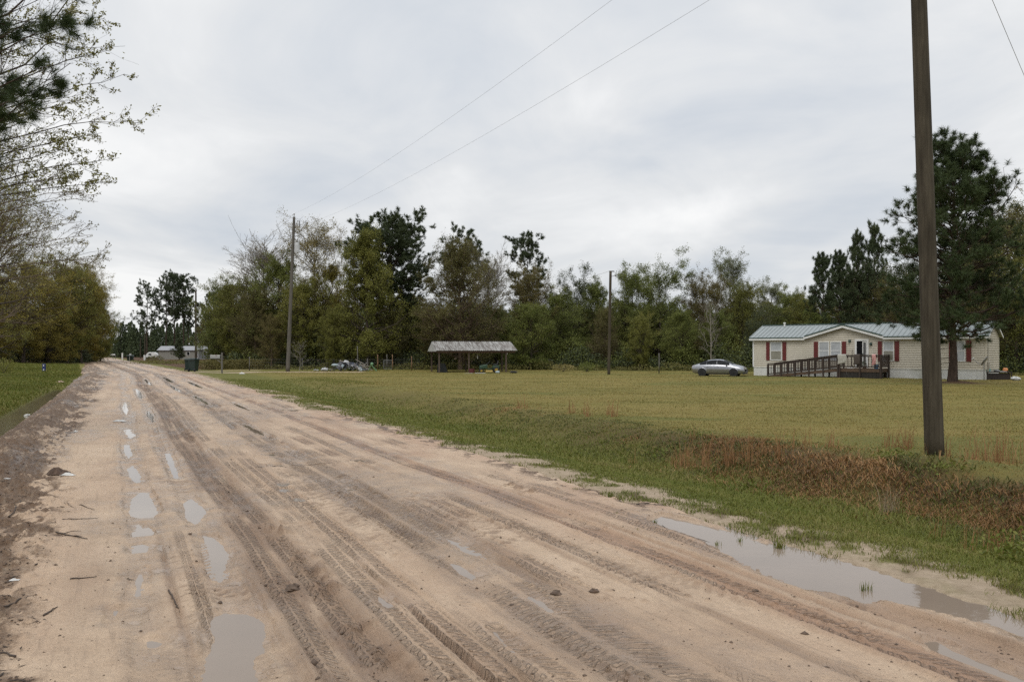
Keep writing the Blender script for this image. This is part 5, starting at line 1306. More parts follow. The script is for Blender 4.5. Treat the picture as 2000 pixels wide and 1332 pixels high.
ont('silver_bowl', MB().ball((0, 0, .06), .2, 14, 6, (1, 1, .35)), METAL, -.1, 0, .54, 'round silver bowl in the middle of the dark table beside the house', 'bowl')
ont('orange_jug', MB().ball((0, 0, .13), .14, 12, 8, (1.2, .8, .9), .15, rj), mat('orange_plastic', (0.62, 0.25, 0.09), .4), .42, 0, .54, 'orange and cream jug at the right end of the dark table beside the house', 'jug')
ont('white_tray', MB().box(-.22, -.14, 0, .22, .14, .03), WHITE, .2, -.1, .54, 'flat white tray lying next to the orange jug on the dark table', 'tray', False)
o = MB().ball((0, 0, .12), .22, 14, 10, (1.3, .8, .6), .35, rj).build('white_bag', mat('white_plastic_bag', (0.55, 0.55, 0.52), .5, .15), smooth=True)
tag(o, 'crumpled white bag on the grass at the right end of the dark table', 'bag'); gput(o, 1984, 743.5)
# ================================================================ silver car
CARP = None
t = NT('silver_car_paint'); n_ = t.noise(3, 4, .5, t.pos(obj=True)); t.col(t.ramp(n_, [(.3, (0.27, 0.275, 0.295)), (.7, (0.33, 0.335, 0.355))])); t.set(Metallic=.75, Roughness=.28); t.b.inputs['Coat Weight'].default_value = .6; PAINT = t.m
TGL = glass('dark_car_glass', (0.022, 0.024, 0.026), .04); WGL = glass('car_windshield_glass', (0.16, 0.18, 0.17), .05)  # windshield base colour holds a pale grey-green reflection
TGL.node_tree.nodes['Principled BSDF'].inputs['Specular IOR Level'].default_value = .04
TGL.node_tree.nodes['Principled BSDF'].inputs['Roughness'].default_value = .3
BLK = mat('black_plastic', (0.016, 0.016, 0.016), .5); RUB = mat('tyre_rubber', (0.020, 0.020, 0.020), .85); RIM = mat('dark_alloy_rim', (0.045, 0.045, 0.048), .3, metal=.7)
ST = [ # x, zbottom, zbelt, ztop, half width low, mid, belt, top
 (-2.33, .46, .82, .90, .52, .66, .60, .52), (-2.27, .30, .86, .94, .66, .78, .70, .58), (-2.05, .22, .92, .99, .78, .86, .78, .60), (-1.75, .20, .945, 1.085, .82, .90, .82, .58),
 (-1.40, .19, .955, 1.245, .84, .915, .84, .56), (-1.05, .19, .955, 1.36, .85, .92, .85, .55), (-.65, .19, .95, 1.44, .85, .92, .855, .55), (-.2, .19, .94, 1.475, .85, .92, .855, .555),
 (.2, .19, .93, 1.465, .85, .92, .855, .56), (.55, .19, .92, 1.40, .85, .92, .855, .575), (.9, .19, .91, 1.27, .85, .92, .85, .61), (1.2, .19, .905, 1.115, .845, .92, .84, .67),
 (1.42, .19, .89, 1.01, .84, .915, .82, .70), (1.75, .20, .84, .955, .82, .90, .80, .64), (2.02, .21, .78, .885, .78, .86, .75, .58), (2.2, .23, .70, .80, .70, .78, .66, .48), (2.30, .30, .60, .68, .56, .66, .54, .38)]
def sect(s):
    x, zb, zl, zt, wl, wm, wb, wt = s; zm = zb+(zl-zb)*.55
    return [(x, 0, zb), (x, wl*.9, zb), (x, wl, zb+.05), (x, wm, zm-.06), (x, wm, zm+.06), (x, (wm+wb)/2+.01, zl-.06), (x, wb, zl), (x, wt+(wb-wt)*.5, (zl+zt)/2+.01), (x, wt+.03, zt-.05), (x, wt*.86, zt-.008), (x, wt*.4, zt+.012), (x, 0, zt+.018)]
def lerpS(x):
    for a, b in zip(ST, ST[1:]):
        if a[0] <= x <= b[0]:
            f = (x-a[0])/(b[0]-a[0]); return tuple(p+(q-p)*f for p, q in zip(a, b))
    return ST[-1]
car = thing('parked_car', 'silver sedan with black wheels parked on the lawn left of the house', 'car')
mb = MB(); xs = []
for a, b in zip(ST, ST[1:]): xs += [a[0], (a[0]+b[0])/2]
xs.append(ST[-1][0]); secs = []
for x in xs:
    c_ = sect(lerpS(x)); secs.append(c_+[(p[0], -p[1], p[2]) for p in c_[-2:0:-1]])
m_ = len(secs[0])
mb.add([p for s in secs for p in s], [(i*m_+j, i*m_+(j+1) % m_, (i+1)*m_+(j+1) % m_, (i+1)*m_+j) for i in range(len(secs)-1) for j in range(m_)]+[tuple(range(m_))[::-1], tuple((len(secs)-1)*m_+j for j in range(m_))])
body = mb.build('body', PAINT, car, smooth=True)
sbm = body.modifiers.new('s', 'SUBSURF'); sbm.levels = 1; sbm.render_levels = 1
# wheel openings cut through the sides
cut = MB()
WX = (-1.36, 1.36)
for wx in WX:
    for sy in (-1, 1): cut.tube([(wx, sy*.62, .33), (wx, sy*1.1, .33)], .385, 24)
cutter = cut.build('cutter', BLK, None)
bo = body.modifiers.new('b', 'BOOLEAN'); bo.operation = 'DIFFERENCE'; bo.object = cutter; bo.solver = 'FAST'
dg = bpy.context.evaluated_depsgraph_get(); me2 = bpy.data.meshes.new_from_object(body.evaluated_get(dg)); body.modifiers.clear(); body.data = me2
bpy.data.objects.remove(cutter)
for p_ in me2.polygons: p_.use_smooth = True
def sideglass(x0, x1, name, sy, m):
    mb = MB(); n = 8; v = []
    for i in range(n+1):
        x = x0+(x1-x0)*i/n; s = lerpS(x); c_ = sect(s)
        A_, B_ = Vector(c_[6]), Vector(c_[8]); M_ = Vector(c_[7])
        hh = (c_[8][2]-c_[6][2])
        for f in (.14, .5, .96):
            p_ = A_.lerp(M_, f*2) if f < .5 else M_.lerp(B_, (f-.5)*2); v.append((p_.x, sy*(p_.y+.016), p_.z))
    mb.add(v, [(3*i+j, 3*(i+1)+j, 3*(i+1)+j+1, 3*i+j+1) for i in range(n) for j in range(2)]); return mb.build(name, m, car, smooth=True)
for sy in (1, -1):
    sideglass(-1.58, -.99, 'rear_quarter_window', sy, TGL); sideglass(-.97, -.10, 'rear_door_window', sy, TGL); sideglass(-.08, 1.0, 'front_door_window', sy, TGL)
def topglass(x0, x1, name, m):
    mb = MB(); n = 6; v = []
    for i in range(n+1):
        x = x0+(x1-x0)*i/n; s = lerpS(x); 
        for f in (-.98, -.5, 0, .5, .98): v.append((x, s[7]*f, s[3]+.032-.02*f*f))
    mb.add(v, [(5*i+j, 5*(i+1)+j, 5*(i+1)+j+1, 5*i+j+1) for i in range(n) for j in range(4)]); mb.build(name, m, car, smooth=True)
topglass(.50, 1.32, 'windshield', WGL); topglass(-1.72, -.95, 'rear_window', TGL)
for wx in WX:
    for sy in (-1, 1):
        wh = bpy.data.objects.new('wheel', None); C.objects.link(wh); wh.parent = car; wh.location = (wx, sy*.80, .325); wh.empty_display_size = .2
        mb = MB(); mb.tube([(0, -.10, 0), (0, -.085, 0), (0, .085, 0), (0, .10, 0)], [.295, .325, .325, .295], 28); mb.build('tyre', RUB, wh, smooth=False)
        mb = MB(); yo = sy*.104; mb.tube([(0, yo-sy*.03, 0), (0, yo, 0)], [.235, .215], 24)
        for k in range(5):
            a = 2*PI*k/5; mb.beam((0, yo+sy*.01, 0), (.20*math.cos(a), yo+sy*.01, .20*math.sin(a)), .03, .05, (0, 1, 0))
        mb.build('rim', RIM, wh)
        MB().tube([(0, yo-sy*.2, 0), (0, yo-sy*.04, 0)], .372, 24).build('wheel_well', BLK, wh)
for sy in (-1, 1):
    mb = MB(); mb.add([(2.02, sy*.80, .66), (2.20, sy*.70, .62), (2.26, sy*.52, .60), (2.23, sy*.50, .70), (2.14, sy*.66, .74), (1.88, sy*.80, .78)], [(0, 1, 2, 3, 4, 5)])
    o = mb.build('headlight', glass('headlight_lens', (0.12, 0.13, 0.14), .1), car); o.modifiers.new('t', 'SOLIDIFY').thickness = .05
    mb = MB(); mb.add([(-2.335, sy*.42, .78), (-2.28, sy*.66, .80), (-2.05, sy*.81, .84), (-2.05, sy*.79, .92), (-2.27, sy*.66, .90), (-2.33, sy*.42, .87)], [(0, 1, 2, 3, 4, 5)])
    o = mb.build('tail_light', mat('red_lens', (0.20, 0.012, 0.012), .2), car); o.modifiers.new('t', 'SOLIDIFY').thickness = .05
    MB().ball((.78, sy*.96, .98), .1, 10, 6, (.75, 1, .65)).build('side_mirror', BLK, car, smooth=True)
    MB().beam((-.05, sy*.925, .80), (.12, sy*.925, .80), .02, .03).build('door_handle', PAINT, car); MB().beam((-.95, sy*.925, .82), (-.78, sy*.925, .82), .02, .03).build('door_handle', PAINT, car)
mb = MB(); mb.add([(2.30, -.46, .60), (2.30, .46, .60), (2.345, .40, .50), (2.345, -.40, .50), (2.34, -.5, .34), (2.34, .5, .34)], [(0, 1, 2, 3), (3, 2, 5, 4)])
o = mb.build('grille', BLK, car); o.modifiers.new('t', 'SOLIDIFY').thickness = .06
MB().box(2.10, -.74, .20, 2.33, .74, .29).build('front_bumper_lip', BLK, car)
MB().box(-.9, -.86, .165, .9, .86, .21).build('sill', BLK, car)
cx, cy = gp(1408.5, 734.3)
car.location = (cx, cy+.5, T1(cx, cy)); car.rotation_euler[2] = rad(-25); car.scale = (.875, .875, .885)
# ================================================================ utility poles and wires
def polemat(name, lo, hi):
    t = NT(name); p = t.pos(scale=(6, 6, .35), obj=True); n = t.noise(3, 7, .7, p); n2 = t.noise(1.2, 4, .6, t.pos(scale=(1, 1, .5), obj=True))
    c = t.ramp(n, [(.3, lo), (.55, tuple((a+b)/2 for a, b in zip(lo, hi))), (.75, hi)]); c = t.mix(t.mr(n2, .5, .7, 0, .6), c, tuple(q*.6 for q in lo))
    t.col(c); t.set(Roughness=.85); t.b.inputs['Specular IOR Level'].default_value = .2; t.bump(n, .9, .02); return t.m
PM = polemat('aged_pole_wood', (0.034, 0.027, 0.018), (0.110, 0.092, 0.064)); PM2 = polemat('grey_pole_wood', (0.075, 0.068, 0.058), (0.18, 0.165, 0.14))
def pole(name, label, bx, by, tx, ty, H, r0, r1, m):
    root = thing(name, label, 'utility pole', (bx, by, T1(bx, by)-.1))
    n = 26; pts = [((tx-bx)*k/n, (ty-by)*k/n, H*k/n) for k in range(n+1)]
    mb = MB(); mb.tube(pts, [r0+(r1-r0)*k/n for k in range(n+1)], 24); mb.build('pole_shaft', m, root, smooth=True); return root
POR = EYE  # eye height
np_ = pole('utility_pole', 'thick weathered wooden pole on the bank close to the camera', POLE[0], POLE[1], POLE[0]-.42, POLE[1], 12.2, .158, .112, PM)
def hw(root, pieces, name, m): 
    mb = MB(); [getattr(mb, f)(*a) for f, a in pieces]; return mb.build(name, m, root)
HWM = mat('galvanised_hardware', (0.20, 0.20, 0.20), .5, metal=.5); INS = mat('porcelain_insulator', (0.30, 0.29, 0.28), .2)
hw(np_, [('tube', ([(-.42, 0, 12.2), (-.42, 0, 12.45)], .03, 8)), ('ball', ((-.42, 0, 12.5), .07, 8, 6))], 'insulator', INS)
b2x, b2y = gp(562, 725.5); t2 = at(574.5, 424, b2y)
p2 = pole('utility_pole', 'tall grey pole with a cylindrical transformer, standing left of the junk heap', b2x, b2y, t2[0], b2y, t2[2]-T1(b2x, b2y)+.1, .19, .115, PM2)
lx = t2[0]-b2x; H2 = t2[2]-T1(b2x, b2y)+.1
def L2(z): return lx*z/H2
zt_ = EYE+215/F*b2y
tf = MB().tube([(L2(zt_)+.38, -.05, zt_-1.0), (L2(zt_)+.38, -.05, zt_-.15), (L2(zt_)+.38, -.05, zt_-.08)], [.235, .24, .20], 18).build('transformer', mat('pale_grey_transformer', (0.50, 0.51, 0.52), .4), p2)
hw(tf, [('tube', ([(L2(zt_)+.38, -.05, zt_-.1), (L2(zt_)+.38, -.05, zt_+.2)], .04, 8)), ('beam', ((L2(zt_)+.05, 0, zt_-.4), (L2(zt_)+.35, 0, zt_-.4), .06, .06)), ('beam', ((L2(zt_)+.05, 0, zt_-.8), (L2(zt_)+.35, 0, zt_-.8), .06, .06))], 'bushing', HWM)
hw(p2, [('tube', ([(lx, 0, H2), (lx, 0, H2+.22)], .03, 8)), ('ball', ((lx, 0, H2+.26), .08, 8, 6))], 'insulator', INS)
za = EYE+250/F*b2y
hw(p2, [('beam', ((L2(za), 0, za), (L2(za)+.75, -.05, za-.05), .05, .05)), ('tube', ([(L2(za)+.55, -.05, za+.3), (L2(za)+.55, -.05, za-.25)], .05, 8)), ('tube', ([(L2(za)+.9, -.05, za+.05), (L2(za)+1.05, -.05, za+.2), (L2(za)+1.2, -.05, za), (L2(za)+1.1, -.05, za-.4)], .025, 6)), ('tube', ([(L2(za)+.75, -.05, za), (L2(za)+.9, -.05, za+.1), (L2(za)+.75, -.05, za-.4), (L2(zt_)+.4, -.05, zt_+.2)], .012, 5))], 'fuse_cutout', HWM)
zb3 = EYE+205/F*b2y+1.0
hw(p2, [('beam', ((L2(zb3)-.28, 0, zb3), (L2(zb3), 0, zb3), .05, .05))], 'side_bracket', HWM)
b3x, b3y = gp(1189, 730.5); t3 = at(1192.5, 529, b3y)
p3 = pole('utility_pole', 'lone dark pole standing on the lawn before the wood, left of the silver car', b3x, b3y, t3[0], b3y, t3[2]+.1, .125, .105, PM)
H3 = t3[2]+.1; l3 = t3[0]-b3x
hw(p3, [('beam', ((l3-.12, 0, H3-.02), (l3+.3, 0, H3-.02), .16, .08)), ('beam', ((l3, 0, H3-.45), (l3+.42, 0, H3-.38), .04, .04)), ('ball', ((l3+.42, 0, H3-.36), .08, 8, 6)), ('tube', ([(l3+.2, 0, H3), (l3+.5, 0, H3-.2), (l3+.42, 0, H3-.7)], .012, 5))], 'pole_fittings', HWM)
b4 = at(382.5, 703, 148); t4 = at(382.5, 567, 148)
p4 = pole('utility_pole', 'far pole between the pine clump and the slim round headed pines', b4[0], b4[1], t4[0], b4[1], t4[2]+.1, .2, .14, PM)
hw(p4, [('tube', ([(0, 0, t4[2]+.1), (0, 0, t4[2]+.35)], .03, 6)), ('ball', ((0, 0, t4[2]+.4), .08, 8, 6))], 'insulator', INS)
for px, top, Y, lab in ((274.5, 660, 222, 'short far pole left of the pine clump, right of the pair of far bins'), (283, 652, 226, 'second short far pole close right of the shorter one'), (231.5, 655, 262, 'thin dark far pole close left of the one with a white can')):
    a_ = at(px, 700, Y); z_ = EYE+(HZ-top)/F*Y
    pole('utility_pole', lab, a_[0], Y, a_[0], Y, z_, .18, .13, PM)
a_ = at(236, 698, 255); z_ = EYE+(HZ-645)/F*255
p5 = pole('utility_pole', 'farthest pole at the end of the road, with a white can and crossarm', a_[0], 255, a_[0], 255, z_, .2, .15, PM2)
hw(p5, [('tube', ([(.3, -.1, z_-2.0), (.3, -.1, z_-.9)], .24, 10))], 'transformer', WHITE)
hw(p5, [('beam', ((-1.9, 0, z_+.1), (1.9, 0, z_+.1), .16, .16))], 'crossarm', PM2)
WIRE = mat('aluminium_wire', (0.22, 0.22, 0.23), .5, metal=.0)
def wire(a, b, sag, r, label, name='power_line'):
    a = Vector(a); b = Vector(b); n = 60; pts = []
    for k in range(n+1):
        f = k/n; p_ = a.lerp(b, f); p_.z -= 4*sag*f*(1-f); pts.append(p_)
    o = MB().tube(pts, r, 5).build(name, WIRE, smooth=True); return tag(o, label, 'power line')
ntop = (POLE[0]-.42, POLE[1], 12.55)
T2 = (b2x+lx, b2y, T1(b2x, b2y)-.1+H2+.3)
wire(T2, (ntop[0], ntop[1], 11.95), .75, .0038, 'upper of the two thin wires rising from the transformer pole to the upper right')
wire((b2x+L2(za)+1.2, b2y, za-.1), (POLE[0]-.3, POLE[1], 10.25), .65, .0038, 'lower of the two thin wires rising from the transformer pole to the upper right')
wire(T2, (p4.location.x, 148, t4[2]+.45), .9, .008, 'upper faint wire dropping from the transformer pole to the far pole')
wire((b2x+L2(za), b2y, za-1.0), (p4.location.x, 148, t4[2]-1.2), .9, .008, 'lower faint wire dropping from behind the wood edge to the far pole')
wire((POLE[0]-.36, POLE[1], 11.25), (30, 40, 3.9), .15, .006, 'wire crossing the top right corner of the picture')
pole('utility_pole', 'short service pole out of the picture on the right', 30, 40, 30, 40, 4.2, .1, .09, PM)
wire((b3x+l3, b3y, H3-.1), (b3x-16, b3y+26, H3-2.6), .3, .010, 'thin wire running from the top of the lone bare pole down left into the trees')
# ================================================================ open shed
SA_ = math.atan2(.245, .97)
shed = thing('open_shed', 'open pole shed with a streaked rusty tin roof, in front of the wood', 'open shed', (-6.55, 73.2, 0), SA_)
SL, SD_, se, srz = 6.95, 4.6, 2.02, 2.78
t = NT('streaked_tin_roof'); p = t.pos(scale=(3.2, .35, 1), obj=True); n = t.noise(2.2, 6, .7, p); n2 = t.noise(.7, 4, .6, t.pos(obj=True))
c = t.ramp(n, [(.34, (0.085, 0.070, 0.058)), (.46, (0.22, 0.20, 0.18)), (.60, (0.42, 0.41, 0.385))]); c = t.mix(t.mr(n2, .5, .7, 0, .4), c, (0.15, 0.11, 0.085)); t.col(c); t.set(Roughness=.45, Metallic=.3); TIN = t.m
mb = MB(); nx = 78
for side in (0, 1):
    for k in range(nx):
        a = -.25+(SL+.5)*k/nx; b = -.25+(SL+.5)*(k+1)/nx; oa = .03*(k % 2); ob = .03*((k+1) % 2)
        y0, y1 = (-.3, SD_/2) if side == 0 else (SD_+.3, SD_/2)
        v_ = [(a, y0, se-.08+oa), (b, y0, se-.08+ob), (b, y1, srz+ob), (a, y1, srz+oa)]; mb.add(v_, [(0, 1, 2, 3) if side == 0 else (3, 2, 1, 0)])
rf = mb.build('roof', TIN, shed); rf.modifiers.new('t', 'SOLIDIFY').thickness = -.012
mb = MB(); mb.add([(-.26, -.25, se-.14), (-.26, SD_+.25, se-.14), (-.26, SD_/2, srz-.02), (-.29, -.25, se-.14), (-.29, SD_+.25, se-.14), (-.29, SD_/2, srz-.02)], [(0, 2, 1), (3, 4, 5), (0, 1, 4, 3), (1, 2, 5, 4), (2, 0, 3, 5)])
mb.build('gable_panel', mat('pale_tin_gable', (0.42, 0.42, 0.41), .5, .1, 2), shed)
mb = MB(); mb.box(-.1, -.06, se-.26, SL+.1, .0, se-.10); mb.box(-.1, SD_, se-.26, SL+.1, SD_+.06, se-.10)
for k in range(6): x_ = SL*k/5; mb.beam((x_, -.02, se-.14), (x_, SD_/2, srz-.10), .05, .1); mb.beam((x_, SD_, se-.14), (x_, SD_/2, srz-.10), .05, .1); mb.box(x_-.02, .02, se-.24, x_+.02, SD_-.02, se-.14)
mb.build('roof_beams', mat('reddish_timber', (0.105, 0.060, 0.042), .8, .3), shed)
PB = mat('shed_post_wood', (0.085, 0.060, 0.045), .85, .3)
for x_, y_ in ((.05, .05), (2.75, .05), (6.2, .05), (.05, SD_-.05), (3.35, SD_-.1), (6.85, 2.6), (6.9, SD_-.05)): MB().box(x_-.06, y_-.06, -.1, x_+.06, y_+.06, se-.12).build('post', PB, shed)
def g2(o, px, py, rz=0, dz=0): X_, Y_ = gp(px, py); o.location = (X_, Y_, T1(X_, Y_)+dz); o.rotation_euler[2] = rz; return o
DK = mat('black_cover_cloth', (0.012, 0.014, 0.013), .9)
mb = MB(); mb.add([(-.45, -.3, 0), (.45, -.3, 0), (.5, .3, 0), (-.45, .3, 0), (-.42, -.2, .82), (.22, -.2, .84), (.25, .25, .80), (-.42, .25, .80), (-.43, -.26, .5), (.36, -.26, .5)], [(0, 1, 9, 8), (8, 9, 5, 4), (4, 5, 6, 7), (1, 2, 6, 5, 9), (2, 3, 7, 6), (3, 0, 8, 4, 7), (0, 3, 2, 1)])
g2(tag(mb.build('covered_grill', DK), 'black covered box shaped thing under the left end of the open shed', 'covered grill'), 864, 727)
mb = MB(); mb.tube([(0, 0, 0), (0, 0, .34)], [.24, .28], 14); mb.tube([(0, 0, .34), (0, 0, .36)], .29, 14)
g2(tag(mb.build('maroon_tub', mat('maroon_plastic', (0.10, 0.025, 0.028), .5)), 'maroon tub on the ground under the open shed, left of the tractor', 'tub'), 921.5, 728)
mb = MB(); mb.box(-.45, -.2, 0, .45, .2, .05); g2(tag(mb.build('pale_board', mat('pale_scrap_board', (0.35, 0.35, 0.33), .7)), 'pale flat board lying in front of the tractor under the shed', 'board'), 938, 729.5)
mb = MB(); mb.box(-.35, -.12, 0, .35, .12, .03); g2(tag(mb.build('pale_board', mat('pale_scrap_board', (0.35, 0.35, 0.33), .7)), 'small pale board on the ground between the two middle shed posts', 'board'), 916, 729.3)
mb = MB(); mb.ball((0, 0, .08), .18, 10, 6, (1.2, .8, .7), .15, rj); g2(tag(mb.build('pale_plastic_bag', mat('pale_blue_plastic', (0.32, 0.38, 0.40), .5), smooth=True), 'pale bluish bag lying at the right of the tractor wheel', 'bag'), 972, 728.5)
mb = MB(); R_ = .26
for k in range(16):
    a = 2*PI*k/16; b = 2*PI*(k+1)/16
    mb.tube([(R_*math.cos(a), R_*math.sin(a), .09), (R_*math.cos(b), R_*math.sin(b), .09)], .09, 8, False)
g2(tag(mb.build('old_tyre', RUB, smooth=True), 'black tyre lying flat at the right end of the open shed', 'tyre'), 1003, 729)
mb = MB(); mb.tube([(0, 0, 0), (0, 0, -.18), (.02, 0, -.36)], [.02, .03, .045], 7); o = tag(mb.build('hanging_bottle', WHITE), 'white bottle hanging from the shed beam right of the middle post', 'bottle'); o.location = at(932.5, 693, 74.6)
mb = MB(); mb.tube([(0, 0, 0), (0, 0, -.2)], [.015, .04], 7); o = tag(mb.build('hanging_tag', WHITE), 'small pale thing hanging under the right end of the shed roof', 'hanging ornament'); o.location = at(990.5, 688, 74.8)
# lawn tractor
GRN = mat('tractor_green', (0.010, 0.040, 0.014), .4); YEL = mat('tractor_yellow', (0.30, 0.20, 0.02), .4)
tr_ = thing('lawn_tractor', 'green lawn tractor with yellow wheel hubs parked under the open shed', 'lawn tractor')
mb = MB(); mb.add([(-1.0, -.24, .38), (-.25, -.26, .38), (-.25, .26, .38), (-1.0, .24, .38), (-.98, -.20, .66), (-.25, -.24, .80), (-.25, .24, .80), (-.98, .20, .66)], [(3,2,1,0),(4,5,6,7),(0,1,5,4),(1,2,6,5),(2,3,7,6),(3,0,4,7)]); mb.build('hood', GRN, tr_, bevel=.04)
mb = MB(); mb.box(-.25, -.30, .34, .25, .30, .40); mb.add([(.18, -.42, .42), (.85, -.42, .42), (.85, .42, .42), (.18, .42, .42), (.25, -.40, .66), (.82, -.40, .70), (.82, .40, .70), (.25, .40, .66)], [(3,2,1,0),(4,5,6,7),(0,1,5,4),(1,2,6,5),(2,3,7,6),(3,0,4,7)]); mb.build('fender', GRN, tr_, bevel=.04)
mb = MB(); mb.box(.30, -.22, .70, .70, .22, .80); mb.add([(.62, -.22, .80), (.74, -.22, .80), (.74, .22, .80), (.62, .22, .80), (.72, -.20, 1.10), (.80, -.20, 1.10), (.80, .20, 1.10), (.72, .20, 1.10)], [(3,2,1,0),(4,5,6,7),(0,1,5,4),(1,2,6,5),(2,3,7,6),(3,0,4,7)]); mb.build('seat', BLK, tr_, bevel=.03)
mb = MB(); mb.tube([(-.3, 0, .78), (-.08, 0, 1.0)], .02, 6)
for k in range(12):
    a = 2*PI*k/12; b = 2*PI*(k+1)/12; q = lambda a: (-.08+.08*math.cos(a), .17*math.sin(a), 1.0+.14*math.cos(a)); mb.tube([q(a), q(b)], .013, 5, False)
mb.build('steering_wheel', BLK, tr_)
mb = MB(); mb.add([(-.45, -.55, .10), (.25, -.55, .10), (.25, .55, .10), (-.45, .55, .10), (-.38, -.48, .24), (.18, -.48, .24), (.18, .48, .24), (-.38, .48, .24)], [(3,2,1,0),(4,5,6,7),(0,1,5,4),(1,2,6,5),(2,3,7,6),(3,0,4,7)]); mb.build('mower_deck', YEL, tr_)
for x_, r_, w_, yy in ((.55, .28, .12, .42), (-.82, .19, .08, .38)):
    for sy in (-1, 1):
        wh = bpy.data.objects.new('wheel', None); C.objects.link(wh); wh.parent = tr_; wh.location = (x_, sy*yy, r_)
        MB().tube([(0, -w_, 0), (0, -w_*.7, 0), (0, w_*.7, 0), (0, w_, 0)], [r_*.86, r_, r_, r_*.86], 20).build('tyre', RUB, wh)
        MB().tube([(0, -w_-.012, 0), (0, w_+.012, 0)], r_*.55, 16).build('rim', YEL, wh)
g2(tr_, 957, 728.2, .1); tr_.scale = (.95,)*3
# ================================================================ junk heap
rj = random.Random(9)
jm = [mat('faded_white_plastic', (0.42, 0.42, 0.42), .6, .2), mat('grey_scrap_metal', (0.11, 0.11, 0.12), .5, .3, metal=.3), mat('dark_blue_sheet', (0.030, 0.036, 0.055), .6, .3), mat('pale_weathered_board', (0.26, 0.225, 0.19), .8, .2), mat('pale_blue_plastic', (0.22, 0.25, 0.26), .6)]
def jplace(o, px, py, dz, label, cat, rot=(0, 0, 0), Y=None):
    Yb = 79.5+rj.uniform(-.9, .9); X_ = (px-1000)/F*Yb; o.location = (X_, Yb, dz); o.rotation_euler = rot; return tag(o, label, cat)
def lump(r, sc, jit=.22): return MB().ball((0, 0, 0), r, 12, 8, sc, jit, rj)
def sheet(w, d, amp=.12, n=8):
    v = []; k0 = rj.uniform(0, 9)
    for i in range(n+1):
        for j in range(n+1):
            x_ = w*(i/n-.5); y_ = d*(j/n-.5); v.append((x_, y_, amp*(math.sin(x_*5+k0)+math.cos(y_*6+k0*2)+rj.uniform(-.4, .4))-.35*(x_/w*2)**2*w*.5))
    return MB().add(v, [(i*(n+1)+j, (i+1)*(n+1)+j, (i+1)*(n+1)+j+1, i*(n+1)+j+1) for i in range(n) for j in range(n)])
jplace(sheet(1.05, .7).build('white_plastic_sheet', jm[0], smooth=True), 682, 0, .80, 'crumpled white plastic sheet draped over the top of the junk heap', 'plastic sheet', (.5, .35, .1))
jplace(lump(.66, (1.2, .8, .62), .1).build('dark_blue_bag', jm[2], smooth=True), 685, 0, .42, 'big dark blue bag in the middle of the junk heap below the white sheet', 'bag')
jplace(lump(.45, (1.1, .8, .7)).build('grey_bundle', jm[1], smooth=False), 668, 0, .58, 'dark grey bundle on the upper left of the junk heap', 'bundle')
jplace(lump(.30, (1.2, .8, .6), .3).build('white_bag', jm[0], smooth=True), 634.5, 0, .13, 'crumpled white bag on the grass left of the junk heap', 'bag')
jplace(lump(.16, (1.6, .8, .5), .3).build('white_bag', jm[0], smooth=True), 617.5, 0, .07, 'small pale bag farthest left of the junk heap', 'bag')
jplace(lump(.26, (1.5, .8, .5), .3).build('grey_plastic_tarp', jm[4], smooth=True), 654, 0, .56, 'pale grey tarp on the left shoulder of the junk heap', 'tarp')
for px, z_, w_, r_, lab in ((647, .14, .8, .15, 'white board lying on the grass between the left bag and the junk heap'), (671, .9, .9, .2, 'pale board on the very top of the junk heap'), (666, .62, .9, 1.45, 'upright pale pole leaning on the left of the junk heap'), (704, .58, .8, .1, 'pale board on the right shoulder of the junk heap')):
    jplace(MB().box(-w_/2, -.06, -.03, w_/2, .06, .03).build('scrap_board', jm[3], None), px, 0, z_, lab, 'board', (0, r_, rj.uniform(-.3, .3)))
for k, (px, z_, r_) in enumerate(((704, .86, .5), (712, .52, .16), (714, .36, .45), (717, .26, .3), (712, .15, .1), (699, .3, .9))):
    o = jplace(MB().box(-.55, -.06, -.025, .55, .06, .025).build('scrap_plank', jm[3], None), px, 0, z_, 'pale weathered plank in the loose stack at the right end of the junk heap', 'plank', (0, r_, rj.uniform(-.3, .3))); o['group'] = 'planks at the right end of the junk heap'
for k in range(40):
    px = rj.gauss(684, 17); hh = max(.1, .85-abs(px-680)*.022); m_ = jm[rj.choice([0, 1, 1, 4, 1])]; s_ = rj.uniform(.07, .2)
    mbk = lump(s_, (1, .8, .8), .35) if k % 2 else MB().box(-s_, -s_*.7, -s_*.4, s_, s_*.7, s_*.4)
    o = jplace(mbk.build('scrap_piece', m_), px, 0, rj.uniform(.08, hh), 'small grey or white scrap in the tangle of the junk heap', 'scrap', (rj.uniform(0, 3), rj.uniform(0, 3), rj.uniform(0, 3)), None); o['group'] = 'small scrap in the junk heap'
    o.location.y -= .5
for k in range(9):
    px = 690+k*3.2; mb = MB(); a = rj.uniform(0, 3); mb.tube([(0, 0, 0), (.25*math.cos(a), 0, .25), (.5*math.cos(a*1.4), .1, .3+.2*math.sin(a))], .022, 5)
    o = jplace(mb.build('bent_pipe', jm[0 if k % 2 else 1]), px, 0, rj.uniform(.15, .5), 'thin bent pipe sticking out of the right half of the junk heap', 'pipe', (0, 0, rj.uniform(0, 3))); o['group'] = 'bent pipes in the junk heap'; o.location.y -= .6
q = np.random.default_rng(5).normal(0, 1, (700, 3))*np.array([3.0, .8, .18])+np.array([(684-1000)/F*79.5, 79.3, .25]); q[:, 2] = np.abs(q[:, 2]-.1)
leafquads('green_weeds', q, .12, LM['bright'], None, rw); tag(bpy.data.objects[-1] if False else [o for o in bpy.data.objects if o.name.startswith('green_weeds')][-1], 'green weeds growing through the junk heap', 'weeds', kind='stuff')
ch = thing('toy_slide', 'pale green plastic toy slide at the right end of the junk heap', 'toy slide'); GT = mat('pale_green_plastic', (0.12, 0.24, 0.12), .5)
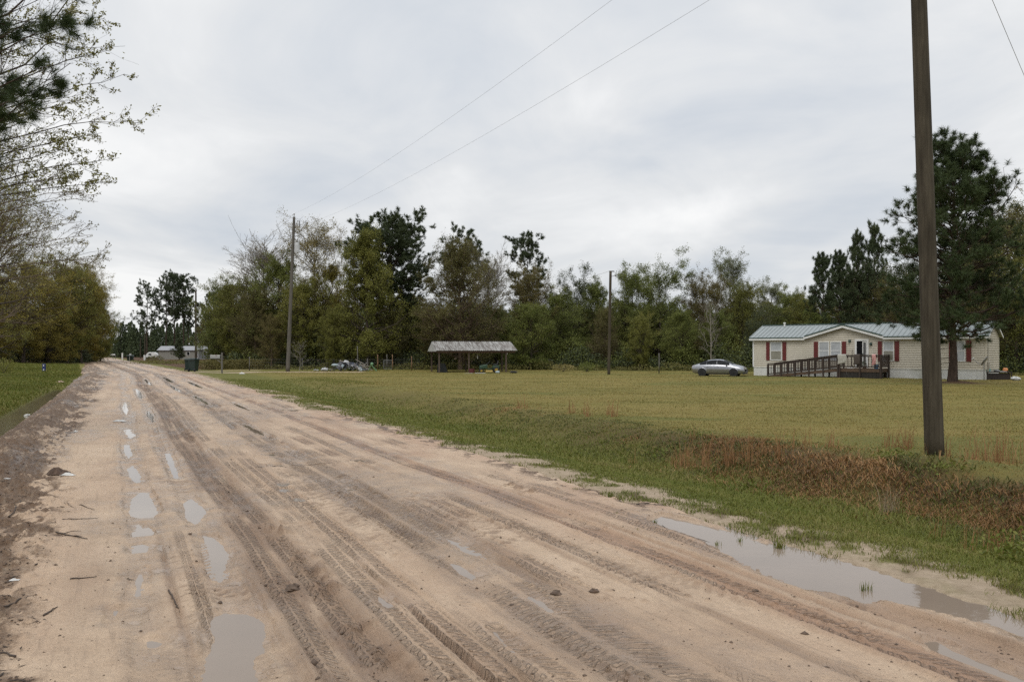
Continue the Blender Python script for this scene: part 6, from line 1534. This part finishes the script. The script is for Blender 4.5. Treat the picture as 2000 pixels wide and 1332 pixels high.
MB().beam((-.35, 0, .02), (-.05, 0, .62), .3, .04).build('ladder', GT, ch); MB().beam((.45, 0, .02), (0, 0, .55), .34, .04).build('slide_chute', GT, ch); MB().ball((0, 0, .68), .16, 10, 6).build('top_knob', GT, ch, smooth=True)
g2(ch, 726.5, 725)
# fence posts, gate
FP_ = mat('orange_brown_post', (0.20, 0.115, 0.06), .8, .25); FG = mat('grey_post', (0.13, 0.12, 0.105), .8, .25)
fl = [(487, 723.5, 697, FG, 'left'), (590, 723, 700, FG, 'l'), (698, 723.5, 676, FG, 'tall'), (717.5, 724, 700, FG, ''), (737.5, 723.5, 692.5, FP_, ''), (755.5, 723, 692.5, FG, ''), (766.3, 723.5, 692.5, FP_, ''), (803.8, 723.5, 696, FP_, ''), (1287, 729, 690, FG, '')]
labs = ['grey fence post left of the transformer pole', 'short grey fence post right of the foot of the transformer pole', 'tall thin grey post behind the right half of the junk heap', 'thin pale post sticking up behind the right end of the junk heap', 'orange brown fence post right of the toy slide', 'grey left post of the small wire gate', 'orange brown right post of the small wire gate', 'orange brown fence post standing alone left of the open shed', 'thin pale post at the wood edge right of the lone bare pole']
for (px, py, top, m_, _), lab in zip(fl, labs):
    X_, Y_ = gp(px, py); h_ = EYE-(top-HZ)/F*Y_
    mb = MB(); mb.tube([(0, 0, -.1), (.02, 0, h_*.5), (0, 0, h_)], [.062, .058, .05], 10); o = mb.build('fence_post', m_, smooth=True); o.location = (X_, Y_, 0); tag(o, lab, 'fence post')
gx0, gy0 = gp(749.5, 723.2); gx1, gy1 = gp(766, 723.2); mb = MB(); h_ = 1.0
for z_ in (.15, h_): mb.beam((0, 0, z_), (gx1-gx0, 0, z_), .04, .05)
for f in (0, 1): mb.beam(((gx1-gx0)*f, 0, .15), ((gx1-gx0)*f, 0, h_), .04, .05)
gt = mb.build('wire_gate', mat('grey_gate_pipe', (0.16, 0.165, 0.16), .5)); gt.location = (gx0, gy0, 0); tag(gt, 'small grey pipe framed gate between the fence posts left of the shed', 'gate')
mb = MB()
for k in range(1, 8): x_ = (gx1-gx0)*k/8; mb.beam((x_, 0, .15), (x_, 0, h_), .006, .006)
for k in range(1, 6): z_ = .15+(h_-.15)*k/6; mb.beam((0, 0, z_), (gx1-gx0, 0, z_), .006, .006)
mb.build('gate_mesh', HWM, gt)
fx0, fy0 = gp(487, 723.5); fx1, fy1 = gp(820, 723.5); mb = MB()
for k in range(4): z_ = .2+.3*k; mb.tube([(fx0, fy0+.08, z_), ((fx0+fx1)/2, fy0+.08, z_-.03), (fx1, fy1+.08, z_)], .003, 4)
n_ = 90
for k in range(n_): x_ = fx0+(fx1-fx0)*k/n_; mb.beam((x_, fy0+.085, .1), (x_, fy0+.085, 1.12), .003, .003)
tag(mb.build('wire_fence', HWM), 'low wire mesh fence along the wood edge behind the junk heap', 'fence')
# wheelie bins
BING = mat('dark_green_bin_plastic', (0.012, 0.027, 0.023), .45, .2)
def bin_(px, py, rz, label, s):
    r = thing('wheelie_bin', label, 'wheelie bin')
    mb = MB(); mb.add([(-.24, -.27, .06), (.24, -.27, .06), (.24, .27, .10), (-.24, .27, .10), (-.30, -.36, 1.0), (.30, -.36, 1.0), (.30, .34, 1.0), (-.30, .34, 1.0)], [(3,2,1,0),(0,1,5,4),(1,2,6,5),(2,3,7,6),(3,0,4,7),(4,5,6,7)]); mb.box(-.33, -.39, .94, .33, .36, .99); mb.build('bin_body', BING, r, bevel=.02)
    mb = MB(); mb.add([(-.34, -.42, 1.0), (.34, -.42, 1.0), (.34, .40, 1.04), (-.34, .40, 1.04), (-.28, -.34, 1.07), (.28, -.34, 1.07), (.28, .32, 1.12), (-.28, .32, 1.12)], [(3,2,1,0),(4,5,6,7),(0,1,5,4),(1,2,6,5),(2,3,7,6),(3,0,4,7)]); mb.build('lid', BING, r, bevel=.02)
    for sx in (-1, 1): MB().tube([(sx*.24, .30, .13), (sx*.31, .30, .13)], .13, 14).build('wheel', RUB, r)
    MB().tube([(-.28, .44, .98), (.28, .44, .98)], .02, 6).build('handle', BING, r)
    g2(r, px, py, rz); r.scale = (s,)*3; return r
bin_(367.5, 724.5, rad(200), 'dark green wheelie bin on the left of the pair by the driveway mouth', 1.06); bin_(378.5, 725.8, rad(170), 'dark green wheelie bin on the right of the pair by the driveway mouth, slightly nearer', 1.12)
# mailboxes
def mailbox(px, py, s, label, m_box, m_post, left=True, top=True):
    r = thing('mailbox', label, 'mailbox')
    MB().box(-.06, -.06, -.1, .06, .06, 1.78 if top else 1.2).build('post', m_post, r)
    d = -1 if left else 1
    mb = MB(); mb.box(min(0, d*.75), -.05, 1.18, max(0, d*.75)+.15, .05, 1.25); mb.beam((d*.06, 0, .85), (d*.45, 0, 1.18), .06, .06); mb.build('bracket_arm', m_post, r)
    n = 10; prof = [(-.13, 1.26), (.13, 1.26), (.13, 1.42)]+[(.13*math.cos(a), 1.42+.13*math.sin(a)) for a in np.linspace(.3, PI-.3, n)]+[(-.13, 1.42)]
    x0_, x1_ = (d*.98, d*.16) if d < 0 else (.16, .98); k = len(prof); mb = MB()
    mb.add([(x0_, a, b) for a, b in prof]+[(x1_, a, b) for a, b in prof], [tuple(range(k)), tuple(range(2*k-1, k-1, -1))]+[(i, k+i, k+(i+1) % k, (i+1) % k) for i in range(k)])
    bx = mb.build('box', m_box, r); return r, bx
mr_, bx = mailbox(433.5, 727.5, 1, 'large pale mailbox on a grey wooden post at the driveway mouth', mat('pale_galvanised_box', (0.34, 0.34, 0.33), .4, .15, metal=.3), FG)
mr_.location = (*gp(433.5, 727.5), 0); mr_.rotation_euler[2] = .1
MB().box(-.5, -.155, 1.44, -.46, -.132, 1.62).build('flag', RED, bx)
MB().box(-.99, -.145, 1.50, -.14, .145, 1.56).build('box_lid', WHITE, bx)
# far mailboxes, posts and bins
for px, py, z_, lab in ((218, 701, 690, 'left one of two far white mailboxes beside the end of the road'), (223, 701, 691, 'right one of two far white mailboxes beside the end of the road')):
    Y_ = 195; X_ = (px-1000)/F*Y_; m_, bx = mailbox(px, py, 1, lab, WHITE, FG, top=False); m_.location = (X_+.35, Y_, EYE-(py-HZ)/F*Y_-.1); m_.scale = (.8,)*3
X_, Y_ = gp(254.5, 705); o = MB().box(-.13, -.13, 0, .13, .13, 1.45).build('white_post', WHITE); o.location = (X_, Y_, 0); tag(o, 'white post between the two dark far bins beside the road', 'post')
for px, py, lab in ((251.5, 704.5, 'dark far bin left of the white post beside the road'), (257.5, 705, 'dark far bin right of the white post beside the road')): bin_(px, py, .1, lab, 1.0)
X_, Y_ = gp(239, 702); o = MB().box(-.12, -.12, 0, .12, .12, 1.5).build('white_post', WHITE); o.location = (X_, Y_, 0); tag(o, 'lone white post at the far end of the road below the farthest pole', 'post')
X_, Y_ = gp(282.5, 703.5); o = MB().box(-.16, -.16, 0, .16, .16, 1.1).build('white_post', WHITE); o.location = (X_, Y_, 0); tag(o, 'white post at the foot of the short far poles', 'post')
# blue marker on the left verge
X_, Y_ = gp(86, 727.5); mk = thing('blue_marker', 'small dark blue upright marker with two pale reflectors on the left verge', 'marker post', (X_, Y_, T1(X_, Y_)-.1))
MB().box(-.13, -.06, .1, .13, .06, .78).build('marker_board', mat('deep_blue_paint', (0.012, 0.025, 0.13), .4), mk, bevel=.02)
for z_ in (.26, .62): MB().box(-.05, -.075, z_-.05, .05, -.062, z_+.05).build('reflector', WHITE, mk)
MB().box(-.16, -.08, -.05, .12, .08, .1).build('base', mat('rusty_orange_base', (0.36, 0.13, 0.05), .7), mk)
# far grey house
GW_ = mat('grey_board_siding', (0.13, 0.135, 0.14), .7, .15, 2); GWL = mat('pale_grey_wall', (0.34, 0.34, 0.32), .7, .1)
fx, fy = -82.0, 190.0; fh = thing('far_house', 'low far grey house with pale left gable end and light roof, behind the wheelie bins', 'house', (fx, fy, 0), rad(4))
def houseshell(root, Lh, Wh, zw, zr, m_w, m_r, m_g):
    MB().box(0, 0, 0, Lh, .1, zw).build('front_wall', m_w, root); MB().box(0, Wh-.1, 0, Lh, Wh, zw).build('back_wall', m_w, root)
    for x_ in (0, Lh-.1):
        mb = MB(); mb.add([(x_, .1, 0), (x_, Wh-.1, 0), (x_, Wh-.1, zw), (x_, Wh/2, zr), (x_, .1, zw), (x_+.1, .1, 0), (x_+.1, Wh-.1, 0), (x_+.1, Wh-.1, zw), (x_+.1, Wh/2, zr), (x_+.1, .1, zw)], [(4,3,2,1,0), (5,6,7,8,9), (0,1,6,5), (1,2,7,6), (2,3,8,7), (3,4,9,8), (4,0,5,9)]); mb.build('end_wall', m_g, root)
    mb = MB(); slab(mb, [(-.3, -.3, zw), (Lh+.3, -.3, zw), (Lh+.3, Wh/2, zr+.12), (-.3, Wh/2, zr+.12)], .1); slab(mb, [(-.3, Wh/2, zr+.12), (Lh+.3, Wh/2, zr+.12), (Lh+.3, Wh+.3, zw), (-.3, Wh+.3, zw)], .1); mb.build('roof', m_r, root)
houseshell(fh, 9.3, 5, 2.15, 3.0, mat('tan_grey_wall', (0.24, 0.23, 0.20), .7), mat('light_far_roof', (0.26, 0.26, 0.27), .6), GWL)
for x_ in (4.2, 6.4):
    w_ = MB().box(x_, -.05, .9, x_+.7, -.005, 1.8).build('window', WHITE, fh); MB().box(x_+.08, -.07, .98, x_+.62, -.052, 1.72).build('pane', G_DARK, w_)
ds = thing('dark_grey_annex', 'dark grey far house wing with a white framed window, right of the far pole', 'house', at(383, 701, 182), rad(2))
houseshell(ds, 3.6, 4, 2.1, 2.7, GW_, mat('light_far_roof', (0.42, 0.42, 0.43), .5), GW_)
for x_, a_, b_ in ((1.55, .85, 1.75), (.0, .1, 1.9)):
    w_ = MB().box(x_, -.05, a_, x_+(.75 if x_ else .45), -.005, b_).build('window' if x_ else 'door', WHITE, ds); MB().box(x_+.1, -.07, a_+.1, x_+(.65 if x_ else .35), -.052, b_-.1).build('pane', G_DARK, w_)
mb = MB(); mb.beam((3.75, -.1, 1.5), (3.75, -.1, .2), .06, .1); mb.beam((3.75, -.1, .25), (4.4, -.1, 1.0), .06, .1); mb.build('porch_rail', WHITE, ds)
# white vehicle by the far trees
vx = at(285, 701, 200); vn = thing('camper_trailer', 'small white rounded far vehicle parked left of the pine trunks', 'trailer', (vx[0], vx[1], vx[2]), .1)
vn.scale = (.75, .75, .78); prof = [(0, .45), (3.4, .45), (3.45, 1.2), (3.1, 1.85), (2.4, 2.1), (.9, 2.1), (.3, 1.75), (.02, 1.1)]; k = len(prof)
MB().add([(a, 0, b) for a, b in prof]+[(a, 1.9, b) for a, b in prof], [tuple(range(k)), tuple(range(2*k-1, k-1, -1))]+[(i, k+i, k+(i+1) % k, (i+1) % k) for i in range(k)]).build('trailer_body', WHITE, vn, bevel=.08)
MB().box(.8, -.03, 1.2, 1.7, -.005, 1.65).build('window', G_DARK, vn)
for x_ in (.8, 2.6): MB().tube([(x_, -.05, .35), (x_, .15, .35)], .35, 16).build('wheel', RUB, vn)
# street lamp head seen over the far woods
sl_ = thing('street_lamp', 'far street lamp head on a thin arm above the end of the road', 'street lamp', at(231.5, 700, 258))
zl = EYE+(HZ-622)/F*258-sl_.location.z
MB().tube([(0, 0, 0), (0, 0, zl-.6), (1.0, 0, zl-.1), (2.6, 0, zl)], [.12, .09, .05, .04], 8).build('lamp_post', PM, sl_); MB().ball((3.0, 0, zl), .5, 12, 6, (1.3, .5, .28)).build('lamp_head', mat('grey_lamp_head', (0.25, 0.25, 0.26), .5), sl_, smooth=True)
# ================================================================ litter and sticks on the road shoulder
PAP = mat('soggy_white_paper', (0.58, 0.57, 0.54), .6, .12, 10); BRN = mat('soggy_brown_cardboard', (0.085, 0.052, 0.034), .8, .35, 6)
def crumple(px, py, w, d, hgt, m, label, cat, name, seed=0, rz=0, grid=7):
    rr = random.Random(seed); X_, Y_ = gp(px, py); v = []
    for i in range(grid+1):
        for j in range(grid+1): v.append((w*(i/grid-.5)*(1+rr.uniform(-.1, .1)), d*(j/grid-.5)*(1+rr.uniform(-.15, .15)), max(0.004, hgt*(rr.uniform(0, 1)*(1-abs(2*i/grid-1)**2)*(1-abs(2*j/grid-1)**2)+.05))))
    o = MB().add(v, [(i*(grid+1)+j, (i+1)*(grid+1)+j, (i+1)*(grid+1)+j+1, i*(grid+1)+j+1) for i in range(grid) for j in range(grid)]).build(name, m); o.modifiers.new('t', 'SOLIDIFY').thickness = .004
    z_ = float(roadz(np.array([X_]), np.array([Y_]))[0]) if -2.3 < uv(X_, Y_)[0] < 6 else T1(X_, Y_)
    o.location = (X_, Y_, z_+.004); o.rotation_euler[2] = rz; return tag(o, label, cat)
o = crumple(112, 927, .30, .26, .16, BRN, 'crumpled dark brown cardboard on the left shoulder of the road', 'cardboard', 'cardboard_scrap', 1, .2)
o = crumple(133, 930, .22, .07, .05, PAP, 'strip of torn white paper lying against the crumpled brown cardboard', 'paper', 'paper_scrap', 2, -.25)
o = crumple(28, 1138, .075, .035, .02, PAP, 'small white paper scrap near the left edge, nearest to the camera', 'paper', 'paper_scrap', 3, .3)
o = crumple(12, 946, .10, .05, .012, PAP, 'flat white paper scrap at the left picture edge, level with the brown cardboard', 'paper', 'paper_scrap', 4, .1)
o = crumple(148, 845, .09, .07, .05, PAP, 'little white litter on the dark debris above the brown cardboard', 'litter', 'white_litter', 5)
o = crumple(233, 823, .30, .20, .05, PAP, 'whitish soggy bag in the left wheel track', 'bag', 'plastic_bag', 6)
o = crumple(118, 746, .40, .35, .14, mat('pinkish_litter', (0.48, 0.34, 0.28), .7), 'pinkish pale litter on the far end of the left shoulder', 'litter', 'pink_litter', 8)
o = crumple(473, 728.5, .45, .3, .22, PAP, 'white scrap on the lawn at the driveway, right of the large pale mailbox', 'litter', 'white_litter', 9)
X_, Y_ = gp(52, 814, -.23); mb = MB(); mb.tube([(-.07, 0, 0), (.05, 0, .02)], [.04, .05], 12); mb.ball((.09, 0, .03), .03, 8, 6); o = mb.build('white_cup', PAP, smooth=True); o.location = (X_, Y_, -.20); tag(o, 'white foam cup floating in the ditch water', 'cup')
STK = mat('dark_wet_stick', (0.055, 0.038, 0.027), .7, .35, 20)
sticks = [(110, 1043, 170, 1055, .012, 'straight dark stick, the nearest of the long ones on the left shoulder'), (122, 1018, 192, 1014, .008, 'forked thin stick lying level on the left shoulder'), (155, 989, 186, 998, .008, 'short dark stick above the forked one on the left shoulder'), (125, 985, 146, 994, .006, 'thin brown twig left of the short dark stick'),
          (85, 1205, 112, 1188, .012, 'dark stick near the left edge below the small paper scrap'), (0, 1195, 60, 1172, .013, 'long dark stick at the left picture edge'), (136, 1134, 190, 1127, .009, 'crooked thin stick beside the narrow long puddle'), (20, 1015, 40, 985, .014, 'thick dark stick in the brown debris at the left edge'),
          (30, 1290, 0, 1280, .012, 'dark stick at the bottom left corner'), (330, 1155, 350, 1190, .010, 'bent dark root right of the narrow long puddle'), (248, 1132, 262, 1130, .007, 'tiny stick floating in the narrow long puddle'), (500, 912, 660, 905, .006, 'long thin pale twig lying across the road'), (1290, 1030, 1400, 1060, .006, 'thin dark root along the far shore of the long puddle')]
for k, (a, b, c_, d, r_, lab) in enumerate(sticks):
    r_ *= .68
    rr = random.Random(k+50); p0, p1 = gp(a, b), gp(c_, d); n = 9; pts = []
    ln = math.dist(p0, p1)
    for i in range(n+1):
        f = i/n; x_ = p0[0]+(p1[0]-p0[0])*f+rr.uniform(-.02, .02)*ln; y_ = p0[1]+(p1[1]-p0[1])*f+rr.uniform(-.02, .02)*ln
        pts.append((x_-p0[0], y_-p0[1], float(roadz(np.array([x_]), np.array([y_]))[0])+r_*.9))
    mb = MB(); mb.tube(pts, [r_*(1-.6*i/n) for i in range(n+1)], 6)
    for q_ in range(2 if ln > .3 and r_ > .007 else 0):
        i = rr.randint(2, 6); a_ = pts[i]; s_ = rr.choice((-1, 1)); mb.tube([a_, (a_[0]+.06, a_[1]+s_*.05, a_[2]+.015), (a_[0]+.14, a_[1]+s_*.08, a_[2]+.01)], [r_*.6, r_*.5, r_*.25], 5)
    o = mb.build('stick', STK, smooth=True); o.location = (p0[0], p0[1], 0); tag(o, lab, 'stick')
# stones
for k, (px, py, s_, lab) in enumerate(((573, 1152, .045, 'dark lump of mud on the broad muddy tyre track'), (371, 1045, .016, 'small dark stone between the two puddles of the right wheel track'), (430, 1179, .014, 'small dark stone at the upper rim of the largest near puddle'), (1160, 1158, .03, 'dark mud clod right of centre on the reddish tyre track'), (1086, 1162, .035, 'dark mud clod left of the one on the reddish tyre track'), (1475, 1153, .02, 'lone small clod between the reddish track and the long puddle'))):
    rr = random.Random(k+80); X_, Y_ = gp(px, py); o = MB().ball((0, 0, 0), s_, 9, 7, (1.3, 1, .7), .25, rr).build('mud_clod', CLOD); o.location = (X_, Y_, float(roadz(np.array([X_]), np.array([Y_]))[0])+s_*.3); tag(o, lab, 'mud clod')
# ================================================================ sky, light, camera
w = bpy.data.worlds.new('World'); bpy.context.scene.world = w; w.use_nodes = True; nt = w.node_tree; nd, lk = nt.nodes, nt.links
bg = nd['Background']
SUN_EL, SUN_AZ = rad(52), rad(200)
sky = nd.new('ShaderNodeTexSky'); sky.sky_type = 'NISHITA'; sky.sun_disc = False; sky.sun_elevation = SUN_EL; sky.sun_rotation = SUN_AZ
geo = nd.new('ShaderNodeTexCoord'); sepx = nd.new('ShaderNodeSeparateXYZ'); lk.new(geo.outputs['Generated'], sepx.inputs[0])
def mth(op, a, b=None, clamp=False):
    n = nd.new('ShaderNodeMath'); n.operation = op; n.use_clamp = clamp
    for i, v in enumerate((a, b)):
        if v is None: continue
        if isinstance(v, bpy.types.NodeSocket): lk.new(v, n.inputs[i])
        else: n.inputs[i].default_value = v
    return n.outputs[0]
zc = mth('ADD', mth('MAXIMUM', sepx.outputs[2], 0.0), .16)
cmb = nd.new('ShaderNodeCombineXYZ'); lk.new(mth('DIVIDE', sepx.outputs[0], zc), cmb.inputs[0]); lk.new(mth('DIVIDE', sepx.outputs[1], zc), cmb.inputs[1])
def nz(scale, det, rough, off, dist=.0):
    mp = nd.new('ShaderNodeMapping'); mp.inputs['Location'].default_value = off; mp.inputs['Scale'].default_value = (1, .75, 1); mp.inputs['Rotation'].default_value = (0, 0, .5); lk.new(cmb.outputs[0], mp.inputs[0])
    n = nd.new('ShaderNodeTexNoise'); n.inputs['Scale'].default_value = scale; n.inputs['Detail'].default_value = det; n.inputs['Roughness'].default_value = rough; n.inputs['Distortion'].default_value = dist
    lk.new(mp.outputs[0], n.inputs['Vector']); return n.outputs[0]
a = nz(.62, 5, .5, (1.4, 2.2, 0), .3); b = nz(1.7, 6, .55, (0, 4, 2), .5)
cl = mth('ADD', mth('MULTIPLY', a, .68), mth('MULTIPLY', b, .32))
rmp = nd.new('ShaderNodeValToRGB'); e = rmp.color_ramp; e.elements[0].position = .38; e.elements[0].color = (.605, .652, .715, 1); e.elements[1].position = .61; e.elements[1].color = (.99, .99, .985, 1)
e.elements.new(.5).color = (.79, .805, .82, 1); lk.new(cl, rmp.inputs[0])
# overcast dome: darker near the horizon, brighter overhead
el = nd.new('ShaderNodeMapRange'); el.inputs[1].default_value = .0; el.inputs[2].default_value = .33; el.inputs[3].default_value = .86; el.inputs[4].default_value = .94; lk.new(sepx.outputs[2], el.inputs[0])
el2 = nd.new('ShaderNodeMapRange'); el2.inputs[1].default_value = .45; el2.inputs[2].default_value = 1.0; el2.inputs[3].default_value = .0; el2.inputs[4].default_value = SKYUP; lk.new(sepx.outputs[2], el2.inputs[0])
tot = mth('ADD', el.outputs[0], el2.outputs[0])
vm = nd.new('ShaderNodeVectorMath'); vm.operation = 'SCALE'; lk.new(rmp.outputs[0], vm.inputs[0]); lk.new(tot, vm.inputs['Scale'])
vs2 = nd.new('ShaderNodeVectorMath'); vs2.operation = 'SCALE'; lk.new(sky.outputs[0], vs2.inputs[0]); vs2.inputs['Scale'].default_value = .004
ad = nd.new('ShaderNodeVectorMath'); ad.operation = 'ADD'; lk.new(vm.outputs[0], ad.inputs[0]); lk.new(vs2.outputs[0], ad.inputs[1])
lk.new(ad.outputs[0], bg.inputs['Color']); bg.inputs['Strength'].default_value = 1.0
ld = bpy.data.lights.new('sun', 'SUN'); ld.energy = SUN_E; ld.angle = rad(28); ld.color = (1.0, .965, .92)
so = bpy.data.objects.new('sun', ld); C.objects.link(so); so.location = (0, 0, 60)
dirv = Vector((math.sin(SUN_AZ)*math.cos(SUN_EL), math.cos(SUN_AZ)*math.cos(SUN_EL), math.sin(SUN_EL)))
so.rotation_euler = dirv.to_track_quat('Z', 'Y').to_euler()
cam = bpy.data.cameras.new('camera'); co = bpy.data.objects.new('camera', cam); C.objects.link(co)
co.location = (0, 0, EYE); co.rotation_euler = (rad(90), 0, 0); cam.sensor_width = 36; cam.lens = F/2000*36; cam.shift_y = (HZ-666)/2000; cam.clip_end = 6000; cam.clip_start = .05
sc = bpy.context.scene; sc.camera = co
sc.view_settings.view_transform = 'Standard'; sc.view_settings.look = 'None'; sc.view_settings.exposure = EXPO; sc.view_settings.gamma = 1
sc.render.engine = 'CYCLES'; sc.cycles.max_bounces = 6; sc.cycles.diffuse_bounces = 3; sc.cycles.glossy_bounces = 3; sc.cycles.transmission_bounces = 3; sc.cycles.transparent_max_bounces = 4
sc.cycles.use_denoising = False
